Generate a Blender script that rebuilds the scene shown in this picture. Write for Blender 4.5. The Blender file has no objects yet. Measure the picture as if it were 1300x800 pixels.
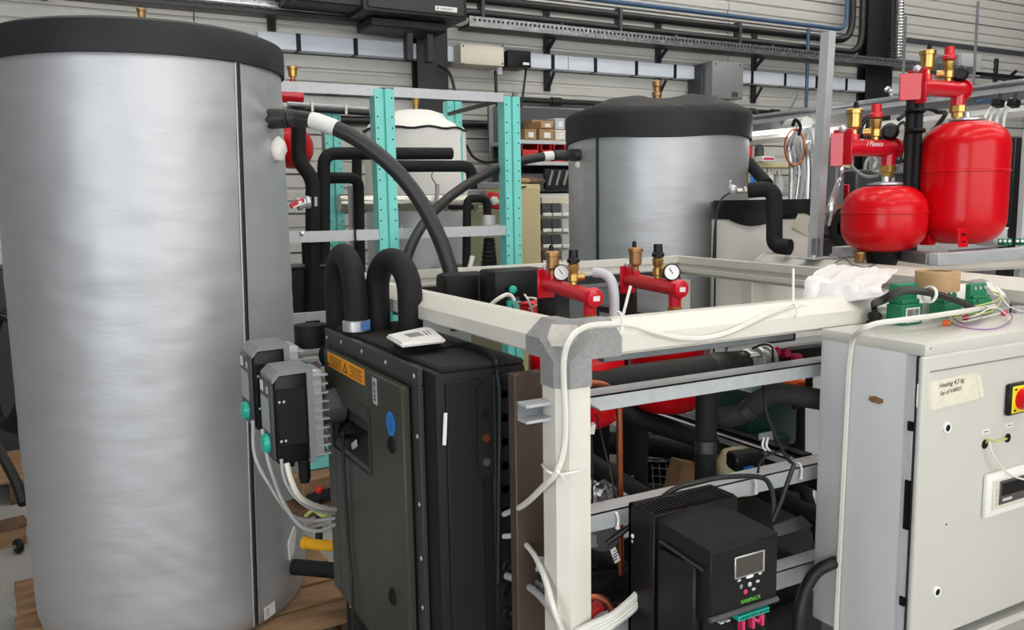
import bpy, bmesh, math, random
from mathutils import Vector, Matrix
from mathutils import noise as mnoise
random.seed(7)
SC = bpy.context.scene
COL = SC.collection
R = math.radians
PI = math.pi

# ---------------------------------------------------------------- camera
FPX = 1064.0                       # focal length in pixels of the 1300x800 frame
CAM = Vector((0.0, 0.0, 1.55))
_yaw, _pit, _rol = R(28.52), R(7.58), R(-0.93)
_fw = Vector((math.sin(_yaw)*math.cos(_pit), math.cos(_yaw)*math.cos(_pit), -math.sin(_pit)))
_r0 = Vector((math.cos(_yaw), -math.sin(_yaw), 0.0))
_u0 = _r0.cross(_fw)
_rt = _r0*math.cos(_rol) + _u0*math.sin(_rol)
_up = -_r0*math.sin(_rol) + _u0*math.cos(_rol)
cd = bpy.data.cameras.new('camera')
cam = bpy.data.objects.new('camera', cd)
COL.objects.link(cam)
cd.sensor_fit = 'HORIZONTAL'
cd.sensor_width = 36.0
cd.lens = FPX/1300.0*36.0
cd.clip_start = 0.05
cd.clip_end = 100
M = Matrix.Identity(4)
for i in range(3):
    M[i][0] = _rt[i]; M[i][1] = _up[i]; M[i][2] = -_fw[i]; M[i][3] = CAM[i]
cam.matrix_world = M
SC.camera = cam

# ---------------------------------------------------------------- world, exposure
SC.view_settings.view_transform = 'Standard'
SC.view_settings.look = 'None'
SC.view_settings.gamma = 1.0
SC.view_settings.use_curve_mapping = False
SC.view_settings.exposure = -0.30
wd = bpy.data.worlds.new('hall_world'); SC.world = wd
wd.use_nodes = True
wd.node_tree.nodes['Background'].inputs[0].default_value = (0.75, 0.85, 1.0, 1)
wd.node_tree.nodes['Background'].inputs[1].default_value = 1.0
try:
    SC.cycles.use_denoising = True
    SC.cycles.max_bounces = 8
    SC.cycles.diffuse_bounces = 4
    SC.cycles.glossy_bounces = 4
    SC.cycles.sample_clamp_indirect = 4.0
    SC.cycles.caustics_reflective = False
    SC.cycles.caustics_refractive = False
except Exception:
    pass

def area(name, loc, rot, sx, sy, power, color=(1, 1, 1)):
    l = bpy.data.lights.new(name, 'AREA')
    l.shape = 'RECTANGLE'; l.size = sx; l.size_y = sy
    l.energy = power; l.color = color
    o = bpy.data.objects.new(name, l); COL.objects.link(o)
    o.location = loc; o.rotation_euler = rot
    return o
# daylight through the two big gates behind the camera and on the left
DAY_FRONT = area('daylight_front_gate', (1.6, -4.85, 2.7), (R(90), 0, 0), 8.4, 3.4, 235, (1.0, 0.985, 0.96))
DAY_LEFT = area('daylight_left_gate', (-3.85, -2.2, 2.0), (R(90), 0, R(-90)), 3.6, 3.0, 150, (0.90, 0.94, 1.0))

# ---------------------------------------------------------------- photo point -> place
def ray(x, y): return _rt*((x-650)/FPX) - _up*((y-400)/FPX) + _fw
def pz(x, y, z): d = ray(x, y); return CAM + d*((z-CAM.z)/d.z)
def px(x, y, X): d = ray(x, y); return CAM + d*(X/d.x)
def py(x, y, Y): d = ray(x, y); return CAM + d*(Y/d.y)
def pd(x, y, D): return CAM + ray(x, y)*D
def V(*a): return Vector(a)

# ---------------------------------------------------------------- materials
def lin(c):
    c = c/255.0
    return c/12.92 if c <= 0.04045 else ((c+0.055)/1.055)**2.4
def S(r, g, b): return (lin(r), lin(g), lin(b))
MATS = {}
def mk(name, rgb, rough=0.5, metal=0.0, var=0.0, vscale=6.0, bump=0.0, bscale=60.0, coat=0.0,
       emit=0.0, stretch=(1, 1, 1), spots=None, sscale=60.0, sthr=0.62, spec=None, detail=4.0):
    m = bpy.data.materials.new(name); m.use_nodes = True
    nt = m.node_tree; N = nt.nodes; L = nt.links
    b = N['Principled BSDF']
    b.inputs['Base Color'].default_value = (*rgb, 1)
    b.inputs['Roughness'].default_value = rough
    b.inputs['Metallic'].default_value = metal
    if spec is not None: b.inputs['Specular IOR Level'].default_value = spec
    if coat:
        b.inputs['Coat Weight'].default_value = coat
        b.inputs['Coat Roughness'].default_value = 0.06
    if emit:
        b.inputs['Emission Color'].default_value = (*rgb, 1)
        b.inputs['Emission Strength'].default_value = emit
    if var or bump or spots:
        tc = N.new('ShaderNodeTexCoord'); mp = N.new('ShaderNodeMapping')
        mp.inputs['Scale'].default_value = stretch
        L.new(tc.outputs['Object'], mp.inputs['Vector'])
    out = None
    if var:
        n = N.new('ShaderNodeTexNoise'); n.inputs['Scale'].default_value = vscale
        n.inputs['Detail'].default_value = detail
        L.new(mp.outputs[0], n.inputs['Vector'])
        cr = N.new('ShaderNodeValToRGB')
        cr.color_ramp.elements[0].position = 0.3; cr.color_ramp.elements[1].position = 0.7
        cr.color_ramp.elements[0].color = (*[max(0, c*(1-var)) for c in rgb], 1)
        cr.color_ramp.elements[1].color = (*[min(1, c*(1+var)) for c in rgb], 1)
        L.new(n.outputs['Fac'], cr.inputs['Fac']); out = cr.outputs['Color']
        rr = N.new('ShaderNodeMapRange')
        rr.inputs['To Min'].default_value = max(0.03, rough-0.07); rr.inputs['To Max'].default_value = min(1, rough+0.07)
        L.new(n.outputs['Fac'], rr.inputs['Value']); L.new(rr.outputs[0], b.inputs['Roughness'])
    if spots:
        n2 = N.new('ShaderNodeTexNoise'); n2.inputs['Scale'].default_value = sscale
        n2.inputs['Detail'].default_value = 2.0
        L.new(mp.outputs[0], n2.inputs['Vector'])
        c2 = N.new('ShaderNodeValToRGB')
        c2.color_ramp.elements[0].position = sthr; c2.color_ramp.elements[1].position = min(1, sthr+0.04)
        c2.color_ramp.elements[0].color = (0, 0, 0, 1); c2.color_ramp.elements[1].color = (1, 1, 1, 1)
        L.new(n2.outputs['Fac'], c2.inputs['Fac'])
        mx = N.new('ShaderNodeMix'); mx.data_type = 'RGBA'
        L.new(c2.outputs['Color'], mx.inputs['Factor'])
        if out: L.new(out, mx.inputs['A'])
        else: mx.inputs['A'].default_value = (*rgb, 1)
        mx.inputs['B'].default_value = (*spots, 1)
        out = mx.outputs['Result']
    if out: L.new(out, b.inputs['Base Color'])
    if bump:
        n3 = N.new('ShaderNodeTexNoise'); n3.inputs['Scale'].default_value = bscale
        n3.inputs['Detail'].default_value = detail
        L.new(mp.outputs[0], n3.inputs['Vector'])
        bp = N.new('ShaderNodeBump'); bp.inputs['Strength'].default_value = bump
        bp.inputs['Distance'].default_value = 0.004
        L.new(n3.outputs['Fac'], bp.inputs['Height']); L.new(bp.outputs[0], b.inputs['Normal'])
    MATS[name] = m
    return m
m_silver = mk('silver_jacket', S(192, 193, 196), 0.50, 0.62, var=0.03, vscale=5, bump=0.22, bscale=9, stretch=(1, 1, 5), detail=5)
m_silver2 = mk('silver_jacket_darker', S(190, 191, 193), 0.46, 0.62, var=0.05, vscale=6, bump=0.22, bscale=9, stretch=(1, 1, 6), detail=5)
m_lid = mk('black_lid', S(40, 40, 43), 0.55, var=0.15, bump=0.15, bscale=60, spec=0.28)
m_piping = mk('black_piping', S(18, 18, 20), 0.6)
m_foam = mk('black_foam', S(27, 27, 28), 0.72, var=0.22, vscale=9, bump=0.35, bscale=170, spec=0.28)
m_foam2 = mk('grey_black_foam', S(42, 41, 40), 0.75, var=0.2, vscale=10, bump=0.3, bscale=140, spec=0.28)
m_tapeblk = mk('black_tape', S(42, 40, 38), 0.45, var=0.25, vscale=30, bump=0.5, bscale=45)
m_rubber = mk('black_rubber', S(22, 22, 23), 0.5, spec=0.28)
m_hose = mk('black_hose', S(30, 30, 31), 0.42, var=0.12, vscale=20)
m_cream = mk('cream_paint', S(222, 218, 207), 0.38, var=0.02, vscale=4)
m_creamgrey = mk('cream_grey_paint', S(196, 197, 194), 0.4, var=0.03, vscale=5)
m_cast = mk('grey_cast_corner', S(142, 142, 141), 0.55, var=0.1, vscale=60, bump=0.3, bscale=220, spots=S(158, 158, 157), sscale=320, sthr=0.6)
m_castplate = mk('light_cast_plate', S(190, 184, 176), 0.6, var=0.12, vscale=70, bump=0.6, bscale=180)
m_galv = mk('galvanised_steel', S(186, 189, 191), 0.45, 0.25, var=0.06, vscale=40)
m_galvd = mk('galvanised_dull', S(128, 131, 134), 0.5, 0.5, var=0.14, vscale=10)
m_steel = mk('stainless_steel', S(190, 186, 176), 0.28, 0.9, var=0.06, vscale=12)
m_alu = mk('aluminium_fins', S(196, 197, 199), 0.36, 0.6)
m_foil = mk('crinkled_foil', S(205, 205, 206), 0.3, 0.85, var=0.1, bump=0.9, bscale=22)
m_red = mk('red_gloss_paint', S(206, 5, 20), 0.3, coat=0.10, spec=0.25)
m_redm = mk('red_satin_paint', S(200, 16, 38), 0.3, coat=0.3, var=0.06, vscale=20)
m_redp = mk('red_plastic', S(205, 30, 38), 0.4)
m_teal = mk('teal_paint', S(122, 214, 205), 0.42, var=0.05, vscale=6)
m_brass = mk('brass', S(196, 160, 92), 0.3, 0.85, var=0.1, vscale=30)
m_bronze = mk('bronze_vent', S(170, 128, 84), 0.38, 0.7, var=0.1, vscale=30)
m_copper = mk('copper', S(170, 98, 66), 0.35, 0.85, var=0.18, vscale=18)
m_char = mk('charcoal_panel', S(56, 58, 60), 0.42, var=0.06, vscale=4, spec=0.28)
m_olive = mk('charcoal_olive_door', S(64, 65, 56), 0.4, var=0.05, vscale=3, spec=0.28)
m_black = mk('black_plastic', S(16, 16, 17), 0.42, var=0.1, vscale=8, spec=0.28)
m_blackm = mk('matt_black_plastic', S(26, 26, 27), 0.62, var=0.12, vscale=20, bump=0.2, bscale=200, spec=0.28)
m_blackd = mk('dark_void_black', S(10, 10, 11), 0.7, spec=0.28)
m_dusty = mk('dusty_black_foam', S(40, 39, 38), 0.85, var=0.3, vscale=6, bump=0.6, bscale=120, spec=0.28)
m_gcab = mk('light_grey_cabinet', S(198, 196, 187), 0.36, var=0.02, vscale=3)
m_gcabs = mk('cabinet_side_grey', S(208, 209, 209), 0.36, var=0.02, vscale=3)
m_white = mk('white_plastic', S(232, 231, 226), 0.4)
m_wcable = mk('white_cable', S(222, 220, 210), 0.45)
m_gcable = mk('grey_cable', S(176, 176, 174), 0.5)
m_bcable = mk('black_cable', S(20, 20, 21), 0.5)
m_grey = mk('grey_plastic', S(128, 130, 132), 0.5)
m_dgrey = mk('dark_grey_plastic', S(66, 68, 72), 0.5)
m_lgrey = mk('light_grey_plastic', S(188, 190, 192), 0.45)
m_tealk = mk('teal_plastic', S(24, 176, 152), 0.35)
m_green = mk('green_module_plastic', S(22, 120, 82), 0.4)
m_dgreen = mk('dark_green_case', S(20, 62, 50), 0.4)
m_orange = mk('orange_sticker', S(244, 160, 22), 0.5)
m_orangep = mk('orange_plastic', S(240, 96, 30), 0.4)
m_blue = mk('blue_sticker', S(28, 122, 206), 0.45)
m_bluep = mk('blue_plastic', S(52, 102, 160), 0.4)
m_bluec = mk('blue_hose', S(62, 88, 118), 0.4)
m_yellow = mk('yellow_plastic', S(240, 214, 40), 0.4)
m_yhose = mk('amber_yellow_hose', S(232, 168, 20), 0.4)
m_purple = mk('purple_wire', S(150, 96, 156), 0.4)
m_ygw = mk('yellow_green_wire', S(196, 204, 110), 0.4)
m_pink = mk('magenta_plastic', S(206, 50, 96), 0.4)
m_ink = mk('black_ink', S(26, 24, 24), 0.8)
m_inkg = mk('grey_ink', S(90, 90, 92), 0.8)
m_greenink = mk('green_ink', S(96, 190, 70), 0.6)
m_tape = mk('masking_tape', S(222, 216, 196), 0.62, var=0.06, vscale=40, bump=0.5, bscale=60)
m_paper = mk('white_label_paper', S(226, 226, 222), 0.6)
m_card = mk('brown_cardboard', S(182, 146, 104), 0.75, var=0.12, vscale=30)
m_wood = mk('pallet_wood', S(150, 116, 84), 0.8, var=0.25, vscale=5, stretch=(1, 6, 6), bump=0.4, bscale=30)
m_wood2 = mk('dark_pallet_wood', S(104, 78, 56), 0.85, var=0.3, vscale=6, stretch=(6, 1, 6), bump=0.4, bscale=30)
m_film = mk('crumpled_film', S(232, 229, 228), 0.5, var=0.05, vscale=9, bump=0.5, bscale=22)
m_wtank = mk('white_tank_cover', S(244, 242, 237), 0.5, var=0.04, vscale=4, bump=0.3, bscale=10)
m_wtankp = mk('warm_white_tank', S(242, 237, 229), 0.45, var=0.04, vscale=3)
m_screen = mk('dark_screen', S(70, 64, 58), 0.15)
m_lcd = mk('grey_lcd', S(148, 150, 150), 0.3)
m_clad = mk('grey_wall_cladding', S(200, 199, 194), 0.5, 0.1, var=0.05, vscale=0.8)
m_clad2 = mk('blue_grey_cladding', S(180, 181, 186), 0.5, 0.1, var=0.05, vscale=0.8)
m_joint = mk('dark_cladding_joint', S(100, 100, 100), 0.7)
m_column = mk('anthracite_steel', S(32, 33, 37), 0.5)
m_pipeblk = mk('black_wall_pipe', S(26, 26, 28), 0.4)
m_trunk = mk('silver_trunking', S(224, 231, 242), 0.4, 0.1, var=0.05, vscale=3)
m_beige = mk('beige_enclosure', S(214, 207, 190), 0.45)
m_beige2 = mk('pale_yellow_locker', S(208, 196, 152), 0.5, var=0.03)
m_olivew = mk('olive_grey_cabinet', S(134, 134, 108), 0.5)
m_floor = mk('concrete_floor', S(168, 166, 160), 0.6, var=0.1, vscale=3, spots=S(70, 68, 64), sscale=60, sthr=0.66)
m_ceil = mk('hall_ceiling', S(186, 188, 190), 0.8)
m_hallwall = mk('hall_wall', S(96, 97, 100), 0.8)
m_lampglow = mk('tube_glow', (1.0, 0.97, 0.9), 0.4, emit=22.0)
m_daypane = mk('daylight_pane', (0.92, 0.96, 1.0), 0.4, emit=0.9)
m_ceillamp = mk('ceiling_lamp_glow', (1.0, 0.96, 0.90), 0.4, emit=34.0)
m_gaugeface = mk('gauge_face', S(238, 238, 236), 0.3)
m_boxbrown = mk('kraft_box', S(160, 128, 92), 0.8, var=0.1)
m_duct = mk('flexible_shiny_duct', S(176, 178, 180), 0.25, 0.85, var=0.2, vscale=30)
m_rust = mk('brown_scuff', S(132, 98, 62), 0.7, var=0.3, vscale=60)
m_uncoated = mk('brown_steel_edge', S(92, 76, 66), 0.5, 0.3, var=0.15)

# ---------------------------------------------------------------- mesh builder
WM = {}
class MB:
    def __init__(self): self.bm = bmesh.new()
    def _new(self, vs, mat):
        for v in vs: v.co = mat @ v.co
    def box(self, c, s, rot=None, bevel=0.0, seg=1):
        c = Vector(c); s = Vector(s)
        r = bmesh.ops.create_cube(self.bm, size=1.0)
        vs = r['verts']
        m = Matrix.Translation(c) @ (rot.to_4x4() if rot is not None else Matrix.Identity(4)) @ Matrix.Diagonal((*s, 1))
        self._new(vs, m)
        if bevel > 0:
            es = list({e for v in vs for e in v.link_edges})
            bmesh.ops.bevel(self.bm, geom=es, offset=min(bevel, min(s)*0.45), segments=seg, profile=0.5, affect='EDGES')
        return self
    def bb(self, x0, x1, y0, y1, z0, z1, bevel=0.0, seg=1):
        return self.box(((x0+x1)/2, (y0+y1)/2, (z0+z1)/2), (abs(x1-x0), abs(y1-y0), abs(z1-z0)), None, bevel, seg)
    def cyl(self, p0, p1, r0, r1=None, seg=16, caps=True):
        p0 = Vector(p0); p1 = Vector(p1)
        if r1 is None: r1 = r0
        d = p1-p0
        q = d.to_track_quat('Z', 'Y').to_matrix().to_4x4()
        bmesh.ops.create_cone(self.bm, cap_ends=caps, segments=seg, radius1=r0, radius2=r1, depth=d.length,
                              matrix=Matrix.Translation((p0+p1)/2) @ q)
        return self
    def sphere(self, c, r, scale=(1, 1, 1), u=14, v=9):
        bmesh.ops.create_uvsphere(self.bm, u_segments=u, v_segments=v, radius=r,
                                  matrix=Matrix.Translation(Vector(c)) @ Matrix.Diagonal((*scale, 1)))
        return self
    def lathe(self, prof, c=(0, 0, 0), axis=None, seg=32):
        c = Vector(c)
        q = Vector(axis).normalized().to_track_quat('Z', 'Y').to_matrix() if axis is not None else Matrix.Identity(3)
        rings = []
        for (r, z) in prof:
            if r < 1e-6: rings.append([self.bm.verts.new(c + q @ Vector((0, 0, z)))])
            else:
                rings.append([self.bm.verts.new(c + q @ Vector((r*math.cos(2*PI*i/seg), r*math.sin(2*PI*i/seg), z))) for i in range(seg)])
        for a, b in zip(rings, rings[1:]):
            if len(a) == 1 and len(b) == 1: continue
            for i in range(seg):
                j = (i+1) % seg
                if len(a) == 1: self.bm.faces.new((a[0], b[i], b[j]))
                elif len(b) == 1: self.bm.faces.new((a[i], a[j], b[0]))
                else: self.bm.faces.new((a[i], a[j], b[j], b[i]))
        return self
    def tube(self, pts, r, seg=10, caps=True, radii=None):
        pts = [Vector(p) for p in pts]
        n = len(pts)
        tang = []
        for i in range(n):
            t = (pts[min(i+1, n-1)]-pts[max(i-1, 0)])
            tang.append(t.normalized() if t.length > 1e-9 else Vector((0, 0, 1)))
        ref = Vector((0, 0, 1)) if abs(tang[0].z) < 0.9 else Vector((1, 0, 0))
        nrm = tang[0].cross(ref).normalized()
        rings = []
        for i in range(n):
            t = tang[i]
            nrm = (nrm - t*nrm.dot(t))
            nrm = nrm.normalized() if nrm.length > 1e-6 else t.orthogonal().normalized()
            b = t.cross(nrm)
            rr = radii[i] if radii else r
            rings.append([self.bm.verts.new(pts[i] + (nrm*math.cos(2*PI*k/seg) + b*math.sin(2*PI*k/seg))*rr) for k in range(seg)])
        for a, b in zip(rings, rings[1:]):
            for k in range(seg):
                self.bm.faces.new((a[k], a[(k+1) % seg], b[(k+1) % seg], b[k]))
        if caps:
            self.bm.faces.new(list(reversed(rings[0]))); self.bm.faces.new(rings[-1])
        return self
    def poly(self, pts, ext):
        """prism: polygon of points pushed along the vector ext"""
        ext = Vector(ext)
        a = [self.bm.verts.new(Vector(p)) for p in pts]
        b = [self.bm.verts.new(Vector(p)+ext) for p in pts]
        self.bm.faces.new(list(reversed(a))); self.bm.faces.new(b)
        n = len(a)
        for i in range(n):
            self.bm.faces.new((a[i], a[(i+1) % n], b[(i+1) % n], b[i]))
        return self
    def build(self, name, mat, parent=None, smooth=True, angle=38, **kw):
        bm = self.bm
        bmesh.ops.recalc_face_normals(bm, faces=bm.faces)
        me = bpy.data.meshes.new(name)
        bm.to_mesh(me); bm.free()
        me.materials.append(mat)
        if smooth:
            for p in me.polygons: p.use_smooth = True
            me.set_sharp_from_angle(angle=R(angle))
        o = bpy.data.objects.new(name, me); COL.objects.link(o)
        if parent is not None:
            me.transform(WM[parent].inverted())
        co = [v.co for v in me.vertices]
        lo = Vector([min(c[i] for c in co) for i in range(3)]); hi = Vector([max(c[i] for c in co) for i in range(3)])
        ctr = (lo+hi)/2
        if parent is None: ctr.z = lo.z
        me.transform(Matrix.Translation(-ctr))
        o.location = ctr
        if parent is not None:
            o.parent = parent
            WM[o] = WM[parent] @ Matrix.Translation(ctr)
        else:
            WM[o] = Matrix.Translation(ctr)
        tag(o, **kw)
        return o
def tag(o, label=None, cat=None, group=None, kind=None):
    if label: o['label'] = label
    if cat: o['category'] = cat
    if group: o['group'] = group
    if kind: o['kind'] = kind
    return o
def thing(name, label, cat, loc=(0, 0, 0), rotz=0.0, group=None):
    o = bpy.data.objects.new(name, None); COL.objects.link(o)
    o.empty_display_size = 0.05
    o.location = loc; o.rotation_euler = (0, 0, rotz)
    WM[o] = Matrix.Translation(Vector(loc)) @ Matrix.Rotation(rotz, 4, 'Z')
    return tag(o, label, cat, group)
def dup(o, loc, rotz=None, label=None, group=None, parent=None):
    c = o.copy(); COL.objects.link(c)
    if parent is None:
        c.location = loc
        if rotz is not None: c.rotation_euler = (0, 0, rotz)
        if label: c['label'] = label
        if group: c['group'] = group
    else: c.parent = parent
    for ch in [k for k in bpy.data.objects if k.parent == o]:
        dup(ch, None, parent=c)
    return c
def piece(o, loc, rot=None, parent=None):
    """one more copy of a single mesh part, mesh data shared; loc in the parent's space"""
    c = o.copy(); COL.objects.link(c); c.location = loc
    if rot is not None: c.rotation_euler = rot
    if parent is not None: c.parent = parent
    WM[c] = (WM[c.parent] if c.parent else Matrix.Identity(4)) @ Matrix.Translation(Vector(loc))
    return c

# ---------------------------------------------------------------- curves
def fillet(pts, r, n=6):
    pts = [Vector(p) for p in pts]
    out = [pts[0]]
    for a, b, c in zip(pts, pts[1:], pts[2:]):
        u = (a-b); v = (c-b)
        k = min(r, u.length*0.49, v.length*0.49)
        p0 = b + u.normalized()*k; p1 = b + v.normalized()*k
        for i in range(n+1):
            t = i/n
            out.append(p0*(1-t)**2 + b*(2*t*(1-t)) + p1*t*t)
    out.append(pts[-1])
    return out
def spline(pts, n=8):
    pts = [Vector(p) for p in pts]
    P = [pts[0]*2-pts[1]] + pts + [pts[-1]*2-pts[-2]]
    out = []
    for i in range(1, len(P)-2):
        p0, p1, p2, p3 = P[i-1], P[i], P[i+1], P[i+2]
        for k in range(n):
            t = k/n
            out.append(0.5*((2*p1) + (p2-p0)*t + (2*p0-5*p1+4*p2-p3)*t*t + (3*p1-p0-3*p2+p3)*t**3))
    out.append(pts[-1])
    return out
def pipe(name, mat, pts, r, bend=0.05, parent=None, seg=12, **kw):
    return MB().tube(fillet(pts, bend), r, seg).build(name, mat, parent, **kw)
def cable(name, mat, pts, r, parent=None, seg=7, n=7, **kw):
    return MB().tube(spline(pts, n), r, seg).build(name, mat, parent, **kw)
def text(name, s, size, origin, xdir, ydir, mat, parent, depth=0.0004, align='LEFT', shear=0.0):
    cu = bpy.data.curves.new(name, 'FONT'); cu.body = s; cu.size = size
    cu.align_x = align; cu.extrude = depth; cu.shear = shear; cu.resolution_u = 3
    t = bpy.data.objects.new(name+'_curve', cu); COL.objects.link(t)
    dg = bpy.context.evaluated_depsgraph_get()
    me = bpy.data.meshes.new_from_object(t.evaluated_get(dg))
    bpy.data.objects.remove(t); bpy.data.curves.remove(cu)
    x = Vector(xdir).normalized(); z = x.cross(Vector(ydir)).normalized(); y = z.cross(x)
    m = Matrix.Identity(4)
    for i in range(3): m[i][0] = x[i]; m[i][1] = y[i]; m[i][2] = z[i]; m[i][3] = Vector(origin)[i]
    me.transform(m)
    b = MB(); b.bm.from_mesh(me); bpy.data.meshes.remove(me)
    return b.build(name, mat, parent, smooth=False)

# ================================================================ SETTING
YW = 6.5
GZ = -0.10          # floor level
def struct(mb, name, mat, parent=None, **kw):
    return mb.build(name, mat, parent, kind=None if parent else 'structure', **kw)
struct(MB().bb(-4.0, 15.0, -5.0, YW+0.1, -0.3, GZ), 'floor', m_floor)
struct(MB().bb(-4.0, 15.0, -5.0, YW+0.1, 6.0, 6.1), 'ceiling', m_ceil)
struct(MB().bb(-4.1, -4.0, -5.0, YW+0.1, GZ, 6.0), 'wall_left', m_hallwall)
struct(MB().bb(15.0, 15.1, -5.0, YW+0.1, GZ, 6.0), 'wall_right', m_hallwall)
struct(MB().bb(-4.0, 15.0, -5.1, -5.0, 0.0, 6.0), 'wall_front', m_hallwall)
wall = struct(MB().bb(-4.0, 15.0, YW, YW+0.1, GZ, 6.0), 'wall_back', m_joint)
prof = [(0, 0.0), (0.006, 0.026)]
for k in range(3): prof += [(0.010+0.097*k+0.055, 0.026), (0.010+0.097*k+0.066, 0.012), (0.010+0.097*k+0.082, 0.012), (0.010+0.097*k+0.092, 0.026)][:4 if k < 2 else 1]
prof += [(0.288, 0.026), (0.294, 0.0)]
def cladding(x0, x1, z0, mat):
    return MB().poly([(x0, YW-0.002-d, z0+z) for z, d in prof] , (x1-x0, 0, 0)).build('cladding_panel', mat, wall, angle=20)
c0 = cladding(-4.0, 0.99, 0.0, m_clad)
c1 = cladding(7.0, 10.99, 0.0, m_clad2)
for k in range(20):
    for j, x0 in enumerate((-4.0, 1.0, 6.0)):
        if k == 0 and j == 0: continue
        piece(c0, Vector(c0.location)+V(x0+4.0, 0, 0.30*k))
    if k: piece(c1, Vector(c1.location)+V(4.0, 0, 0.30*k))
piece(c1, Vector(c1.location)+V(4.0, 0, 0))
bpy.data.objects.remove(c1)
# gates that let the daylight in (behind the camera, and on the left)
g = struct(MB().bb(-2.6, 5.8, -4.985, -4.95, 0.9, 4.5), 'window_1', m_daypane)
g = struct(MB().bb(-3.985, -3.95, -4.1, -0.3, 0.5, 3.6), 'window_2', m_daypane)

# steel columns against the wall
def column(xa, xb):
    p = py((xa+xb)/2, 120, YW-0.1); w = (py(xb, 120, YW-0.1)-py(xa, 120, YW-0.1)).x
    mb = MB()
    mb.bb(p.x-w/2, p.x+w/2, 6.34, 6.36, GZ, 6.0); mb.bb(p.x-w/2, p.x+w/2, 6.45, 6.47, GZ, 6.0)
    mb.bb(p.x-w/2+w*0.42, p.x-w/2+w*0.5, 6.36, 6.45, GZ, 6.0)
    return mb
struct(column(528, 566), 'trim_1', m_column)
struct(column(1094, 1126), 'trim_2', m_column)

# ceiling lamps: three rows of long battens
lamp = thing('ceiling_light', 'long white tube batten light under the hall ceiling', 'light', (0, 0, 5.7), group='ceiling batten lights')
MB().bb(-1.2, 1.2, -0.09, 0.09, 5.7, 5.78, 0.01).build('housing', m_white, lamp)
MB().bb(-1.15, 1.15, -0.075, 0.075, 5.672, 5.70, 0.008).build('diffuser', m_ceillamp, lamp)
MB().cyl((-0.8, 0, 5.78), (-0.8, 0, 6.0), 0.006, seg=6).build('hanger', m_grey, lamp)
MB().cyl((0.8, 0, 5.78), (0.8, 0, 6.0), 0.006, seg=6).build('hanger', m_grey, lamp)
k = 0
for X in (0.4, 3.4, 6.4, 9.4):
    for Y in (-2.6, 0.2, 2.6, 4.9):
        nm = '%s batten light from the left in the %s row under the hall ceiling' % (('first', 'second', 'third', 'fourth')[k//4], ('rearmost', 'second', 'third', 'wall side')[k % 4])
        if k == 0: lamp.location = (X, Y, 5.7); lamp['label'] = nm
        else: dup(lamp, (X, Y, 5.7), label=nm)
        k += 1

# ---------------------------------------------------------------- cable trunking along the wall
ZT1 = 2.815; ZT0 = 2.695
def wx(x, y=95, Y=6.36): return py(x, y, Y).x
tr = thing('cable_trunking', 'long silver cable trunking with black straps running along the grey wall', 'trunking', (5, 6.4, ZT0))
def tseg(xa, xb):
    a = wx(xa); b = wx(xb)
    MB().bb(a, b-0.006, 6.36, 6.46, ZT0, ZT1, 0.004).build('trunking_length', m_trunk, tr)
cuts = [330, 381, 453, 521, 552, 580]
for a, b in zip(cuts, cuts[1:]): tseg(a, b)
cuts = [674, 702, 722, 756, 808, 857, 883, 905]
for a, b in zip(cuts, cuts[1:]): tseg(a, b)
cuts = [940, 955, 997, 1037, 1075, 1113, 1150, 1200, 1246, 1277, 1330]
for a, b in zip(cuts, cuts[1:]): tseg(a, b)
s0 = None
for x in (381, 453, 522, 702, 756, 808, 857, 955, 997, 1037, 1075, 1113, 1246, 1277):
    c = V(wx(x), 6.405, (ZT0+ZT1)/2)
    if s0 is None: s0 = MB().box(c, (0.035, 0.10, 0.124), None, 0.003).build('strap', m_black, tr); b0 = c
    else: piece(s0, Vector(s0.location)+(c-b0))
# angled support arms under tray and trunking
def bracket(x, i, lab):
    X = wx(x)
    t = thing('wall_bracket', lab, 'bracket', (X, 6.47, 2.5))
    MB().bb(X-0.03, X+0.03, 6.445, 6.475, 2.52, 3.22, 0.004).build('upright', m_column, t)
    MB().tube([(X, 6.45, 2.86), (X, 6.20, 3.04)], 0.022, 4).build('strut_arm', m_column, t)
    MB().tube([(X, 6.45, 2.53), (X, 6.345, 2.66)], 0.018, 4).build('strut_arm', m_column, t)
for i, (x, lab) in enumerate([(352, 'black angled wall bracket right above the big left tank'), (702, 'black angled wall bracket just right of the black switch box'),
                              (844, 'black angled wall bracket above the brass vent of the distant tank'),
                              (966, 'black angled wall bracket just right of the grey junction box'), (1274, 'black angled wall bracket at the far right end of the wall')]):
    bracket(x, i, lab)

# pipes on the wall
def wp(x, y, Y=6.38): return py(x, y, Y)
def wline(x0, y0, x1, Y=6.38):
    """a level run along the wall between two picture columns"""
    a = wp(x0, y0, Y)
    b = wp(x1, y0, Y)
    return V(a.x, Y, a.z), V(b.x, Y, a.z)
def clipped(name, label, pts, r, mat, clips=(), cat='pipe', bend=0.16, seg=12):
    t = thing(name, label, cat, pts[0])
    MB().tube(fillet(pts, bend, 8), r, seg).build('pipe_run', mat, t)
    for c in clips:
        MB().box(c, (0.03, r*2.6, r*3.2), None, 0.004).build('clip', m_dgrey, t)
    return t
zA, zB, zC = 3.205, 3.105, 2.955
for lab, z, xe, r, y0, mat in (('upper black pipe leaving the wall heater and bending up by the column', 3.19, 1081, 0.036, 3.19, m_pipeblk),
                          ('lower black pipe leaving the wall heater and bending up by the column', 3.075, 1094, 0.036, 3.07, m_pipeblk)):
    X0 = wx(585); X1 = wp(xe, 50, 6.3).x
    clipped('heating_pipe', lab, [(X0, 6.30, z), (X1, 6.30, z), (X1, 6.30, 5.9)], r, mat,
            [V(wx(x), 6.30, z) for x in (608, 780, 930)], bend=0.22)
X1 = wp(1073, 50, 6.3).x
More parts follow.
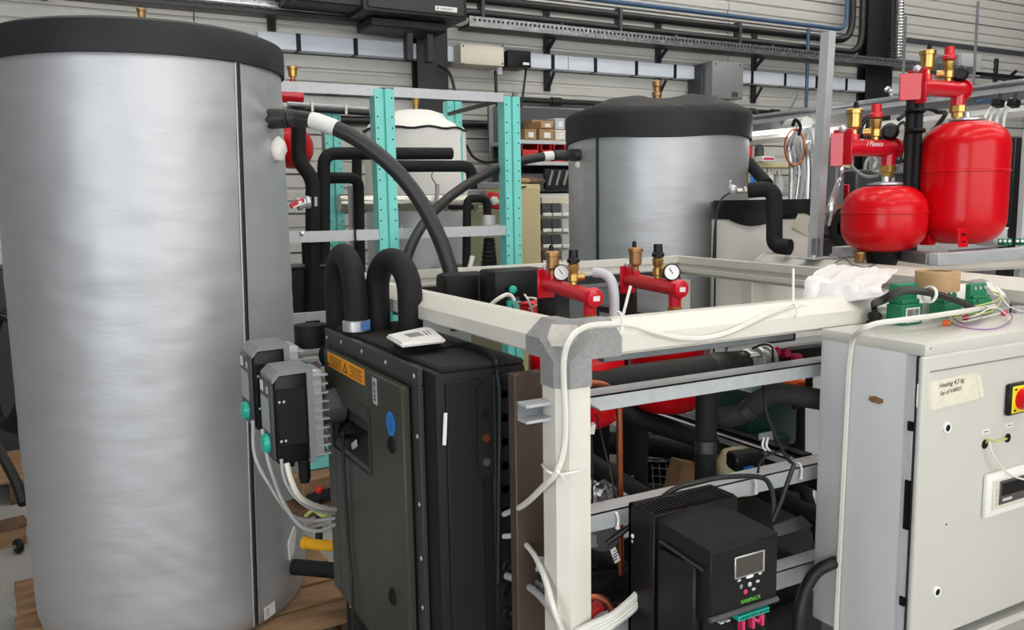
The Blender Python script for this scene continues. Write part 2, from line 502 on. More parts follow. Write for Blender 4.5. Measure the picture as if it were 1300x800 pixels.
clipped('heating_pipe', 'thin blue grey pipe bending up left of the two black pipes', [(wx(600), 6.29, 3.295), (X1, 6.29, 3.295), (X1, 6.29, 5.9)], 0.022, m_bluec, bend=0.15)
clipped('air_pipe', 'thin blue air pipe dropping down the wall right of the grey junction box',
        [(wx(1013), 6.24, 3.25), (wx(1013), 6.24, 2.22)], 0.018, m_bluec)
# lower drain pipe with sockets
a = wp(300, 103, 6.40); z = 2.43
tl = thing('drain_pipe', 'long thin black pipe with sockets low on the wall behind the tanks', 'pipe', (a.x, 6.42, z))
X9 = wx(1130)
MB().tube([(wx(300), 6.42, z), (X9, 6.42, z)], 0.024, 10).build('pipe_run', m_pipeblk, tl)
for x in (425, 485, 710, 990, 1060):
    MB().tube([(wx(x)-0.05, 6.42, z), (wx(x)+0.05, 6.42, z)], 0.036, 10).build('socket', m_pipeblk, tl)
MB().tube(fillet([(wx(950), 6.40, z), (wx(963), 6.36, z), (wx(963), 6.36, 2.1)], 0.08), 0.03, 10).build('branch', m_pipeblk, tl)
tl = thing('drain_pipe', 'second black pipe lower down, behind the turquoise rack', 'pipe', (wx(600), 6.42, 2.2))
MB().tube([(wx(380), 6.42, 2.21), (wx(740), 6.42, 2.21)], 0.035, 10).build('pipe_run', m_pipeblk, tl)
# perforated tray with lagged duct
zt = 2.97
tt = thing('cable_tray', 'perforated shiny cable tray with a black edge above the silver trunking', 'tray', (5, 6.25, zt))
MB().bb(wx(583), wx(1215), 6.16, 6.36, zt-0.03, zt-0.005, 0.003).build('tray_floor', m_pipeblk, tt)
MB().bb(wx(583), wx(1215), 6.15, 6.165, zt-0.03, zt+0.05, 0.002).build('tray_lip', m_duct, tt)
nh = 0
hb = MB()
X = wx(590)
while X < wx(1140):
    hb.box((X, 6.1485, zt+0.022), (0.014, 0.003, 0.018)); X += 0.042
    nh += 1
tag(hb.build('perforation', m_blackd, tt, smooth=False), kind='stuff')
zt = 2.95
tt = thing('lagged_pipe', 'shiny lagged pipe on a black rail behind the top of the big left tank', 'pipe', (0, 6.25, zt))
MB().bb(wx(-20), wx(470), 6.20, 6.34, zt-0.05, zt-0.02, 0.003).build('rail', m_pipeblk, tt)
MB().tube([(wx(120), 6.26, zt+0.02), (wx(470), 6.26, zt+0.02)], 0.045, 12).build('lagging', m_duct, tt)
MB().tube([(wx(-20), 6.26, zt+0.05), (wx(470), 6.26, zt+0.05)], 0.03, 10).build('pipe_run', m_pipeblk, tt)
MB().bb(wx(59), wx(69), 6.22, 6.36, zt-0.06, zt+0.2, 0.004).build('hanger', m_column, tt)

# ---------------------------------------------------------------- wall heater with its sign
hx0, hx1 = py(462, 20, 5.85).x, py(594, 20, 5.85).x
hz = py(530, 19, 5.85).z
ht = thing('wall_heater', 'black box shaped wall heater with a small white name plate', 'heater', ((hx0+hx1)/2, 6.1, hz))
MB().bb(hx0, hx1, 5.86, 6.2, hz, hz+0.62, 0.012, 2).build('housing', m_dgrey if False else m_column, ht)
MB().bb(hx0+0.03, hx1-0.03, 5.845, 5.86, hz+0.02, hz+0.60, 0.006).build('front_panel', m_char, ht)
MB().bb(hx0+0.1, hx1-0.1, 6.0, 6.32, hz-0.07, hz-0.005, 0.01).build('air_outlet', m_column, ht)
MB().bb(hx0-0.5, hx1-0.35, 5.9, 6.2, hz+0.03, hz+0.3, 0.01).build('side_duct', m_column, ht)
for x in (522, 548):
    X = py(x, 35, 5.95).x
    MB().bb(X-0.025, X+0.025, 5.98, 6.06, hz-0.3, hz-0.1, 0.004).build('support_foot', m_column, ht)
sx = py(552, 10, 5.845).x; ex = py(580, 12, 5.845).x; szz = py(566, 12, 5.845).z
sg = MB().bb(sx, ex, 5.838, 5.845, szz-0.017, szz+0.019, 0.002).build('name_plate', m_paper, ht)
MB().box((sx+0.022, 5.8375, szz+0.001), (0.011, 0.001, 0.011)).build('emblem', m_ink, sg)
text('lettering', 'LAPOMICE', 0.021, (sx+0.042, 5.8378, szz-0.006), (1, 0, 0), (0, 0, 1), m_ink, sg)

# boxes on the wall
def wallbox(name, lab, x0, y0, x1, y1, Yf, Yb, mat, cat='box', bev=0.012):
    a = py(x0, y0, Yf); b = py(x1, y1, Yf)
    t = thing(name, lab, cat, ((a.x+b.x)/2, Yb, b.z))
    MB().bb(a.x, b.x, Yf+0.02, Yb, b.z, a.z, bev*0.6, 2).build('body', mat, t)
    MB().bb(a.x-0.004, b.x+0.004, Yf, Yf+0.025, b.z-0.004, a.z+0.004, bev, 2).build('cover', mat, t)
    return t, a, b
t, a, b = wallbox('junction_box', 'flat beige enclosure on the trunking beside the black switch box', 585, 55, 640, 84, 6.22, 6.46, m_beige)
MB().cyl((wx(629), 6.3, b.z-0.06), (wx(629), 6.3, b.z), 0.03, seg=10).build('cable_gland', m_lgrey, t)
for k_, x_ in enumerate((588, 638)):
    for y_ in (58, 81):
        p = py(x_, y_, 6.218)
        MB().cyl((p.x, 6.216, p.z), (p.x, 6.225, p.z), 0.008, seg=8).build('screw', m_dgrey, t)
t, a, b = wallbox('switch_box', 'small black switch box right of the beige enclosure', 645, 63, 674, 86, 6.24, 6.46, m_black)
p = py(668, 81, 6.236); MB().box((p.x, 6.236, p.z), (0.06, 0.004, 0.02)).build('white_label', m_paper, t, label='white printed sticker')
t, a, b = wallbox('junction_box', 'grey sheet metal junction box above the distant silver tank', 905, 77, 943, 126, 6.16, 6.46, m_grey)
MB().bb(a.x-0.05, a.x-0.004, 6.26, 6.44, b.z+0.01, a.z-0.02, 0.004).build('side_flange', m_dgrey, t)
p = py(933, 120, 6.157); MB().box((p.x, 6.157, p.z), (0.075, 0.004, 0.045)).build('rating_plate', m_dgrey, t)
for x_, y_ in ((909, 81), (940, 83), (908, 122), (940, 125)):
    p = py(x_, y_, 6.157); MB().cyl((p.x, 6.153, p.z), (p.x, 6.162, p.z), 0.008, seg=8).build('screw', m_dgrey, t)
t, a, b = wallbox('junction_box', 'pale grey metal box high on the wall above the large red vessel', 1222, 67, 1245, 97, 6.2, 6.46, m_lgrey)
MB().bb(a.x-0.1, a.x-0.006, 6.24, 6.46, b.z+0.01, a.z-0.01, 0.004).build('side_plate', m_grey, t)
# cables hanging from the boxes
z0 = 2.62
cable('power_cable', m_bcable, [py(629, 90, 6.3), py(631, 130, 6.25), py(640, 200, 6.2), py(641, 250, 6.2)], 0.014, label='black cable hanging down from the beige enclosure', cat='cable')
cable('power_cable', m_bcable, [py(668, 87, 6.3), py(664, 120, 6.25), py(660, 160, 6.2), py(658, 190, 6.2)], 0.010, label='black cable hanging down from the black switch box', cat='cable')
cable('power_cable', m_bcable, [py(556, 82, 6.3), py(570, 92, 6.25), py(577, 115, 6.2), py(580, 150, 6.2)], 0.013, label='thin black cable looping down the wall left of the beige enclosure', cat='cable')
cable('power_cable', m_bcable, [py(592, 184, 6.0), py(602, 200, 6.0), py(620, 206, 6.0), py(640, 200, 6.0)], 0.011, label='black cable sagging between white tank and turquoise post', cat='cable')
# flexible duct and cables beside the right hand column
td = thing('flexible_duct', 'shiny ribbed flexible duct coming down the wall beside the dark column', 'duct', py(1142, 75, 6.2))
top = py(1143, -60, 6.2); bot = py(1140, 74, 6.2)
pts = [bot+(top-bot)*(i/70) for i in range(71)]
MB().tube(pts, 0.05, 14, radii=[0.052 if i % 2 else 0.044 for i in range(71)]).build('ribbed_hose', m_duct, td)
MB().tube([py(1133, -40, 6.2), py(1132, 40, 6.2), py(1131, 78, 6.2)], 0.022, 8).build('black_line', m_bcable, td)
a, b = wp(1115, 85, 6.3), wp(1310, 85, 6.3)
tt = thing('cable_tray', 'black rail on the wall behind the safety group of the large red vessel', 'tray', (a.x, 6.3, a.z))
MB().bb(wx(1190), wx(1320), 6.2, 6.35, 2.94, 2.985, 0.004).build('rail', m_pipeblk, tt)
MB().tube([(wx(1120), 6.24, 3.0), (wx(1215), 6.24, 3.0)], 0.028, 10).build('lagging', m_duct, tt)
a = wp(1150, 50, 6.44)
tt = thing('wall_rail', 'thin dark rail across the cladding at the upper right', 'rail', (a.x, 6.46, a.z))
MB().bb(a.x, a.x+4, 6.44, 6.475, a.z-0.025, a.z+0.025, 0.003).build('rail_bar', m_dgrey, tt)

# ================================================================ BUFFER TANKS
def cylpt(c, r, px_, py_, front=True):
    """where the line of sight through a photo point meets an upright cylinder"""
    d = ray(px_, py_); o = CAM
    dx, dy = d.x, d.y; ox, oy = o.x-c[0], o.y-c[1]
    A = dx*dx+dy*dy; B = 2*(ox*dx+oy*dy); Cc = ox*ox+oy*oy-r*r
    disc = max(B*B-4*A*Cc, 0)
    t = (-B-math.sqrt(disc))/(2*A)
    return o+d*t
def jacket(c, r, z0, z1, dents=(), amp=0.003, seed=0.0, taper=0.0):
    mb = MB(); NA, NZ = 180, 130
    rows = []
    for j in range(NZ+1):
        v = j/NZ; z = z0+(z1-z0)*v
        row = []
        for i in range(NA):
            a = 2*PI*i/NA
            rr = r
            if v < 0.05: rr -= 0.018*(1-v/0.05)**2
            if v > 0.985: rr -= 0.012
            rr += taper*(v-0.5)
            p = Vector((math.cos(a)*2.2, math.sin(a)*2.2, z*6.0+seed))
            rr += amp*(mnoise.noise(p) + 0.6*mnoise.noise(p*2.3)) + amp*0.30*mnoise.noise(Vector((math.cos(a)*3.5, math.sin(a)*3.5, z*26+seed)))
            x, y = c[0]+rr*math.cos(a), c[1]+rr*math.sin(a)
            for (q, rad, dep) in dents:
                d2 = ((x-q.x)**2+(y-q.y)**2+(z-q.z)**2)**0.5
                if d2 < rad:
                    w = (1-d2/rad)**2
                    ang = math.atan2(z-q.z, (y-q.y)+(x-q.x)*0.2)
                    rr += dep*w + (0.009*w*math.sin(ang*9) if dep < 0 else 0.0050*w*mnoise.noise(Vector((a*2.2+z*3.0, z*15+a*5.0, seed+3))))
                    x, y = c[0]+rr*math.cos(a), c[1]+rr*math.sin(a)
            row.append(mb.bm.verts.new((x, y, z)))
        rows.append(row)
    for a_, b_ in zip(rows, rows[1:]):
        for i in range(NA):
            mb.bm.faces.new((a_[i], a_[(i+1) % NA], b_[(i+1) % NA], b_[i]))
    mb.bm.faces.new(rows[-1]); mb.bm.faces.new(list(reversed(rows[0])))
    return mb
def seam(c, r, a0, z0, z1, w=0.010, lean=0.0):
    mb = MB(); n = 24
    pts = [V(c[0]+r*math.cos(a0+lean*i/n), c[1]+r*math.sin(a0+lean*i/n), z0+(z1-z0)*i/n) for i in range(n+1)]
    mb.tube(pts, w, 8)
    return mb
def vent(parent, c, s=1.0, mat=None, name='air_vent'):
    """little brass air vent: hex foot, cup and cap"""
    mat = mat or m_brass
    o = MB().lathe([(0, 0), (0.010*s, 0), (0.010*s, 0.018*s), (0.017*s, 0.02*s), (0.017*s, 0.03*s), (0.012*s, 0.034*s), (0.019*s, 0.045*s),
                    (0.020*s, 0.085*s), (0.024*s, 0.088*s), (0.024*s, 0.10*s), (0.01*s, 0.104*s), (0, 0.104*s)], c, seg=16).build(name, mat, parent)
    MB().lathe([(0, 0.10*s), (0.007*s, 0.10*s), (0.007*s, 0.118*s), (0.004*s, 0.122*s), (0, 0.122*s)], c, seg=10).build('vent_cap', m_black, o)
    return o

# --- the big tank on the left
T1 = (0.328, 3.384); R1 = 0.488
Z1a, Z1b = 0.047, 2.060
nz = cylpt(T1, R1, 348, 150)
t1 = thing('buffer_tank', 'largest silver buffer tank with a black lid, standing in front at the left', 'tank', (T1[0], T1[1], 0.05), group='silver buffer tanks')
jacket(T1, R1, Z1a, Z1b, [(nz, 0.26, -0.012), (cylpt(T1, R1, 250, 690), 0.5, 0.0045), (cylpt(T1, R1, 300, 790), 0.3, 0.006)], 0.0030).build('jacket', m_silver, t1, angle=80)
MB().lathe([(0, Z1b+0.092), (0.30, Z1b+0.09), (R1-0.02, Z1b+0.082), (R1+0.006, Z1b+0.07), (R1+0.013, Z1b+0.05), (R1+0.012, Z1b-0.028), (R1+0.002, Z1b-0.03), (R1-0.02, Z1b-0.02), (0, Z1b-0.02)],
           (T1[0], T1[1], 0), seg=96).build('lid', m_lid, t1)
p = cylpt(T1, R1, 300, 66); q = cylpt(T1, R1, 325, 796)
a0 = math.atan2(q.y-T1[1], q.x-T1[0]); a1 = math.atan2(p.y-T1[1], p.x-T1[0])
seam(T1, R1+0.0035, a0, Z1a+0.02, Z1b-0.02, 0.0075, a1-a0).build('zip_seam', m_piping, t1)
dl = 0.02
seam(T1, R1+0.0035, a0-dl, Z1a+0.02, Z1b-0.02, 0.003, a1-a0).build('stitched_hem', m_silver, t1)
seam(T1, R1+0.0035, a0+dl*1.3, Z1a+0.02, Z1b-0.02, 0.003, a1-a0).build('stitched_hem', m_silver, t1)
vp_ = pd(180, 21, 3.02)
MB().cyl((vp_.x, vp_.y, Z1b+0.07), (vp_.x, vp_.y, Z1b+0.145), 0.010, seg=12).build("vent_stem", m_bronze, t1)
vent(t1, (vp_.x, vp_.y, Z1b+0.135), 0.72, m_bronze)
# rolled hem, foam plug, patch and label on the jacket
def on_cyl(c, r, x, y): 
    p = cylpt(c, r, x, y); n = Vector((p.x-c[0], p.y-c[1], 0)).normalized(); return p, n
p, n = on_cyl(T1, R1, 349, 189)
tv = n.cross(V(0, 0, 1))
mb = MB()
mb.sphere(p+n*0.012, 0.032, (1.0, 1.0, 1.35), 10, 7)
for v in mb.bm.verts: v.co += Vector([mnoise.noise(v.co*60+V(3*i, 0, 0)) for i in range(3)])*0.010
mb.build('foam_plug', m_wtankp, t1, label='off white foam plug')
p, n = on_cyl(T1, R1, 369, 690)
tv = n.cross(V(0, 0, 1))
MB().poly([p+tv*a_+V(0, 0, b_)+n*0.002 for a_, b_ in ((0.03, 0.012), (-0.026, 0.060), (-0.034, 0.030), (-0.012, -0.03), (0.024, -0.056))], n*0.006).build('clear_patch', m_film, t1)
p, n = on_cyl(T1, R1, 341, 777); tv = V(0, 0, 1).cross(n)
lb = MB().poly([p+tv*a_+V(0, 0, b_) for a_, b_ in ((-0.022, -0.022), (0.03, -0.016), (0.03, 0.03), (-0.022, 0.024))], n*0.003).build('paper_label', m_paper, t1)
for k_ in range(4):
    MB().poly([p+n*0.0031+tv*a_+V(0, 0, b_-0.008*k_) for a_, b_ in ((-0.016, 0.012), (0.000, 0.014), (0.000, 0.0165), (-0.016, 0.0145))], n*0.0006).build('print_line', m_inkg, lb, smooth=False)
# pipe stub low on the right, wrapped in foam
p, n = on_cyl(T1, R1, 372, 720)
st = MB().tube([p-n*0.02, p+V(0.05, -0.04, 0.0), p+V(0.14, -0.09, -0.012), p+V(0.27, -0.18, -0.015)], 0.030, 12).build('foam_connection', m_foam, t1)
# nozzle collar of the upper hose
p, n = on_cyl(T1, R1, 346, 151)
MB().cyl(p-n*0.02, p+n*0.045, 0.036, 0.034, 14).build('nozzle', m_tapeblk, t1)
TOPN = p+n*0.04

# --- the tank behind the open frame
T2 = (2.985, 3.77); R2 = 0.493
Z2b = 1.945
t2 = thing('buffer_tank', 'smaller looking silver buffer tank with a saggy black cover, behind the open frame', 'tank', (T2[0], T2[1], 0.05), group='silver buffer tanks')
jacket(T2, R2, 0.05, Z2b, [], 0.0022, 4.0).build('jacket', m_silver2, t2, angle=80)
mb = MB(); NA = 96
ring = []
pr_ = [(0.10, 0.168), (0.24, 0.16), (0.36, 0.135), (0.46, 0.105), (R2+0.010, 0.085), (R2+0.016, 0.05), (R2+0.014, -0.06), (R2, -0.062)]
for (rr, zz) in pr_:
    row = []
    for i in range(NA):
        a = 2*PI*i/NA
        f = 0.022*math.sin(a*4+0.7)*math.exp(-((rr-0.33)/0.16)**2) + 0.010*mnoise.noise(V(math.cos(a)*2.5, math.sin(a)*2.5, rr*8))*(1 if rr < 0.49 else 0.15)
        row.append(mb.bm.verts.new((T2[0]+rr*math.cos(a), T2[1]+rr*math.sin(a), Z2b+zz-0.012+f)))
    ring.append(row)
for a_, b_ in zip(ring, ring[1:]):
    for i in range(NA): mb.bm.faces.new((a_[i], a_[(i+1) % NA], b_[(i+1) % NA], b_[i]))
mb.bm.faces.new(ring[0])
mb.build('lid', m_lid, t2, angle=60)
p = cylpt(T2, R2, 759, 250); a0 = math.atan2(p.y-T2[1], p.x-T2[0])
seam(T2, R2+0.001, a0, 0.06, Z2b-0.06, 0.009).build('zip_seam', m_piping, t2)
vp_ = pd(834, 110, (V(T2[0], T2[1], 2.0)-CAM).dot(_fw))
mb = MB().lathe([(0, 0), (0.022, 0), (0.022, 0.05), (0.028, 0.052), (0.028, 0.07), (0.018, 0.075), (0.018, 0.10), (0.026, 0.104), (0.026, 0.13), (0.012, 0.14), (0, 0.14)], (vp_.x, vp_.y, Z2b+0.13), seg=14)
mb.build('air_vent', m_bronze, t2)
p, n = on_cyl(T2, R2, 735, 197)
MB().cyl(p-n*0.02, p+n*0.05, 0.034, 0.032, 14).build('nozzle', m_tapeblk, t2)
T2N = p+n*0.04
p, n = on_cyl(T2, R2, 735, 209)
MB().sphere(p+n*0.004, 0.02, (1, 0.7, 1), 8, 6).build('foam_plug', m_wtankp, t2)

# --- pallets under the tanks
def pallet(label, cx, cy, L, W, rot, group=None, n=6, ht=0.145):
    t = thing('wooden_pallet', label, 'pallet', (cx, cy, GZ), 0, group)
    M_ = Matrix.Translation((cx, cy, GZ)) @ Matrix.Rotation(rot, 4, 'Z')
    R3 = Matrix.Rotation(rot, 3, 'Z')
    def bx(x, y, z, sx, sy, sz, nm, mt):
        return MB().box(M_ @ Vector((x, y, z)), (sx, sy, sz), R3, 0.004).build(nm, mt, t)
    for i in range(n):
        y = -W/2+W/n*(i+0.5)
        bx(random.uniform(-.006, .006), y, ht-0.011, L, W/n*0.84, 0.022, 'deck_board', m_wood)
    for i in range(3):
        x = (-1+i)*(L/2-0.06)
        bx(x, 0, ht-0.033, 0.1, W, 0.022, 'stringer_board', m_wood2)
        for j in range(3):
            bx(x, (-1+j)*(W/2-0.06), 0.061, 0.1, 0.12, 0.078, 'block', m_wood2)
        bx(x, 0, 0.011, 0.1, W, 0.022, 'bottom_board', m_wood2)
    return t
pallet('weathered wooden pallet carrying the big left tank', T1[0]+0.03, T1[1]-0.02, 1.16, 1.08, R(3))
pallet('wooden pallet under the distant silver tank', T2[0], T2[1], 1.1, 1.1, R(0))

# ================================================================ OPEN CREAM FRAME (front skid)
FX0, FX1 = 0.85, 0.92          # outer and inner side of the left beam
FY0, FY1 = 1.37, 1.441         # outer and inner side of the front beam
FZ0, FZ1 = 1.243, 1.31
def beam(p_in0, p_in1, outward, z0=FZ0, z1=FZ1, w=0.070, ch=0.030, groove=True):
    """hollow section between two points on its inner top edge; 'outward' points to the chamfered side"""
    o = Vector(outward).normalized()
    pf = [(0, z1), (w-ch-0.008, z1), (w, z1-ch), (w, z0+0.004), (w-0.004, z0), (0.022, z0), (0.022, z0-0.012), (0.012, z0-0.012), (0.012, z0), (0, z0), (0, z0+0.016), (0.010, z0+0.018), (0.010, z0+0.036), (0, z0+0.038)]
    a = Vector((p_in0[0], p_in0[1], 0)); b = Vector((p_in1[0], p_in1[1], 0))
    return MB().poly([a+o*s+V(0, 0, z) for s, z in pf], b-a)
skid = thing('machine_frame', 'cream painted open machine frame with grey corner pieces, in the middle foreground', 'frame', (1.6, 2.2, 0))
BX, BY = 2.40, 2.945           # far right corner (inner edge)
beam((FX1+0.075, FY1), (2.30, FY1), (0, -1, 0)).build('front_beam', m_cream, skid, angle=20)
beam((FX1, FY1+0.055), (FX1, 2.93), (-1, 0, 0)).build('left_beam', m_cream, skid, angle=20)
beam((FX1, 2.88), (BX, 2.88), (0, 1, 0)).build('back_beam', m_cream, skid, angle=20)
rb = V(2.275-BX, FY1-2.93, 0).normalized()
beam((BX, 2.93), (2.275, FY1), (-rb.y, rb.x, 0) if False else (rb.y*-1, rb.x, 0)).build('right_beam', m_cream, skid, angle=20)
# dark hollow channel along the inside of the back beam with a light lip
MB().bb(FX1+0.02, BX-0.02, 2.84, 2.876, FZ0-0.045, FZ0+0.008, 0.002).build('panel_channel', m_column, skid)
MB().bb(FX1+0.02, BX-0.02, 2.832, 2.842, FZ0-0.042, FZ0-0.024, 0.002).build('channel_lip', m_galvd, skid)
MB().bb(FX1+0.08, 1.56, FY1-0.002, FY1+0.02, FZ0-0.03, FZ0, 0.002).build('panel_channel', m_galvd, skid)
# posts
def post(x0, y0, sx, sy, z0=0.10, z1=1.20, ch=0.020):
    x1 = x0+sx*0.070; y1 = y0+sy*0.070
    pts = [(x0+sx*ch, y0), (x1, y0), (x1, y1), (x0, y1), (x0, y0+sy*ch)]
    return MB().poly([V(a, b, z0) for a, b in pts], (0, 0, z1-z0))
post(FX0, FY0, 1, 1).build('post', m_cream, skid, angle=20)
post(FX0, 2.95, 1, -1).build('post', m_cream, skid, angle=20)
post(BX+0.07, 2.95, -1, -1).build('post', m_cream, skid, angle=20)
post(2.345, FY0, -1, 1).build('post', m_cream, skid, angle=20)
# cast corner with a light pressed plate on its bevel
cx, cy = FX0-0.003, FY0-0.003
mb = MB()
c1 = 0.034
zt = FZ1+0.003
lo = 1.185
# three arms: along +X, along +Y, down
pfX = [(0.074, zt), (0.074-0.036, zt), (0, zt-c1), (0, FZ0-0.003), (0.074, FZ0-0.003)]
mb.poly([V(cx+0.0791, cy+s, z) for s, z in pfX], (0.069, 0, 0))
mb.poly([V(cx+s, cy+0.0791, z) for s, z in pfX], (0, 0.055, 0))
pp = [(0.024, 0), (0.075, 0), (0.075, 0.075), (0, 0.075), (0, 0.024)]
mb.poly([V(cx+a, cy+b, lo) for a, b in pp], (0, 0, FZ0-lo-0.0041))
# the bevelled body of the corner
for (s_a, z_a) in pfX[:3]: pass
pts = []
for q_ in [V(0.079, s_a, z_a) for s_a, z_a in pfX] + [V(s_a, 0.079, z_a) for s_a, z_a in pfX] + [V(a_, b_, FZ0-0.004) for a_, b_ in pp]:
    pts.append(mb.bm.verts.new(V(cx+q_.x, cy+q_.y, q_.z)))
bmesh.ops.convex_hull(mb.bm, input=pts)
mb.build('corner_piece', m_cast, skid, angle=15)
n_ = V(-0.5, -0.5, 0.60).normalized(); ce = V(cx+0.024, cy+0.024, zt-0.028)+n_*0.009
s_ = V(1, -1, 0).normalized(); u_ = n_.cross(s_)
if u_.z < 0: u_ = -u_
MB().poly([ce+s_*a+u_*b for a, b in ((-0.018, -0.026), (0.018, -0.026), (0.030, -0.008), (0.026, 0.024), (-0.026, 0.024), (-0.030, -0.008))], n_*0.002).build('pressed_plate', m_castplate, skid, smooth=False)
# galvanised cross rails between the posts
def rail(name, x0, x1, ztop, h=0.036, y0=1.40, d=0.042, mitre=0.0, mat=m_galv):
    mb = MB()
    # lipped channel seen from the front: face, top ledge, bottom lip
    a = 0.002
    mb.poly([V(x0, y0+d, ztop), V(x0, y0, ztop-0.004), V(x0, y0, ztop-0.008), V(x0, y0+d, ztop-0.005)], (x1-x0, 0, 0))
    mb.poly([V(x0, y0, ztop-0.004), V(x1, y0, ztop-0.004), V(x1, y0, ztop-h), V(x0+mitre, y0, ztop-h)], (0, a, 0))
    mb.poly([V(x0+mitre, y0, ztop-h), V(x0+mitre, y0+d, ztop-h), V(x0+mitre, y0+d, ztop-h-a), V(x0+mitre, y0, ztop-h-a)], (x1-x0-mitre, 0, 0))
    return mb.build(name, mat, skid, smooth=False)
rail('cross_rail', 0.915, 2.26, 1.160, mitre=0.05)
rail('cross_rail', 0.915, 2.26, 0.908, h=0.042)
rail('cross_rail', 0.915, 2.26, 0.655, h=0.05)
# more rails inside, running away from us
def yrail(name, X, y0, y1, z, w=0.04, h=0.04, mat=m_galvd):
    mb = MB()
    mb.bb(X-w/2, X+w/2, y0, y1, z-0.004, z); mb.bb(X-w/2, X-w/2+0.004, y0, y1, z-h, z); mb.bb(X+w/2-0.004, X+w/2, y0, y1, z-h, z)
    return mb.build(name, mat, skid, smooth=False)
yrail('depth_rail', 1.64, 1.46, 2.6, 0.905, mat=m_column)
yrail('depth_rail', 1.59, 1.46, 2.6, 0.903, 0.022, 0.02, m_galv)
MB().bb(1.50, 1.58, 1.45, 2.2, 1.205, 1.225, 0.002).build('depth_rail', m_column, skid)
# base frame on feet
MB().bb(FX0, 2.35, FY0, 1.44, 0.10, 0.17, 0.004).build('base_beam', m_cream, skid)
MB().bb(FX0, 2.42, 2.88, 2.95, 0.10, 0.17, 0.004).build('base_beam', m_cream, skid)
MB().bb(FX0, FX1, 1.44, 2.88, 0.10, 0.17, 0.004).build('base_beam', m_cream, skid)
MB().bb(2.28, 2.35, 1.44, 2.88, 0.10, 0.17, 0.004).build('base_beam', m_cream, skid)
for X, Y in ((0.885, 1.405), (2.31, 1.405), (0.885, 2.915), (2.42, 2.915)):
    MB().lathe([(0, 0), (0.045, 0), (0.045, 0.012), (0.018, 0.02), (0.014, 0.20), (0, 0.20)], (X, Y, GZ), seg=14).build('levelling_foot', m_black, skid)
MB().bb(FX1, 2.3, 1.46, 2.87, 0.15, 0.165).build('floor_tray', m_column, skid)  # hides the floor; shade of the low frame put into its dark colour
# stub of a C rail and steel uprights between black module and post
MB().bb(0.79, FX0-0.002, 1.40, 1.44, 1.150, 1.156).build('rail_stub', m_galv, skid)
MB().bb(0.79, FX0-0.002, 1.40, 1.44, 1.118, 1.124).build('rail_stub', m_galv, skid)
MB().bb(0.79, FX0-0.002, 1.436, 1.442, 1.12, 1.155).build('rail_stub', m_galvd, skid)
MB().bb(py(655, 600, 1.53).x, py(693, 600, 1.53).x, 1.53, 1.56, 0.2, 1.19, 0.002).build('side_panel_edge', m_uncoated, skid)

# ================================================================ BLACK WALL MODULE on the frame's left side
mod = thing('heat_pump_module', 'tall black module with a charcoal olive door, hung on the left of the cream frame', 'machine', (0.8, 2.05, 0.40))
MX = 0.69
MB().bb(0.705, 0.936, 1.655, 2.44, 0.40, 1.185, 0.012, 2).build('body', m_blackm, mod)
# the side face carries a recess band with holes
MB().bb(0.728, 0.815, 1.646, 1.66, 0.42, 1.165, 0.003).build('side_pad', m_blackm, mod)
MB().bb(0.838, 0.900, 1.640, 1.66, 0.41, 1.170, 0.006).build('hole_strip', m_blackm, mod)
MB().bb(0.720, 0.934, 1.66, 2.43, 1.180, 1.196, 0.006).build('top_pad', m_dusty, mod)
# flange plate
fl = [(1.712, 0.42), (1.712, 1.172), (2.446, 1.196), (2.446, 0.40)]
mb = MB()
mb.bb(MX, MX+0.012, 1.712, 2.446, 1.148, 1.19, 0.002); mb.bb(MX, MX+0.012, 1.712, 1.748, 0.39, 1.148, 0.002)
mb.bb(MX, MX+0.012, 2.41, 2.446, 0.39, 1.148, 0.002); mb.bb(MX, MX+0.012, 1.712, 2.446, 0.375, 0.41, 0.002)
mb.bb(MX+0.006, MX+0.014, 1.73, 2.43, 0.38, 1.16)
flg = mb.build('flange', m_char, mod)
s0 = None
for (y, z) in [(1.735+0.095*0, 1.168), (1.92, 1.170), (2.10, 1.170), (2.28, 1.170), (2.42, 1.165), (1.727, 1.03), (1.727, 0.87), (1.727, 0.74), (1.727, 0.62), (1.727, 0.50), (2.3, 0.375), (2.1, 0.375), (1.9, 0.375)]:
    if s0 is None: s0 = MB().sphere((MX-0.001, y, z), 0.0055, (0.5, 1, 1), 8, 6).build('screw', m_alu, flg); b0 = (y, z)
    else: piece(s0, Vector(s0.location)+V(0, y-b0[0], z-b0[1]))
# door with a pressed pocket
DXo, DXi = MX-0.020, MX+0.002
dy0, dy1, dz0, dz1 = 1.768, 2.395, 0.405, 1.138
py0, py1, pz0, pz1 = 2.02, 2.315, 0.880, 1.000
mb = MB()
mb.bb(DXo, DXi, dy0, py0, dz0, dz1, 0.004); mb.bb(DXo, DXi, py1, dy1, dz0, dz1, 0.004)
mb.bb(DXo, DXi, py0, py1, pz1, dz1, 0.002); mb.bb(DXo, DXi, py0, py1, dz0, pz0, 0.002)
dr = mb.build('door', m_olive, mod)
mb = MB()
mb.poly([V(DXi+0.02, py0, pz0-0.0), V(DXo+0.001, py0, pz0), V(DXi+0.02, py0, pz1)], (0, py1-py0, 0))
mb.bb(DXi+0.018, DXi+0.024, py0, py1, pz0, pz1)
mb.build('handle_pocket', m_black, dr, smooth=False)
MB().tube(fillet([(DXo-0.002, py0-0.02, pz1+0.035), (DXo-0.002, py1+0.01, pz1+0.035), (DXo-0.002, py1+0.01, pz0-0.02), (DXo-0.002, py0-0.02, pz0-0.02), (DXo-0.002, py0-0.02, pz1+0.035)], 0.015), 0.0028, 6).build('pressed_rim', m_char, dr)
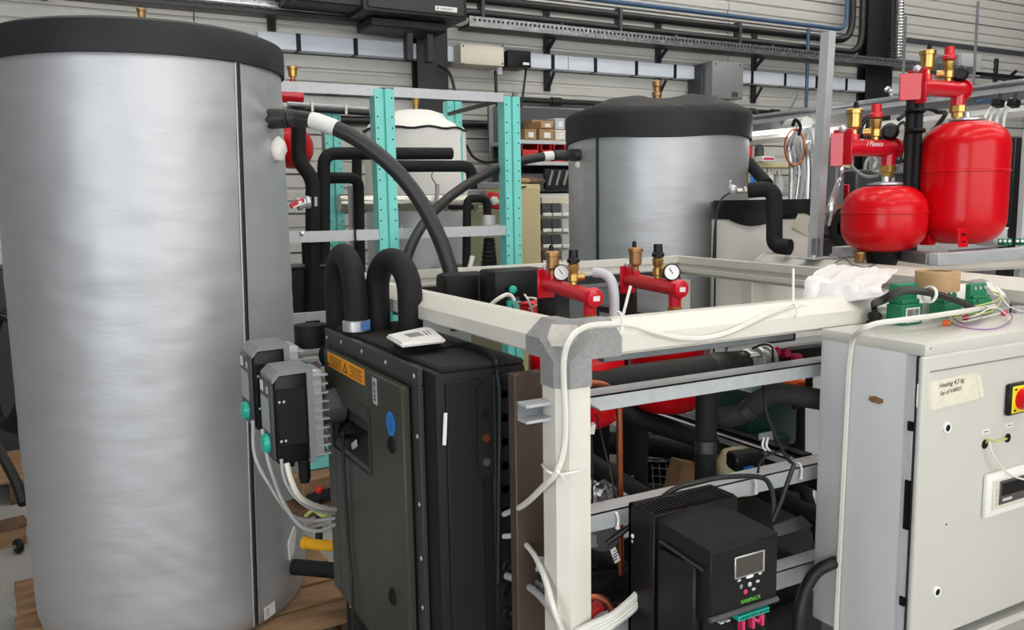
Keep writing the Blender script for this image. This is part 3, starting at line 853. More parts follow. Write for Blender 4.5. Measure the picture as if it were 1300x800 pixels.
MB().tube([(DXo+0.002, 2.26, 0.905), (DXo-0.010, 2.18, 0.945), (DXo-0.008, 2.15, 0.962)], 0.007, 8).build('latch_lever', m_black, dr)
MB().box((DXo+0.006, 2.155, 0.905), (0.003, 0.045, 0.018), Matrix.Rotation(R(-28), 3, 'X')).build('small_label', m_lgrey, dr, label='small grey printed label')
# stickers
ost = MB().bb(DXo-0.0012, DXo, 2.028, 2.352, 1.094, 1.136).build('warning_sticker', m_orange, dr, label='orange warning sticker with black print')
for k_ in range(5):
    for (ya, yb) in ((2.215, 2.33), (2.04, 2.15)):
        MB().bb(DXo-0.0018, DXo-0.0010, ya+0.012*(k_ % 2), yb-0.014*((k_*3) % 4)/2, 1.1005+k_*0.0064, 1.1025+k_*0.0064).build('print_line', m_ink, ost, smooth=False)
MB().poly([V(DXo-0.0012, 2.165, 1.101), V(DXo-0.0012, 2.205, 1.101), V(DXo-0.0012, 2.185, 1.129)], (-0.0006, 0, 0)).build('warning_triangle', m_ink, ost, smooth=False)
MB().poly([V(DXo-0.0017, 2.175, 1.1045), V(DXo-0.0017, 2.195, 1.1045), V(DXo-0.0017, 2.185, 1.120)], (-0.0004, 0, 0)).build('triangle_field', m_orange, ost, smooth=False)
MB().bb(DXo-0.0026, DXo-0.0010, 2.3365, 2.347, 1.098, 1.104).build('print_mark', m_ink, ost, smooth=False)
bst = MB().bb(DXo-0.0012, DXo, 1.935, 1.965, 1.062, 1.128).build('barcode_sticker', m_lgrey, dr, label='narrow upright grey barcode sticker')
z = 1.07
while z < 1.12:
    w = random.choice((0.0012, 0.002, 0.003)); MB().bb(DXo-0.0018, DXo-0.001, 1.943, 1.957, z, z+w).build('bar', m_ink, bst, smooth=False); z += w+random.choice((0.0014, 0.0022, 0.003))
mb = MB(); n = 28
mb.poly([V(DXo-0.001, 1.842+0.030*math.cos(2*PI*i/n), 1.036+0.030*math.sin(2*PI*i/n)) for i in range(n)], (-0.001, 0, 0))
rs = mb.build('round_sticker', m_blue, dr, label='round blue sticker')
for k_ in range(5):
    MB().bb(DXo-0.0026, DXo-0.0019, 1.842-0.016, 1.842+0.016-0.004*(k_ % 3), 1.020+k_*0.007, 1.0225+k_*0.007).build('print_line', m_bluep, rs, smooth=False)
for z in (0.985, 0.590):
    MB().lathe([(0, 0.010), (0.014, 0.008), (0.021, 0.003), (0.022, 0)], (DXo, 1.842 if z > 0.8 else 1.872, z), axis=(-1, 0, 0), seg=18).build('plug', m_blackd, dr)
# holes, grommets and plate on the side
for z in (1.122, 1.068, 1.012, 0.956, 0.900, 0.846):
    MB().lathe([(0.009, 0.002), (0.0125, 0.003), (0.0125, 0), (0, -0.0)], (0.866, 1.640, z), axis=(0, -1, 0), seg=14).build('hole_rim', m_blackd, mod)
MB().poly([V(0.800, 1.6475, 1.145), V(0.840, 1.6475, 1.165), V(0.840, 1.6475, 0.935), V(0.800, 1.6475, 0.935)], (0, -0.006, 0)).build('knockout_plate', m_blackm, mod)
for z, mt in ((1.083, m_blackd), (1.028, m_copper), (0.972, m_dgrey)):
    MB().cyl((0.820, 1.6425, z), (0.820, 1.638, z), 0.0095, seg=14).build('knockout', mt, mod)
for z, s in ((0.715, 1.0), (0.655, 1.5), (0.600, 1.0), (0.545, 1.0), (0.49, 1.0)):
    MB().lathe([(0.005*s, 0.004), (0.009*s, 0.007), (0.0145*s, 0.004), (0.0155*s, 0)], (0.866, 1.640, z), axis=(0, -1, 0), seg=18).build('grommet', m_rubber, mod)
    MB().cyl((0.866, 1.641, z), (0.866, 1.637, z), 0.006*s, seg=12).build('grommet_hole', m_blackd, mod)
MB().box((0.7215, 1.6445, 1.062), (0.008, 0.003, 0.072), Matrix.Rotation(R(4), 3, 'Y')).build('white_strip', m_white, mod, label='short white tape strip')
# thin cable hanging out of the pocket down the door
cable('power_cable', m_bcable, [V(DXo+0.004, 2.15, 0.95), V(DXo-0.012, 2.19, 0.93), V(DXo-0.010, 2.205, 0.80), V(DXo-0.008, 2.20, 0.6), V(DXo-0.010, 2.18, 0.48), V(DXo-0.010, 2.19, 0.34)], 0.0042,
      label='thin black cable hanging from the handle pocket of the charcoal olive door', cat='cable')
# black foam U bends out of the module's top
def ubend(label, pa, pb, top, r, lean=V(0, 0, 0)):
    t = thing('insulated_u_bend', label, 'pipe', pa, group='foam wrapped U bends')
    c = (pa+pb)/2; hw = (pb-pa)/2
    zt_ = top-hw.length
    pts = [pa+V(0, 0, -0.03), pa+V(0, 0, (zt_-pa.z)*0.5)]
    for i in range(15):
        th = PI-PI*i/14
        pts.append(c+lean+hw*math.cos(th)+V(0, 0, zt_-pa.z+(pa.z-c.z))+V(0, 0, hw.length*1.05*math.sin(th)))
    pts += [pb+V(0, 0, (zt_-pb.z)*0.5), pb+V(0, 0, -0.03)]
    MB().tube(pts, r, 20).build('foam_sleeve', m_foam, t)
    return t
zU = 1.196; UT = 1.405
tU = ubend('left black foam U bend with a blue and grey pipe clamp', pz(428, 410, zU), pz(453, 422, zU), UT, 0.033)
q = pz(453, 422, zU)+V(0, 0, 0.004)
cl_ = MB().lathe([(0.034, 0), (0.039, 0.002), (0.039, 0.03), (0.034, 0.032)], (q.x, q.y, q.z), seg=20).build('pipe_clamp', m_alu, tU)
q2 = q+V(0.010, -0.036, 0.018)
MB().box(q2, (0.036, 0.012, 0.026), Matrix.Rotation(R(-18), 3, 'Z'), 0.003).build('clamp_block', m_bluep, cl_, label='blue clamp block')
ubend('right black foam U bend, nearer the thermostat', pz(481, 418, zU), pz(522, 426, zU), UT-0.01, 0.034)
# thermostat on the module
def thermostat():
    c = pz(527, 438, 1.2)
    zb = 1.197
    t = thing('thermostat', 'white room thermostat lying on top of the black module', 'thermostat', (c.x, c.y, zb))
    a, b, d, e = pz(490, 426, 1.228), pz(509, 437, 1.228), pz(566, 431, 1.228), pz(546, 414, 1.228)
    cc = (a+b+d+e)/4
    base = [cc+(p-cc)*0.80 for p in (a, b, d, e)]
    low = [cc+(p-cc)*0.72 for p in (a, b, d, e)]
    mb = MB(); lo_ = [mb.bm.verts.new((p.x, p.y, zb)) for p in low]; hi_ = [mb.bm.verts.new((p.x, p.y, zb+0.024)) for p in base]
    mb.bm.faces.new(lo_); mb.bm.faces.new(hi_)
    for i in range(4): mb.bm.faces.new((lo_[i], lo_[(i+1) % 4], hi_[(i+1) % 4], hi_[i]))
    mb.build('wall_box', m_black, t, smooth=False)
    mb = MB(); mb.poly([V(p.x, p.y, zb+0.022) for p in (a, b, d, e)], (0, 0, 0.011))
    es = [e_ for e_ in mb.bm.edges]
    bmesh.ops.bevel(mb.bm, geom=es, offset=0.004, segments=2, affect='EDGES')
    mb.build('cover', m_white, t)
    f = lambda u, v: a*(1-u)*(1-v)+b*u*(1-v)+e*(1-u)*v+d*u*v
    mb = MB(); mb.poly([V(*f(u, v).xy, zb+0.0325) for u, v in ((0.30, 0.30), (0.62, 0.34), (0.62, 0.66), (0.30, 0.62))], (0, 0, 0.0012))
    mb.build('display', m_lcd, t, smooth=False)
    for v0, v1 in ((0.71, 0.75), (0.79, 0.82)):
        mb = MB(); mb.poly([V(*f(u, v).xy, zb+0.0325) for u, v in ((0.30, v0), (0.62, v0), (0.62, v1), (0.30, v1))], (0, 0, 0.001))
        mb.build('button_row', m_grey, t, smooth=False)
    return cc
tc_ = thermostat()
cable('power_cable', m_bcable, [pz(560, 441, 1.2), pz(590, 437, 1.203), pz(615, 445, 1.205), pz(627, 455, 1.203), pz(631, 461, 1.200), py(631, 470, 1.632), py(634, 500, 1.632), py(634, 560, 1.634), py(633, 640, 1.634), py(632, 740, 1.634)], 0.0052,
      label='black cable from the white thermostat over the edge of the black module', cat='cable')

# white cables from the module's side round the post
def wcable(lab, pts, r, mat=m_wcable, **kw): return cable('white_cable', mat, pts, r, label=lab, cat='cable', **kw)
yF = FY0-0.008
wcable('white cable looping from the black module up the post and along the front beam',
       [py(640, 653, 1.632), py(665, 641, 1.50), py(690, 618, 1.40), py(706, 600, 1.362), py(716, 570, 1.362), py(718, 530, 1.362), py(716, 490, 1.362), py(716, 455, 1.352), py(724, 430, 1.345), py(742, 416, 1.362), py(770, 412, 1.372), py(800, 413, 1.364),
        py(830, 422, 1.360), py(860, 429, 1.358), py(890, 430, 1.358), py(920, 424, 1.360), py(950, 411, 1.362), py(980, 397, 1.380), py(1005, 389, 1.395), py(1030, 390, 1.40), py(1065, 396, 1.40), py(1095, 400, 1.39), py(1130, 398, 1.36), py(1145, 395, 1.35)], 0.0065)
wcable('upper of two white cables dropping from the black module behind the post foot', [py(640, 681, 1.632), py(656, 682, 1.58), py(675, 700, 1.50), py(690, 730, 1.42), py(702, 770, 1.362), py(716, 810, 1.355), py(724, 850, 1.36)], 0.0062)
wcable('thicker grey white cable leaving the lowest big grommet of the module', [py(643, 731, 1.635), py(660, 738, 1.58), py(684, 755, 1.48), py(704, 782, 1.40), py(722, 815, 1.35), py(735, 850, 1.345)], 0.0082, m_gcable)

# ================================================================ PUMP HEADS (left, before the big tank)
def pump(label, X0, Y0, zt, zb, Yb):
    t = thing('circulation_pump', label, 'pump', (X0+0.07, (Y0+Yb)/2, zb-0.1), group='pump heads beside the big tank')
    w = 0.088
    # black cover facing us, grey shell over the top
    MB().bb(X0, X0+w, Y0, Yb, zb, zt-0.013, 0.010, 2).build('black_cover', m_black, t)
    MB().bb(X0+0.004, X0+w-0.004, Y0-0.004, Y0+0.01, zb+0.05, zt-0.05, 0.003).build('terminal_lid', m_black, t)
    mb = MB()
    pf = [(X0-0.004, zt-0.034), (X0-0.004, zt-0.022), (X0+0.016, zt-0.002), (X0+w+0.016, zt), (X0+w+0.016, zb-0.005), (X0+w, zb-0.005), (X0+w, zt-0.012), (X0+0.014, zt-0.014)]
    mb.poly([V(a, Y0-0.003, b) for a, b in pf], (0, Yb-Y0+0.006, 0))
    mb.build('grey_shell', m_grey, t, angle=25)
    # display side
    fc = MB().bb(X0-0.010, X0+0.002, Y0+0.008, Yb-0.008, zb+0.012, zt-0.032, 0.004).build('control_panel', m_dgrey, t)
    MB().bb(X0-0.0125, X0-0.009, Y0+0.026, Yb-0.022, zb+0.085, zt-0.078, 0.001).build('display', m_lcd, fc)
    MB().bb(X0-0.012, X0-0.009, Yb-0.050, Yb-0.020, zt-0.068, zt-0.040, 0.001).build('white_label', m_paper, fc, label='white label')
    MB().bb(X0-0.012, X0-0.009, Y0+0.028, Y0+0.046, zt-0.066, zt-0.048, 0.001).build('small_label', m_lgrey, fc)
    yk = (Y0+Yb)/2-0.012
    MB().lathe([(0.027, 0), (0.027, 0.008), (0.023, 0.015), (0.012, 0.019), (0, 0.019)], (X0-0.010, yk, zb+0.052), axis=(-1, 0, 0), seg=18).build('control_knob', m_tealk, fc, label='teal control knob')
    for z in (zt-0.085, zb+0.066):
        for dx in (0.012, 0.024):
            MB().sphere((X0+dx, Y0-0.003, z), 0.0045, (1, 0.5, 1), 8, 6).build('screw', m_alu, t)
    # fins of the motor housing
    fb = MB().bb(X0+w+0.016, X0+w+0.048, Y0+0.02, Yb-0.01, zb+0.0, zt-0.012, 0.003).build('motor_housing', m_alu, t)
    f0 = None
    for k in range(10):
        z = zt-0.028-k*(zt-zb-0.03)/9.3
        if f0 is None: f0 = MB().bb(X0+w+0.014, X0+w+0.060, Y0+0.006, Yb-0.004, z, z+0.0045).build('cooling_fin', m_alu, fb); z0 = z
        else: piece(f0, Vector(f0.location)+V(0, 0, z-z0))
    MB().cyl((X0+w+0.04, (Y0+Yb)/2, (zt+zb)/2), (X0+w+0.115, (Y0+Yb)/2, (zt+zb)/2), 0.048, seg=18).build('motor_barrel', m_dgrey, t)
    # cable glands underneath
    for dx, r, h in ((0.045, 0.011, 0.022), (0.080, 0.017, 0.075)):
        MB().lathe([(0, -h), (r*0.75, -h), (r, -h+0.015), (r, 0.0), (0, 0)], (X0+dx, Y0+0.04, zb+0.004), seg=12).build('cable_gland', m_black, t)
    return t
pB = pump('front pump head with grey top, black cover and teal knob, overlapping the other', 0.482, 2.215, 1.120, 0.862, 2.352)
pA = pump('rear pump head, half hidden behind the front one, left of the black module', 0.468, 2.40, 1.160, 0.915, 2.545)
# foam pipe the pumps sit on, hidden behind the module
t = thing('insulated_pipe', 'black foam pipe behind the two pump heads', 'pipe', (0.60, 2.55, 0))
MB().tube(fillet([(0.775, 2.51, GZ+0.15), (0.775, 2.51, 1.10), (0.70, 2.47, 1.10)], 0.05), 0.035, 14).build('foam_sleeve', m_foam, t)
MB().lathe([(0, 0), (0.05, 0.0), (0.05, 0.07), (0, 0.075)], pd(395, 440, 2.62), seg=20).build('valve_cap', m_blackm, t)
MB().bb(0.60, 0.66, 2.50, 2.6, 1.03, 1.08, 0.01).build('teal_fitting', m_tealk, t, label='teal fitting')
wcable('left thin grey cable hanging from the rear pump head across the tank', [pd(321, 534, 2.35), pd(324, 580, 2.32), pd(345, 620, 2.32), pd(368, 652, 2.36), pd(395, 661, 2.42), pd(425, 658, 2.46)], 0.0052, m_gcable)
wcable('second grey cable hanging from the rear pump head, with the deepest sag', [pd(333, 545, 2.3), pd(342, 590, 2.28), pd(360, 638, 2.32), pd(382, 668, 2.36), pd(405, 674, 2.40), pd(425, 666, 2.44)], 0.0056, m_gcable)
wcable('thick pale cable curving from the front pump head to the right', [pd(364, 588, 2.2), pd(369, 608, 2.2), pd(380, 630, 2.22), pd(400, 642, 2.3), pd(425, 647, 2.42)], 0.0075)
wcable('thin grey cable curving beside the thick pale one', [pd(357, 583, 2.22), pd(362, 610, 2.22), pd(378, 634, 2.24), pd(400, 648, 2.32), pd(425, 652, 2.42)], 0.0048, m_gcable)
# bits seen in the gap between tank and module
t = thing('yellow_hose', 'amber yellow hose stub between the big tank and the black module', 'hose', pd(400, 692, 2.75))
MB().tube([pd(386, 689, 2.75), pd(405, 692, 2.73), pd(440, 694, 2.7)], 0.018, 12).build('hose', m_yhose, t)
MB().cyl(pd(385, 689, 2.75), pd(391, 690, 2.745), 0.021, seg=12).build('hose_end', m_yhose, t)
t = thing('wooden_box', 'brown timber block in the gap under the front pump head', 'box', pd(400, 615, 2.95))
p = pd(402, 612, 2.95); MB().box(p, (0.16, 0.12, 0.07), Matrix.Rotation(R(12), 3, 'Z'), 0.004).build('timber_block', m_wood, t)
MB().box(p+V(0, 0, -0.08), (0.2, 0.14, 0.03), Matrix.Rotation(R(12), 3, 'Z'), 0.003).build('timber_board', m_wood2, t)
t = thing('teal_tray', 'teal painted rail end glimpsed in the gap behind the front pump head', 'rail', pd(408, 583, 3.0))
p = pd(408, 580, 3.0); MB().box(p, (0.16, 0.05, 0.07), None, 0.003).build('rail', m_teal, t)
MB().box(p+V(0, 0, -0.055), (0.16, 0.05, 0.03), None, 0.003).build('lower_rail', m_galv, t)
t = thing('valve', 'small fitting with a red cap in the gap beside the black module', 'valve', pd(408, 628, 2.8))
MB().cyl(pd(392, 634, 2.8), pd(420, 626, 2.78), 0.018, seg=12).build('body', m_blackm, t); MB().cyl(pd(405, 632, 2.79), pd(405, 690, 2.75), 0.012, seg=10).build('stem', m_blackm, t)
MB().sphere(pd(405, 622, 2.77), 0.014, u=10, v=7).build('red_cap', m_redp, t)
t = thing('cable_connector', 'steel plug connector lying on the cables in the gap', 'connector', pd(405, 665, 2.6))
MB().cyl(pd(393, 668, 2.6), pd(412, 663, 2.57), 0.011, seg=12).build('body', m_steel, t)
MB().cyl(pd(412, 663, 2.57), pd(424, 660, 2.56), 0.014, seg=12).build('nut', m_steel, t)
wcable('yellow green wire end poking out beside the steel plug connector', [pd(388, 655, 2.62), pd(398, 648, 2.6), pd(410, 655, 2.6), pd(424, 650, 2.58)], 0.006, m_ygw)

# ================================================================ GREY CONTROL CABINET, right
CX0, CX1, CY0, CY1, CZ0, CZ1 = 1.565, 2.165, 1.135, 1.362, 0.53, 1.246
DY = 1.085
cab = thing('control_cabinet', 'light grey electrical cabinet with a rounded door, at the right edge', 'cabinet', (1.86, 1.24, CZ0))
mb = MB()
mb.bb(CX0, CX1, CY0, CY1, CZ0, CZ1, 0.006, 2)
mb.build('housing', m_gcabs, cab)
MB().bb(CX0-0.0015, CX1, DY+0.006, CY1+0.001, CZ1-0.026, CZ1+0.002, 0.006, 2).build('rain_lip', m_gcab, cab)
MB().bb(CX0+0.012, CX0+0.020, DY+0.036, CY0+0.004, CZ0, CZ1-0.02, 0.002).build('front_flange', m_gcabs, cab)
MB().bb(CX0+0.014, CX1, DY+0.034, DY+0.040, CZ0+0.03, CZ1-0.03, 0.001).build('seal_frame', m_dgrey, cab)  # dark colour stands for the shade in the door gap
for z0_, z1_ in ((1.055, 1.075), (0.835, 0.945), (0.66, 0.68)):
    MB().bb(CX0+0.008, CX0+0.013, DY+0.034, DY+0.046, z0_, z1_).build('hinge_slot', m_blackd, cab)
MB().bb(CX0, CX1, DY+0.012, CY0, CZ0-0.002, CZ0+0.02, 0.004).build('bottom_lip', m_gcab, cab)
dX0 = py(1172.5, 470, DY).x; dZ0 = py(1218, 798, DY).z; dZ1 = py(1180, 453, DY).z
dr = MB().bb(dX0, CX1, DY, DY+0.014, dZ0, dZ1, 0.006, 3).build('door', m_gcab, cab)
# raised lip pressed along the top of the door
MB().bb(dX0+0.022, CX1-0.01, DY-0.0012, DY+0.004, dZ1-0.034, dZ1-0.031).build('pressed_line', m_grey, dr, smooth=False)
def dpt(x, y, off=0.0): return py(x, y, DY-off)
for (x, y) in ((1201, 543), (1188, 751)):
    c = dpt(x, y)
    lk = MB().lathe([(0.0125, 0.0), (0.0125, 0.004), (0.010, 0.006), (0.0075, 0.005), (0.0075, 0.001)], c, axis=(0, -1, 0), seg=22).build('lock', m_white, dr, label='round lock with a white rim')
    MB().lathe([(0.0085, 0.002), (0.008, 0.005), (0.004, 0.004), (0, 0.0065)], c, axis=(0, -1, 0), seg=16).build('lock_core', m_blackd, lk)
# masking tape label, wrapping over the door edge
a = dpt(1180, 484); b = dpt(1239, 473); c = dpt(1243, 506); d = dpt(1181, 521)
mb = MB(); mb.poly([V(p.x, DY-0.0008, p.z) for p in (a, b, c, d)], (0, -0.0008, 0))
tp = mb.build('masking_tape', m_tape, dr, label='masking tape label with handwriting')
e = dpt(1246, 476)
MB().poly([V(b.x-0.004, DY-0.0018, b.z), V(b.x+0.010, DY-0.004, b.z-0.006), V(c.x+0.012, DY-0.003, c.z+0.004), V(c.x, DY-0.0018, c.z)], (0, -0.001, 0)).build('tape_fold', m_tape, tp)
MB().poly([V(dX0-0.001, DY+0.012, a.z-0.006), V(a.x+0.003, DY-0.0012, a.z-0.002), V(d.x+0.003, DY-0.0012, d.z+0.004), V(dX0-0.001, DY+0.012, d.z+0.008)], (-0.0008, -0.0008, 0)).build('tape_end', m_tape, tp)
q = dpt(1191, 493); text('handwriting', 'Heating 4,5 kg', 0.0145, (q.x, DY-0.0019, q.z), (1, 0, 0.05), (-0.05, 0, 1), m_ink, tp, 0.0002, shear=0.3)
q = dpt(1192, 502.5); text('handwriting', 'Sat of VARIO', 0.0130, (q.x, DY-0.0019, q.z), (1, 0, 0.05), (-0.05, 0, 1), m_ink, tp, 0.0002, shear=0.3)
# isolator switch
c = dpt(1287, 505)
iso = MB().bb(c.x-0.036, c.x+0.036, DY-0.013, DY, c.z-0.036, c.z+0.036, 0.004).build('isolator_base', m_black, dr)
MB().bb(c.x-0.029, c.x+0.032, DY-0.0155, DY-0.012, c.z-0.031, c.z+0.031, 0.002).build('isolator_plate', m_yellow, iso, label='yellow isolator plate')
MB().lathe([(0.024, 0), (0.024, 0.006), (0.021, 0.012), (0.021, 0.016), (0.018, 0.032), (0.012, 0.035), (0, 0.035)], (c.x+0.004, DY-0.015, c.z), axis=(0, -1, 0), seg=24).build('isolator_knob', m_red, iso, label='red isolator knob')
MB().box((c.x+0.004, DY-0.050, c.z), (0.012, 0.018, 0.040), Matrix.Rotation(R(20), 3, 'Y'), 0.003).build('isolator_grip', m_red, iso)
for dz in (-0.024, 0.024):
    MB().box((c.x-0.020, DY-0.016, c.z+dz), (0.008, 0.001, 0.004)).build('plate_mark', m_ink, iso, smooth=False)
# cable holes, tags and the little display
for (x, y) in ((1250, 564), (1279, 556)):
    c = dpt(x, y)
    MB().lathe([(0.0105, 0.0), (0.0105, 0.0015), (0.0085, 0.002), (0.0085, 0.0006), (0, 0.0004)], c, axis=(0, -1, 0), seg=18).build('cable_hole', m_blackd, dr)
for (x, y) in ((1251, 548), (1281, 540)):
    c = dpt(x, y)
    lb = MB().bb(c.x-0.013, c.x+0.013, DY-0.001, DY, c.z-0.005, c.z+0.005).build('name_tag', m_paper, dr)
    MB().bb(c.x-0.008, c.x+0.008, DY-0.0016, DY-0.0008, c.z-0.001, c.z+0.001).build('print_line', m_inkg, lb, smooth=False)
a = dpt(1248, 602); b = dpt(1249, 656)
dz_ = (a.z+b.z)/2
dp = MB().bb(a.x, a.x+0.28, DY-0.012, DY, b.z, a.z, 0.006, 2).build('display_frame', m_white, dr)
MB().bb(a.x+0.018, a.x+0.26, DY-0.015, DY-0.011, b.z+0.016, a.z-0.016, 0.003).build('inner_bezel', m_beige, dp)
q = dpt(1262, 632)
MB().bb(a.x+0.040, a.x+0.21, DY-0.017, DY-0.014, b.z+0.026, a.z-0.020, 0.002).build('screen', m_screen, dp)
MB().bb(a.x+0.046, a.x+0.20, DY-0.0178, DY-0.016, b.z+0.046, a.z-0.026, 0.001).build('dark_display', m_blackd, dp)
for k_ in range(4):
    MB().bb(a.x+0.028, a.x+0.034, DY-0.0165, DY-0.0145, b.z+0.026+k_*0.011, b.z+0.033+k_*0.011).build('key', m_lgrey, dp, smooth=False)
MB().bb(a.x+0.05, a.x+0.085, DY-0.0183, DY-0.0165, b.z+0.034, b.z+0.040).build('print_line', m_lgrey, dp, smooth=False)
for (x, y, r_) in ((1185, 443, 0.003), (1201, 666, 0.0022)):
    c = dpt(x, y); MB().sphere((c.x, DY+(0.008 if y < 450 else -0.0), c.z), r_, u=8, v=6).build('rivet_hole', m_blackd, cab)
# brown scuff mark on the side
s = px(1112, 508, CX0-0.0012)
mb = MB(); n = 18
mb.poly([V(CX0-0.0003, s.y+0.020*math.cos(2*PI*i/n)*(1+0.35*mnoise.noise(V(i*1.7, 0, 0))), s.z+0.0075*math.sin(2*PI*i/n)*(1+0.5*mnoise.noise(V(i*2.3, 5, 0)))) for i in range(n)], (-0.0012, 0, 0))
mb.build('scuff_mark', m_rust, cab, smooth=False, label='brown scuff mark')
# legs that carry the cabinet
for X in (CX0+0.03, CX1-0.03):
    MB().bb(X-0.02, X+0.02, CY1-0.06, CY1-0.02, GZ, CZ0, 0.003).build('leg', m_galvd, cab)
    MB().bb(X-0.02, X+0.02, CY0-0.02, CY0+0.02, GZ, CZ0, 0.003).build('leg', m_galvd, cab)
    MB().bb(X-0.02, X+0.02, CY0-0.02, CY1-0.02, GZ, GZ+0.03, 0.003).build('foot', m_galvd, cab)

wcable('white cable running off the cabinet roof and straight down its left side',
       [pz(1262, 389, 1.262), py(1225, 395, 1.20), py(1185, 401, 1.178), py(1140, 407, 1.172), py(1112, 411, 1.185), py(1094, 419, 1.205), px(1083, 432, CX0-0.012), px(1078, 465, CX0-0.009), px(1075, 520, CX0-0.008), px(1071, 600, CX0-0.008), px(1067, 680, CX0-0.008), px(1062, 780, CX0-0.008), px(1061, 840, CX0-0.008)], 0.0065)
cable('black_hose', m_bcable, [px(1066, 714, CX0+0.01), px(1055, 716, CX0-0.02), px(1035, 728, CX0-0.05), px(1020, 755, CX0-0.08), px(1014, 790, CX0-0.1), px(1013, 840, CX0-0.1)], 0.0145, label='thick black hose leaving the lower left side of the grey cabinet', cat='hose', seg=12)
wcable('thin pale wire linking the two holes of the cabinet door and drooping right', [dpt(1250, 564, -0.004), dpt(1256, 558, 0.012), dpt(1266, 560, 0.012), dpt(1278, 557, 0.003)], 0.0022, m_ygw)
wcable('thin cream wire hanging from the cabinet door holes towards the display', [dpt(1256, 560, 0.010), dpt(1260, 576, 0.018), dpt(1272, 594, 0.022), dpt(1290, 606, 0.022), dpt(1318, 612, 0.022)], 0.0022, m_wcable)

# ================================================================ stuff on the cabinet roof
ZR = CZ1+0.002
def P(x, y, z=ZR): return pz(x, y, z)
t = thing('cable_gland', 'black cable gland standing on the cabinet roof', 'gland', V(*P(1110, 410).xy, ZR))
c = P(1110, 411)
MB().lathe([(0, 0), (0.018, 0), (0.018, 0.006), (0.0135, 0.007), (0.0135, 0.012), (0.016, 0.013), (0.016, 0.024), (0.012, 0.028), (0, 0.028)], c, seg=12).build('nut', m_black, t, angle=25)
g0 = c+V(0, 0, 0.026)
for i, (dx, lab) in enumerate(((0, 'front'), (1, 'middle'), (2, 'rear'))):
    o = V(0.006*(i-1), 0.007*(i-1), 0.002*i)
    p1 = py(1121, 382, 1.235)+o; p2 = py(1146, 370, 1.205)+o; p3 = py(1180, 373, 1.195)+o; p4 = py(1212, 382, 1.215)+o; p5 = py(1236, 392, 1.25)+o
    cable('black_cable', m_bcable, [g0+o*0.4, g0+o+V(0.0, 0.002, 0.02), p1, p2, p3, p4, p5], 0.0062, label=lab+' of three black cables arching from the gland over the green modules', cat='cable', group='black cables on the cabinet roof')
c = py(1180, 374, 1.197)
MB().lathe([(0.017, -0.004), (0.020, -0.003), (0.020, 0.003), (0.017, 0.004), (0.017, -0.004)], c, axis=(1, -0.1, -0.2), seg=14).build('cable_tie', m_white, None, label='white cable tie round the black cables over the green module', cat='cable tie')
def module(label, x0, y1_, w, d, h, z0=ZR, step=True, sticker=True):
    c = P(x0, y1_, z0)
    t = thing('relay_module', label, 'relay', (c.x+w/2, c.y+d/2, z0), group='green relay modules on the cabinet')
    MB().bb(c.x, c.x+w, c.y, c.y+d, z0, z0+h*0.5, 0.002).build('base', m_green, t)
    MB().bb(c.x+0.004, c.x+w-0.004, c.y+0.012, c.y+d, z0+h*0.5, z0+h, 0.003).build('housing', m_green, t)
    MB().bb(c.x+0.006, c.x+w-0.006, c.y+0.004, c.y+0.012, z0+h*0.5, z0+h*0.62, 0.002).build('terminal_ledge', m_green, t)
    n = 3
    for i in range(n):
        X = c.x+w*(i+0.8)/(n+0.6)
        MB().lathe([(0.0035, 0.0), (0.005, 0.001), (0.005, 0.0035), (0.003, 0.003), (0, 0.002)], (X, c.y+0.012, z0+h*0.86), axis=(0, -1, 0), seg=10).build('terminal_screw', m_alu, t)
    if sticker:
        s = MB().bb(c.x+0.012, c.x+w-0.012, c.y-0.0012, c.y, z0+h*0.06, z0+h*0.42).build('barcode_label', m_paper, t, label='white barcode label')
        X = c.x+0.016
        while X < c.x+w-0.018:
            ww = random.choice((0.0008, 0.0014, 0.002))
            MB().bb(X, X+ww, c.y-0.0018, c.y-0.001, z0+h*0.14, z0+h*0.38).build('bar', m_inkg, s, smooth=False); X += ww+random.choice((0.0012, 0.002))
    return t
module('green relay module nearest the black gland, with a white barcode label', 1145, 414, 0.074, 0.045, 0.098)
module('second green relay module under the brown roll, half hidden by cables', 1199, 404, 0.070, 0.045, 0.072, sticker=False)
module('green relay module at the back right, beside the grey frame corner', 1236, 400, 0.075, 0.03, 0.078, sticker=False)
c = P(1206, 370, ZR+0.074)
t = thing('tape_roll', 'brown parcel tape roll lying on top of the green modules', 'tape roll', (c.x, c.y, ZR+0.074))
MB().lathe([(0.034, 0), (0.0500, 0), (0.0505, 0.002), (0.0505, 0.046), (0.0500, 0.048), (0.034, 0.048), (0.034, 0)], (c.x, c.y+0.035, ZR+0.074), seg=36).build('tape_winding', m_card, t)
MB().lathe([(0.030, 0.001), (0.034, 0.001), (0.034, 0.047), (0.030, 0.047), (0.030, 0.001)], (c.x, c.y+0.035, ZR+0.074), seg=30).build('cardboard_core', m_boxbrown, t)
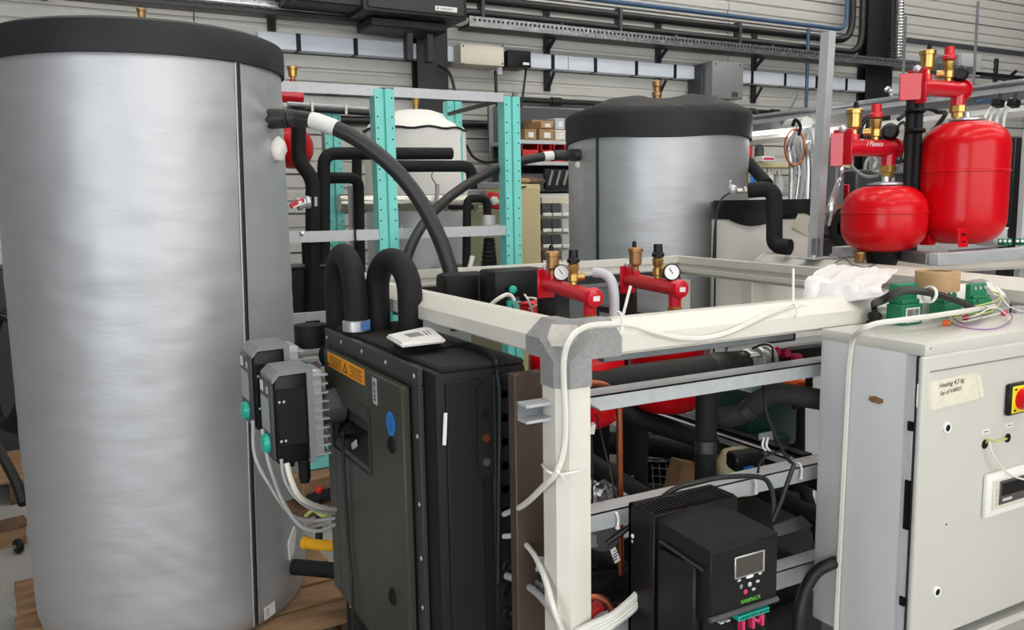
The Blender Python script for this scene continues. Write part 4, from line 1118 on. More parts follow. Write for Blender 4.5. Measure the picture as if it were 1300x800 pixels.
# bunch of thin wires
wires = [
 ('purple', m_purple, [(1195, 398, .012), (1212, 412, .006), (1240, 418, .004), (1268, 416, .004), (1285, 404, .008), (1278, 394, .02)]),
 ('second purple', m_purple, [(1210, 404, .012), (1225, 412, .006), (1240, 410, .006), (1248, 400, .012), (1240, 390, .02)]),
 ('yellow green', m_ygw, [(1208, 396, .02), (1232, 398, .02), (1256, 396, .02), (1270, 384, .03), (1268, 374, .035), (1248, 370, .035)]),
 ('pale yellow', m_ygw, [(1230, 390, .03), (1250, 386, .035), (1268, 380, .04), (1266, 372, .04), (1240, 368, .04)]),
 ('white', m_wcable, [(1235, 372, .05), (1246, 360, .06), (1258, 358, .06), (1268, 370, .05), (1280, 388, .02), (1300, 396, .01), (1325, 398, .008)]),
 ('second white', m_wcable, [(1222, 404, .01), (1240, 400, .02), (1262, 390, .03), (1276, 398, .012), (1283, 410, .004)]),
 ('third white', m_wcable, [(1205, 402, .01), (1222, 408, .006), (1244, 404, .01), (1268, 398, .012)]),
 ('grey', m_gcable, [(1228, 396, .025), (1248, 392, .028), (1270, 392, .022), (1290, 390, .014), (1320, 392, .01)]),
 ('yellow', m_yellow, [(1196, 408, .01), (1206, 410, .006), (1214, 402, .012), (1224, 396, .02)]),
 ('dark', m_bcable, [(1226, 366, .05), (1238, 378, .04), (1246, 388, .03), (1262, 394, .02)]),
]
for nm, mt, pts in wires:
    cable('thin_wire', mt, [P(x, y, ZR+z) for x, y, z in pts], 0.0016, seg=5, label=nm+' thin wire curling on the cabinet roof behind the white cable', cat='wire', group='thin wires on the cabinet roof')
for nm, mt, (x, y), s in (('red', m_redp, (1226, 403), 0.008), ('magenta', m_pink, (1275, 397), 0.009), ('orange', m_orangep, (1201, 410), 0.008)):
    c = P(x, y, ZR+0.006); t = thing('wire_connector', nm+' wire connector lying among the thin wires on the cabinet', 'connector', (c.x, c.y, ZR))
    MB().box(c, (0.022, 0.012, 0.012), Matrix.Rotation(R(20), 3, 'Z'), 0.002).build('body', mt, t)
    MB().cyl(c+V(0.008, 0, 0), c+V(0.022, 0.004, 0), 0.003, seg=8).build('ferrule', m_alu, t)

# ================================================================ BLACK FREQUENCY INVERTER
IX0 = 1.008; IX1 = 1.190; IYf = 1.124; IYr = 1.362
inv = thing('frequency_inverter', 'black frequency inverter with a small screen and green lettering, between post and cabinet', 'inverter', (1.1, 1.24, 0.60))
ZI = 0.925
# heat sink housing at the rear with a slotted top
mb = MB()
x1r = 1.232
mb.bb(IX0, IX0+0.012, 1.285, IYr, 0.60, ZI+0.004, 0.002); mb.bb(x1r-0.012, x1r, 1.285, IYr, 0.60, ZI+0.004, 0.002)
mb.bb(IX0, x1r, IYr-0.012, IYr, 0.60, ZI+0.004, 0.002); mb.bb(IX0, x1r, 1.276, 1.288, 0.60, ZI+0.002, 0.002)
mb.bb(IX0+0.01, x1r-0.01, 1.285, IYr-0.01, 0.60, ZI-0.03)
mb.build('heat_sink_housing', m_black, inv)
f0 = None
for k_ in range(20):
    X = IX0+0.018+k_*(x1r-IX0-0.034)/19
    if f0 is None: f0 = MB().box((X, 1.325, ZI-0.010), (0.0045, 0.070, 0.026)).build('grille_slat', m_blackm, inv); xx = X
    else: piece(f0, Vector(f0.location)+V(X-xx, 0, 0))
# main body with a gently humped top
mb = MB()
pf = []
zf = 0.916
for i in range(9):
    u = i/8
    pf.append((IX0+0.010+(IX1-IX0-0.010)*u, ZI-0.006+0.012*math.sin(PI*u)))
a_ = [mb.bm.verts.new(V(X, IYf, z-0.010)) for X, z in pf]; b_ = [mb.bm.verts.new(V(X, 1.276, z-0.002)) for X, z in pf]
a0_ = [mb.bm.verts.new(V(X, IYf, 0.778)) for X, z in pf]; b0_ = [mb.bm.verts.new(V(X, 1.276, 0.60)) for X, z in pf]
c0_ = [mb.bm.verts.new(V(X, IYf+0.03, 0.763)) for X, z in pf]; d0_ = [mb.bm.verts.new(V(X, IYf+0.03, 0.60)) for X, z in pf]
for L0, L1 in ((a_, b_), (a_, a0_), (a0_, c0_), (c0_, d0_), (d0_, b0_), (b_, b0_)):
    for i in range(8): mb.bm.faces.new((L0[i], L0[i+1], L1[i+1], L1[i]))
for i in (0, 8): mb.bm.faces.new((a_[i], b_[i], b0_[i], d0_[i], c0_[i], a0_[i]))
mb.build('body', m_blackm, inv, angle=25)
MB().bb(IX0-0.002, IX0+0.013, IYf+0.028, 1.262, 0.62, 0.868, 0.004).build('side_cover', m_black, inv)
MB().tube([V(IX0+0.004, IYf+0.012, 0.868), V(IX0+0.004, 1.262, 0.880)], 0.003, 6).build('side_groove', m_char, inv)
MB().bb(IX0+0.012, IX1-0.002, IYf-0.002, IYf+0.002, 0.778, 0.905, 0.0015).build('front_cover', m_black, inv)
MB().tube([V(IX0+0.010, IYf-0.003, 0.774), V(IX1, IYf-0.003, 0.774)], 0.0055, 8).build('front_ledge', m_dgrey, inv)
for X in (IX0-0.001,):
    MB().sphere((X, 1.345, 0.862), 0.005, (0.5, 1, 1), 8, 6).build('mounting_screw', m_white, inv)
    MB().sphere((X, 1.346, 0.850), 0.0035, (0.5, 1, 1), 8, 6).build('mounting_screw', m_alu, inv)
def ip(x, y): return py(x, y, IYf-0.003)
a = ip(933, 709); b = ip(971, 733)
scr = MB().bb(a.x, ip(971, 700).x, IYf-0.0045, IYf-0.0015, 0.840, 0.8835, 0.0015).build('screen_frame', m_alu, inv)
MB().bb(a.x+0.0025, ip(971, 700).x-0.0065, IYf-0.0055, IYf-0.004, 0.8435, 0.881).build('screen', m_screen, scr)
for (x, y, sx, sz, mt) in ((952, 732, 0.0105, 0.0035, m_white), (938.5, 737, 0.005, 0.003, m_lgrey), (965, 728, 0.005, 0.003, m_lgrey), (952, 742, 0.005, 0.005, m_lgrey), (941, 745, 0.004, 0.005, m_grey), (962, 738, 0.005, 0.003, m_lgrey), (957, 748, 0.005, 0.003, m_lgrey), (946.5, 751.5, 0.005, 0.005, m_pink)):
    c = ip(x, y)
    MB().sphere((c.x, IYf-0.003, c.z), 1.0, (sx, 0.0018, sz), 10, 6).build('key', mt, inv)
q = ip(940, 767.5)
text('lettering', 'VARIPACK', 0.0112, (q.x, IYf-0.0032, q.z), (1, 0, 0), (0, 0, 1), m_greenink, inv, 0.0004)
# terminal bay underneath the ledge
MB().bb(IX0+0.014, IX1-0.004, IYf+0.020, IYf+0.032, 0.60, 0.768).build('terminal_bay', m_blackd, inv)
a = ip(938, 787); b = ip(978, 777)
ts = MB().bb(IX0+0.088, IX1-0.014, IYf+0.002, IYf+0.022, 0.748, 0.759, 0.001).build('terminal_strip', m_tealk, inv, label='teal terminal strip')
for i in range(14):
    X = IX0+0.092+i*0.0056
    MB().bb(X, X+0.0022, IYf+0.001, IYf+0.003, 0.751, 0.756).build('terminal_hole', m_blackd, ts, smooth=False)
for (X, mt) in ((IX0+0.150, m_pink), (IX0+0.126, m_pink), (IX0+0.100, m_pink)):
    MB().bb(X, X+0.007, IYf+0.004, IYf+0.020, 0.722, 0.746, 0.001).build('wire_plug', mt, inv)
MB().tube(spline([V(IX0+0.126, IYf+0.006, 0.746), V(IX0+0.135, IYf, 0.739), V(IX0+0.147, IYf+0.004, 0.745)]), 0.0022, 6).build('jumper_wire', m_pink, inv)
for X in (IX0+0.045, IX0+0.06):
    MB().bb(X, X+0.009, IYf+0.006, IYf+0.018, 0.753, 0.757).build('print_mark', m_lgrey, inv, smooth=False)
cable('black_cable', m_bcable, [py(770, 690, 1.42), py(800, 668, 1.40), py(850, 625, 1.385), py(880, 614, 1.37), py(920, 606, 1.36), py(965, 606, 1.35), py(978, 618, 1.34), py(982, 640, 1.33), py(980, 660, 1.32)], 0.006, label='black cable running over the inverter grille and bending down at its right', cat='cable')

# ================================================================ INSIDE THE CREAM FRAME
def foam(label, pts, r, mat=m_foam, bend=0.05, name='insulated_pipe', cat='pipe', seg=14, bands=(), group=None):
    t = thing(name, label, cat, pts[0], group=group)
    MB().tube(fillet(pts, bend), r, seg).build('foam_sleeve', mat, t)
    for (p, q) in bands:
        MB().cyl(p, q, r*1.04, seg=seg).build('tape_band', m_tapeblk, t)
    return t
def safety_group(label, a, b, r, zleg, valve_at, gauge_dir, s=1.0, black_valve=True, plate_n=None, gauge_t=0.62, gcol=m_gaugeface):
    """red manifold from wall plate a to capped end b, with air vent, safety valve and pressure gauge"""
    a = Vector(a); b = Vector(b); d = (b-a); L = d.length; d.normalize()
    t = thing('safety_group', label, 'manifold', (a+b)/2)
    side = d.cross(V(0, 0, 1)).normalized()
    MB().tube([a, b], r, 18).build('manifold_bar', m_redm, t)
    ec = MB().lathe([(0, -0.004), (r*1.28, -0.004), (r*1.30, 0.004), (r*1.12, 0.012), (r*0.6, 0.014), (0, 0.014)], b, axis=d, seg=22).build('end_cap', m_redm, t)
    R3 = Matrix.Rotation(math.atan2(d.y, d.x), 3, 'Z')
    MB().box(b+d*0.0145, (0.002, r*0.95, r*0.62), R3).build('cap_label', m_paper, ec, label='small white sticker')
    MB().box(a-d*0.004, (0.008, r*2.6, r*4.0), R3, 0.002).build('mounting_plate', m_redm, t)
    MB().sphere(a-d*0.006+V(0, 0, r*2.0), r*0.5, u=10, v=7).build('plate_bolt', m_alu, t)
    # foot below the capped end
    lp = b-d*r*0.8
    MB().cyl(lp, lp+V(0, 0, -zleg), r*0.82, seg=14).build('down_leg', m_redm, t)
    MB().lathe([(0, 0), (r*0.7, 0), (r*0.7, 0.012*s), (r*0.95, 0.014*s), (r*0.95, 0.03*s), (r*0.6, 0.032*s), (0, 0.032*s)], lp+V(0, 0, -zleg-0.03*s), seg=8).build('brass_union', m_brass, t)
    # vent on the plate end
    vpz = a+d*r*1.6
    MB().cyl(vpz, vpz+V(0, 0, r*1.5), r*0.62, seg=12).build('vent_stub', m_redm, t)
    zb = vpz+V(0, 0, r*1.5)
    o = MB().lathe([(0, 0), (0.009*s, 0), (0.009*s, 0.010*s), (0.0125*s, 0.014*s), (0.0165*s, 0.017*s), (0.0175*s, 0.048*s), (0.0205*s, 0.049*s), (0.0205*s, 0.058*s), (0.016*s, 0.061*s), (0, 0.063*s)], zb, seg=22).build('air_vent', m_brass if not black_valve else m_bronze, t, angle=22)
    MB().lathe([(0, 0.062*s), (0.006*s, 0.062*s), (0.006*s, 0.072*s), (0.003*s, 0.078*s), (0, 0.078*s)], zb+side*0.004*s, seg=10).build('vent_cap', m_black, o)
    # safety valve
    vv = a+d*(L*valve_at)+V(0, 0, r*0.8)
    sv = MB().lathe([(0, 0), (0.009*s, 0), (0.009*s, 0.010*s), (0.014*s, 0.012*s), (0.014*s, 0.028*s), (0.010*s, 0.030*s), (0.013*s, 0.036*s), (0.015*s, 0.052*s), (0.010*s, 0.058*s), (0, 0.058*s)], vv, seg=12).build('safety_valve', m_brass, t)
    MB().lathe([(0.008*s, 0.056*s), (0.0165*s, 0.058*s), (0.0165*s, 0.066*s), (0.0125*s, 0.070*s), (0.0115*s, 0.090*s), (0, 0.091*s)], vv, seg=14).build('valve_cap', m_black if black_valve else m_redp, sv, label='black valve cap' if black_valve else 'red valve cap')
    sd = Vector(gauge_dir).normalized()
    MB().cyl(vv+V(0, 0, 0.022*s), vv+V(0, 0, 0.022*s)-sd.cross(V(0, 0, 1))*0.028*s, 0.010*s, seg=10).build('outlet', m_brass, sv)
    # gauge
    gp = a+d*(L*gauge_t)+V(0, 0, r+0.020*s)
    g = MB().lathe([(0, -0.020*s), (0.014*s, -0.019*s), (0.021*s, -0.010*s), (0.0215*s, 0.006*s), (0.0195*s, 0.007*s), (0.0190*s, 0.003*s), (0, 0.003*s)], gp, axis=sd, seg=24).build('gauge', m_black, t)
    MB().lathe([(0, 0), (0.0188*s, 0), (0.0188*s, 0.001*s), (0, 0.001*s)], gp+sd*0.0032*s, axis=sd, seg=24).build('gauge_face', gcol, g)
    u = sd.cross(V(0, 0, 1)).normalized(); w = u.cross(sd)
    MB().tube([gp+sd*0.005*s-(u*0.6+w)*0.004*s, gp+sd*0.005*s+(u*0.7+w)*0.010*s], 0.0010*s, 5).build('needle', m_ink, g)
    MB().cyl(gp-V(0, 0, 0.022*s), gp-V(0, 0, 0.034*s), 0.006*s, seg=8).build('gauge_stem', m_brass, g)
    return t, lp
XM1, XM2 = 1.125, 1.465
m1a, m1b = px(694, 360, XM1), px(753, 378, XM1)
m2a, m2b = px(798, 355, XM2), px(862, 367, XM2)
cdir = lambda p: (CAM-p).normalized()
_, L1 = safety_group('left of the two red safety groups with bronze air vent inside the cream frame', m1a, m1b, 0.0195, 0.045, 0.60, (-0.5, -0.85, 0.1), 0.98, gauge_t=0.34)
_, L2 = safety_group('right red safety group inside the cream frame, its white pressure gauge showing', m2a, m2b, 0.0205, 0.050, 0.60, (-0.42, -0.9, 0.12), 1.08, gauge_t=0.86)
# red expansion vessels hanging under them
def vessel(label, c, r, ztop, zbot, rim=True, legs=False, group=None, shoulder=0.5):
    t = thing('expansion_vessel', label, 'vessel', (c[0], c[1], zbot), group=group)
    h = ztop-zbot
    pf = []
    k = r*shoulder
    n = 10
    hb = min(k*1.0, h*0.47)
    pf.append((0, zbot))
    for i in range(1, n+1):
        th = PI/2*i/n
        pf.append((r-k+k*math.sin(th) if True else 0, zbot+hb*(1-math.cos(th))))
    pf.insert(1, ((r-k)*0.6, zbot+0.001))
    if rim:
        zm = zbot+h*0.60
        pf += [(r, zm-0.006), (r+0.0035, zm-0.004), (r+0.0035, zm+0.002), (r, zm+0.004)]
    for i in range(0, n+1):
        th = PI/2*i/n
        pf.append((r-k+k*math.cos(th), ztop-hb+hb*math.sin(th)))
    pf.append(((r-k)*0.55, ztop+0.004)); pf.append((0, ztop+0.006))
    MB().lathe(pf, (c[0], c[1], 0), seg=48).build('shell', m_red, t, angle=60)
    MB().lathe([(0, 0), (0.052*r/0.13, 0), (0.052*r/0.13, 0.006), (0.03*r/0.13, 0.010), (0.012, 0.012), (0.012, 0.03), (0, 0.03)], (c[0], c[1], ztop+0.004), seg=20).build('flange', m_alu, t)
    return t
v1 = pd(731, 490, 2.10); v2 = pd(857, 480, 2.42)
ztb = lambda x, y, D: pd(x, y, D).z
vessel('left red expansion vessel hanging inside the cream frame behind the corner post', (L1.x-0.02, L1.y+0.03), 0.118, L1.z-0.095, ztb(735, 541, 2.06), rim=False, group='red vessels inside the cream frame')
vessel('right red expansion vessel inside the cream frame beside the black upright pipe', (L2.x-0.01, L2.y+0.02), 0.105, L2.z-0.10, ztb(857, 527, 2.26), rim=False, group='red vessels inside the cream frame')
foam('black foam pipe rising to the left red safety group', [px(706, 372, XM1+0.02)+V(0, 0.05, 0), px(707, 400, XM1+0.02)+V(0, 0.05, 0), px(708, 400, XM1+0.02)+V(0, 0.05, -0.7)], 0.026)
foam('black foam pipe rising to the right red safety group', [px(807, 364, XM2+0.02)+V(0, 0.04, 0), px(808, 400, XM2+0.02)+V(0, 0.04, 0), px(808, 400, XM2+0.02)+V(0, 0.04, -0.62)], 0.027)
# grey drain hose off the left safety valve, white rod next to it
cable('drain_hose', m_lgrey, [pd(754, 346, 2.13), pd(764, 347, 2.12), pd(774, 354, 2.11), pd(779, 370, 2.10), pd(780, 400, 2.09), pd(780, 440, 2.07), pd(780, 500, 2.05)], 0.013, label='light grey hose bending down from the left safety valve', cat='hose', seg=12)
t = thing('white_rod', 'thin white plastic rod leaning beside the right safety group', 'rod', pd(789, 405, 2.2))
MB().cyl(pd(800, 365, 2.3), pd(788, 412, 2.15), 0.0042, seg=8).build('rod', m_white, t)
MB().sphere(pd(800, 365, 2.3), 0.0055, u=8, v=6).build('rod_tip', m_white, t)
# bundle of bits behind the left beam (seen above it)
c = pd(652, 366, 2.75)
t = thing('circulation_pump', 'dark pump head with a teal button behind the left cream beam', 'pump', (c.x, c.y, c.z-0.2))
MB().box(c, (0.20, 0.12, 0.13), None, 0.012, 2).build('black_cover', m_black, t)
MB().lathe([(0.014, 0), (0.014, 0.008), (0.010, 0.014), (0, 0.015)], pd(651, 368, 2.66), axis=cdir(c), seg=16).build('control_knob', m_tealk, t, label='teal button')
c2 = pd(625, 370, 2.8); MB().box(c2, (0.07, 0.08, 0.12), None, 0.006).build('motor_housing', m_grey, t)
c3 = pd(588, 372, 2.85); MB().box(c3, (0.17, 0.1, 0.14), None, 0.02, 2).build('black_casing', m_blackm, t)
wcable('white cable arching in front of the teal button behind the left beam', [pd(620, 390, 2.5), pd(632, 380, 2.5), pd(645, 374, 2.52), pd(653, 382, 2.52), pd(656, 400, 2.5)], 0.0065)
for i, (x0, y0, x1, y1) in enumerate(((668, 378, 690, 386), (672, 392, 694, 388), (666, 374, 676, 396))):
    wcable(('upper', 'middle', 'lower')[i]+' thin white wire beside the left red mounting plate', [pd(x0, y0, 2.35), pd((x0+x1)/2, (y0+y1)/2-3, 2.33), pd(x1, y1, 2.35), pd(x1+8, y1+12, 2.36)], 0.003)
for lab, x, mt in (('left', 647, m_tealk), ('right', 657, m_teal)):
    t = thing('teal_fitting', lab+' teal plug fitting among the wires behind the left beam', 'fitting', pd(x, 400, 2.45))
    MB().cyl(pd(x, 398, 2.45), pd(x, 382, 2.45), 0.008, 0.010, 10).build('body', mt, t); MB().cyl(pd(x, 382, 2.45), pd(x, 377, 2.45), 0.005, seg=8).build('tip', m_dgrey, t)
t = thing('red_box', 'red plastic box in the shade behind the left red safety group', 'box', pd(682, 392, 2.3))
c = pd(680, 396, 2.42); MB().box(c, (0.085, 0.06, 0.05), Matrix.Rotation(R(20), 3, 'Z'), 0.006).build('box_body', m_redp, t); MB().box(c+V(0, 0, 0.027), (0.088, 0.063, 0.006), Matrix.Rotation(R(20), 3, 'Z'), 0.002).build('lid', m_redp, t)

# horizontal foam pipe with butterfly valve, under the front beam
YP = 1.60
a, b, c_ = py(742, 488, YP), py(900, 468, YP), py(945, 462, YP)
zp = (a.z+b.z)/2
t = foam('thick black foam pipe running level under the front beam to a silver valve', [V(FX1+0.01, YP, zp), V(c_.x, YP, zp)], 0.0335, m_foam2)
MB().tube([V(b.x, YP, zp), V(b.x+0.02, YP, zp), V(c_.x, YP, zp)], 0.036, 14, radii=[0.034, 0.037, 0.033]).build('taped_end', m_tapeblk, t)
xv = py(958, 458, YP).x
vl = thing('butterfly_valve', 'silver flanged valve at the right end of the thick foam pipe', 'valve', (xv, YP, zp-0.04))
for dx, r_, w in ((-0.030, 0.034, 0.012), (-0.012, 0.030, 0.022), (0.008, 0.039, 0.014), (0.026, 0.030, 0.02), (0.045, 0.036, 0.012)):
    MB().cyl((xv+dx-w/2, YP, zp), (xv+dx+w/2, YP, zp), r_, seg=22).build('flange_ring', m_alu, vl)
for i in range(6):
    an = 2*PI*i/6+0.4
    MB().cyl((xv-0.042, YP+0.031*math.cos(an), zp+0.031*math.sin(an)), (xv+0.018, YP+0.031*math.cos(an), zp+0.031*math.sin(an)), 0.0045, seg=8).build('flange_bolt', m_steel, vl)
cable('black_cable', m_bcable, [V(xv-0.03, YP-0.02, zp+0.04), V(xv-0.01, YP-0.04, zp+0.052), V(xv+0.02, YP-0.04, zp+0.04), V(xv+0.035, YP-0.03, zp+0.0)], 0.003, label='thin black cable curled over the silver flanged valve', cat='cable')
# black manifold block with three magenta caps
t = thing('valve_block', 'black valve block with three magenta caps near the cabinet', 'valve', py(1000, 452, 1.70))
for (x, y) in ((983, 447), (996, 449), (1011, 455)):
    p = py(x, y, 1.675); MB().cyl(p+V(0, 0.012, 0), p+V(0, -0.012, 0.004), 0.0125, seg=12).build('magenta_cap', m_pink, t, label='magenta cap')
a = py(976, 447, 1.70); b = py(1025, 465, 1.70)
MB().bb(a.x, b.x+0.1, 1.69, 1.76, a.z-0.06, a.z, 0.005).build('block', m_black, t)
MB().bb(a.x, b.x+0.1, 1.665, 1.69, a.z+0.010, a.z+0.016, 0.002).build('steel_strip', m_galvd, t)
# copper line
YC = 1.50
cp = [py(742, 485, YC), py(757, 487, YC), py(772, 492, YC), py(782, 505, YC), py(786, 525, YC), py(787, 600, YC), py(788, 700, YC), py(788, 800, YC), py(788, 880, YC)]
cp[0].x -= 0.03
cable('copper_pipe', m_copper, cp, 0.0075, label='bare copper pipe bending down just right of the corner post', cat='pipe', seg=12)
# uprights inside
foam('slim black upright foam pipe left of the right red vessel', [pd(814, 500, 2.35), V(*pd(814, 500, 2.35).xy, 0.17)], 0.020)
foam('broad black upright foam pipe beside the right red vessel', [pd(897, 492, 2.08), V(*pd(897, 492, 2.08).xy, 0.17)], 0.0265, bands=[(pd(896, 560, 2.08), pd(896, 575, 2.08))])
# sloping-looking pipes that run away from us
def run_y(label, x0, y0, X, r, y1w, y0w=None, mat=m_foam2):
    p = px(x0, y0, X)
    return foam(label, [V(X, y1w, p.z), V(X, p.y if y0w is None else y0w, p.z)], r, mat)
def seg2(label, p0, p1, r, mat=m_foam, more=(), bend=0.05, bands=()):
    return foam(label, [p0, p1, *more], r, mat, bend, bands=bands)
seg2('grey black foam pipe slanting from the corner post towards the inverter', py(738, 578, 1.98), py(862, 656, 1.62), 0.0225, m_foam2, more=[py(885, 672, 1.56)])
seg2('long black foam pipe crossing behind the upright pipe towards the cabinet', pd(690, 470, 2.55), pd(800, 528, 2.30), 0.026, m_foam, more=[py(1000, 594, 1.66), py(1075, 628, 1.47)])
seg2('bent grey black foam pipe right of the broad upright, climbing to the right', pd(900, 530, 2.15), pd(940, 530, 2.12), 0.026, m_foam2, more=[pd(978, 497, 2.08), pd(1070, 512, 2.04)], bend=0.04, bands=[(pd(946, 524, 2.11), pd(955, 517, 2.10))])
seg2('black foam pipe low behind the inverter running right', py(945, 612, 1.80), py(1062, 668, 1.66), 0.026, m_foam)
seg2('second black foam pipe under the middle rail, close to the cabinet', py(1010, 585, 1.9), py(1046, 700, 1.75), 0.020, m_foam)
seg2('thick black foam pipe low down between the post and the copper pipe', pd(700, 755, 1.95), pd(850, 735, 1.95), 0.038, m_foam)
seg2('black foam pipe crossing low behind the copper pipe', pd(725, 690, 2.1), pd(800, 730, 2.0), 0.024, m_foam)
seg2('dark foam pipe low in the frame, right of the inverter', py(930, 680, 1.75), py(1062, 738, 1.58), 0.022, m_foam)
seg2('black foam pipe in the dark at the back, below the red vessels', pd(740, 560, 2.75), pd(900, 572, 2.7), 0.036, m_foam)
seg2('black foam pipe at the back of the frame, lower', pd(720, 610, 2.8), pd(905, 640, 2.7), 0.034, m_foam)
seg2('dark upright foam pipe at the back of the frame', pd(1010, 505, 2.5), pd(1010, 620, 2.55), 0.028, m_foam)
seg2('black upright foam pipe far back in the frame', pd(762, 530, 2.7), pd(762, 620, 2.75), 0.03, m_foam)
seg2('black foam pipe at floor level behind the inverter', py(930, 650, 2.1), py(1060, 705, 2.0), 0.036, m_foam)
t = thing('foil_wrap', 'crumpled silver foil lying low behind the copper pipe', 'foil', pd(765, 640, 2.3))
mb = MB(); c = pd(768, 636, 2.35)
n = 18
g = [[mb.bm.verts.new(c+_rt*((i/n-0.5)*0.20)+_fw*((j/n-0.5)*0.16)*1.0+V(0, 0, 0.10*(j/n-0.5))+V(0, 0, 0.03*mnoise.noise(V(i*0.55, j*0.55, 2)))) for j in range(n+1)] for i in range(n+1)]
for i in range(n):
    for j in range(n): mb.bm.faces.new((g[i][j], g[i+1][j], g[i+1][j+1], g[i][j+1]))
mb.build('foil_sheet', m_foil, t, smooth=False)
MB().box(c+V(0, 0, -0.075), (0.20, 0.13, 0.05), None, 0.01).build('foil_block', m_foil, t)
t = thing('foil_duct', 'shiny silver flexible duct piece behind the upright foam pipes', 'duct', pd(835, 560, 2.9))
a, b = pd(838, 540, 2.9), pd(838, 585, 2.9)
pts = [a+(b-a)*(i/20) for i in range(21)]
MB().tube(pts, 0.06, 16, radii=[0.062 if i % 2 else 0.054 for i in range(21)]).build('ribbed_hose', m_duct, t)
MB().box(pd(795, 562, 2.95), (0.13, 0.1, 0.14), None, 0.01).build('foil_box', m_foil, t)
t = thing('timber_offcut', 'light brown timber offcut in the frame behind the inverter', 'timber', pd(866, 605, 2.5))
MB().box(pd(866, 606, 2.5), (0.075, 0.06, 0.10), Matrix.Rotation(R(18), 3, 'Y'), 0.003).build('block', m_wood, t)
MB().box(pd(866, 606, 2.5)+V(0, 0, -0.07), (0.11, 0.08, 0.03), None, 0.003).build('board', m_wood2, t)
t = thing('timber_offcut', 'pinkish timber strip far back between the two upright pipes', 'timber', pd(868, 570, 2.85))
MB().box(pd(868, 568, 2.85), (0.14, 0.06, 0.035), Matrix.Rotation(R(-12), 3, 'Y'), 0.003).build('strip', m_wood, t)
MB().box(pd(868, 578, 2.87), (0.12, 0.06, 0.035), None, 0.003).build('strip', m_wood2, t)
t = thing('wire_mesh', 'grey wire mesh panel behind the timber offcut', 'mesh', pd(845, 620, 2.6))
for i in range(5):
    MB().tube([pd(828+i*9, 590, 2.6), pd(830+i*9, 625, 2.6)], 0.0022, 5).build('mesh_wire', m_galvd, t)
for i in range(4):
    MB().tube([pd(826, 594+i*10, 2.598), pd(870, 597+i*10, 2.598)], 0.0022, 5).build('mesh_wire', m_galvd, t)
t = thing('circulation_pump', 'small cream coloured pump with a black box, behind the middle rail', 'pump', pd(938, 600, 2.15))
MB().lathe([(0, 0), (0.05, 0), (0.062, 0.02), (0.062, 0.07), (0.045, 0.10), (0.02, 0.11), (0, 0.11)], pd(938, 622, 2.15), seg=22).build('motor', m_beige2, t)
MB().box(pd(946, 584, 2.1), (0.085, 0.05, 0.045), Matrix.Rotation(R(-8), 3, 'Z'), 0.006).build('terminal_box', m_black, t)
MB().box(pd(950, 596, 2.07), (0.03, 0.004, 0.014), None).build('blue_tag', m_blue, t)
t = thing('dark_case', 'dark green case behind the bent foam pipe, right of the red vessel', 'machine', pd(960, 560, 2.45))
MB().box(pd(960, 525, 2.45), (0.19, 0.14, 0.18), None, 0.012, 2).build('case', m_dgreen, t)
MB().box(pd(965, 562, 2.35), (0.14, 0.1, 0.05), None, 0.008).build('foot_plate', m_dgreen, t)
MB().box(pd(972, 556, 2.28), (0.05, 0.003, 0.03), None).build('rating_plate', m_lgrey, t)
t = thing('valve_actuator', 'bright orange actuator with a black lever, left of the cabinet', 'actuator', pd(1012, 495, 2.2))
MB().box(pd(1012, 490, 2.25), (0.075, 0.05, 0.035), Matrix.Rotation(R(10), 3, 'Y'), 0.006).build('body', m_orangep, t)
MB().box(pd(1027, 486, 2.22), (0.012, 0.02, 0.05), None, 0.003).build('lever', m_black, t)
MB().cyl(pd(1012, 498, 2.25), pd(1012, 520, 2.25), 0.015, seg=12).build('stem', m_blackm, t)
# pale sheet backs glimpsed between the pipes
t = thing('sheet_metal', 'pale grey sheet panel standing behind the frame, right of the red vessel', 'panel', pd(980, 560, 3.1))
c = pd(985, 530, 3.1); MB().box(c, (0.5, 0.02, 0.6), None, 0.003).build('sheet', m_lgrey, t); MB().box(c+V(0, 0, 0.3), (0.52, 0.03, 0.02), None, 0.003).build('sheet_edge', m_white, t)
t = thing('dark_case', 'big black box added to darken the low part of the cream frame, mostly hidden', 'machine', (1.95, 2.25, 0.165))  # added black box, only darkens the view low in the frame
MB().bb(1.62, 2.24, 1.95, 2.70, 0.165, 0.60, 0.02, 2).build('casing', m_black, t)
MB().lathe([(0.14, 0), (0.14, 0.06), (0.11, 0.09), (0, 0.10)], (1.9, 2.3, 0.60), seg=24).build('box_cap', m_black, t)
# zip ties and cables on the middle rail
cable('black_cable', m_bcable, [pd(969, 487, 2.0), pd(972, 520, 1.95), pd(985, 555, 1.9), pd(998, 580, 1.84), pd(1008, 590, 1.80)], 0.0038, label='thin black cable dropping from the upper rail to the middle rail by the cabinet', cat='cable')
cable('black_cable', m_bcable, [pd(1008, 590, 1.79), pd(1000, 612, 1.78), pd(990, 640, 1.78), pd(980, 662, 1.78)], 0.005, label='short black cable slanting down from the middle rail', cat='cable')
cable('black_cable', m_bcable, [pd(962, 600, 1.9), pd(965, 588, 1.92), pd(975, 578, 1.95), pd(990, 574, 2.0), pd(1003, 580, 2.0)], 0.003, label='thin black cable curled behind the middle rail', cat='cable')
def tie(label, x, y0, y1, D=None, Y=1.394):
    t = thing('cable_tie', label, 'cable tie', py(x, (y0+y1)/2, Y))
    MB().tube(spline([py(x-2, y0, Y+0.012), py(x+2, y0+2, Y-0.001), py(x+4, (y0+y1)/2, Y-0.003), py(x+3, y1, Y-0.002)], 4), 0.0028, 6).build('strap', m_white, t)
    MB().box(py(x+3, y1, Y-0.003), (0.007, 0.006, 0.006)).build('lock_head', m_white, t)
tie('white cable tie on the middle rail near the inverter', 956, 606, 626)
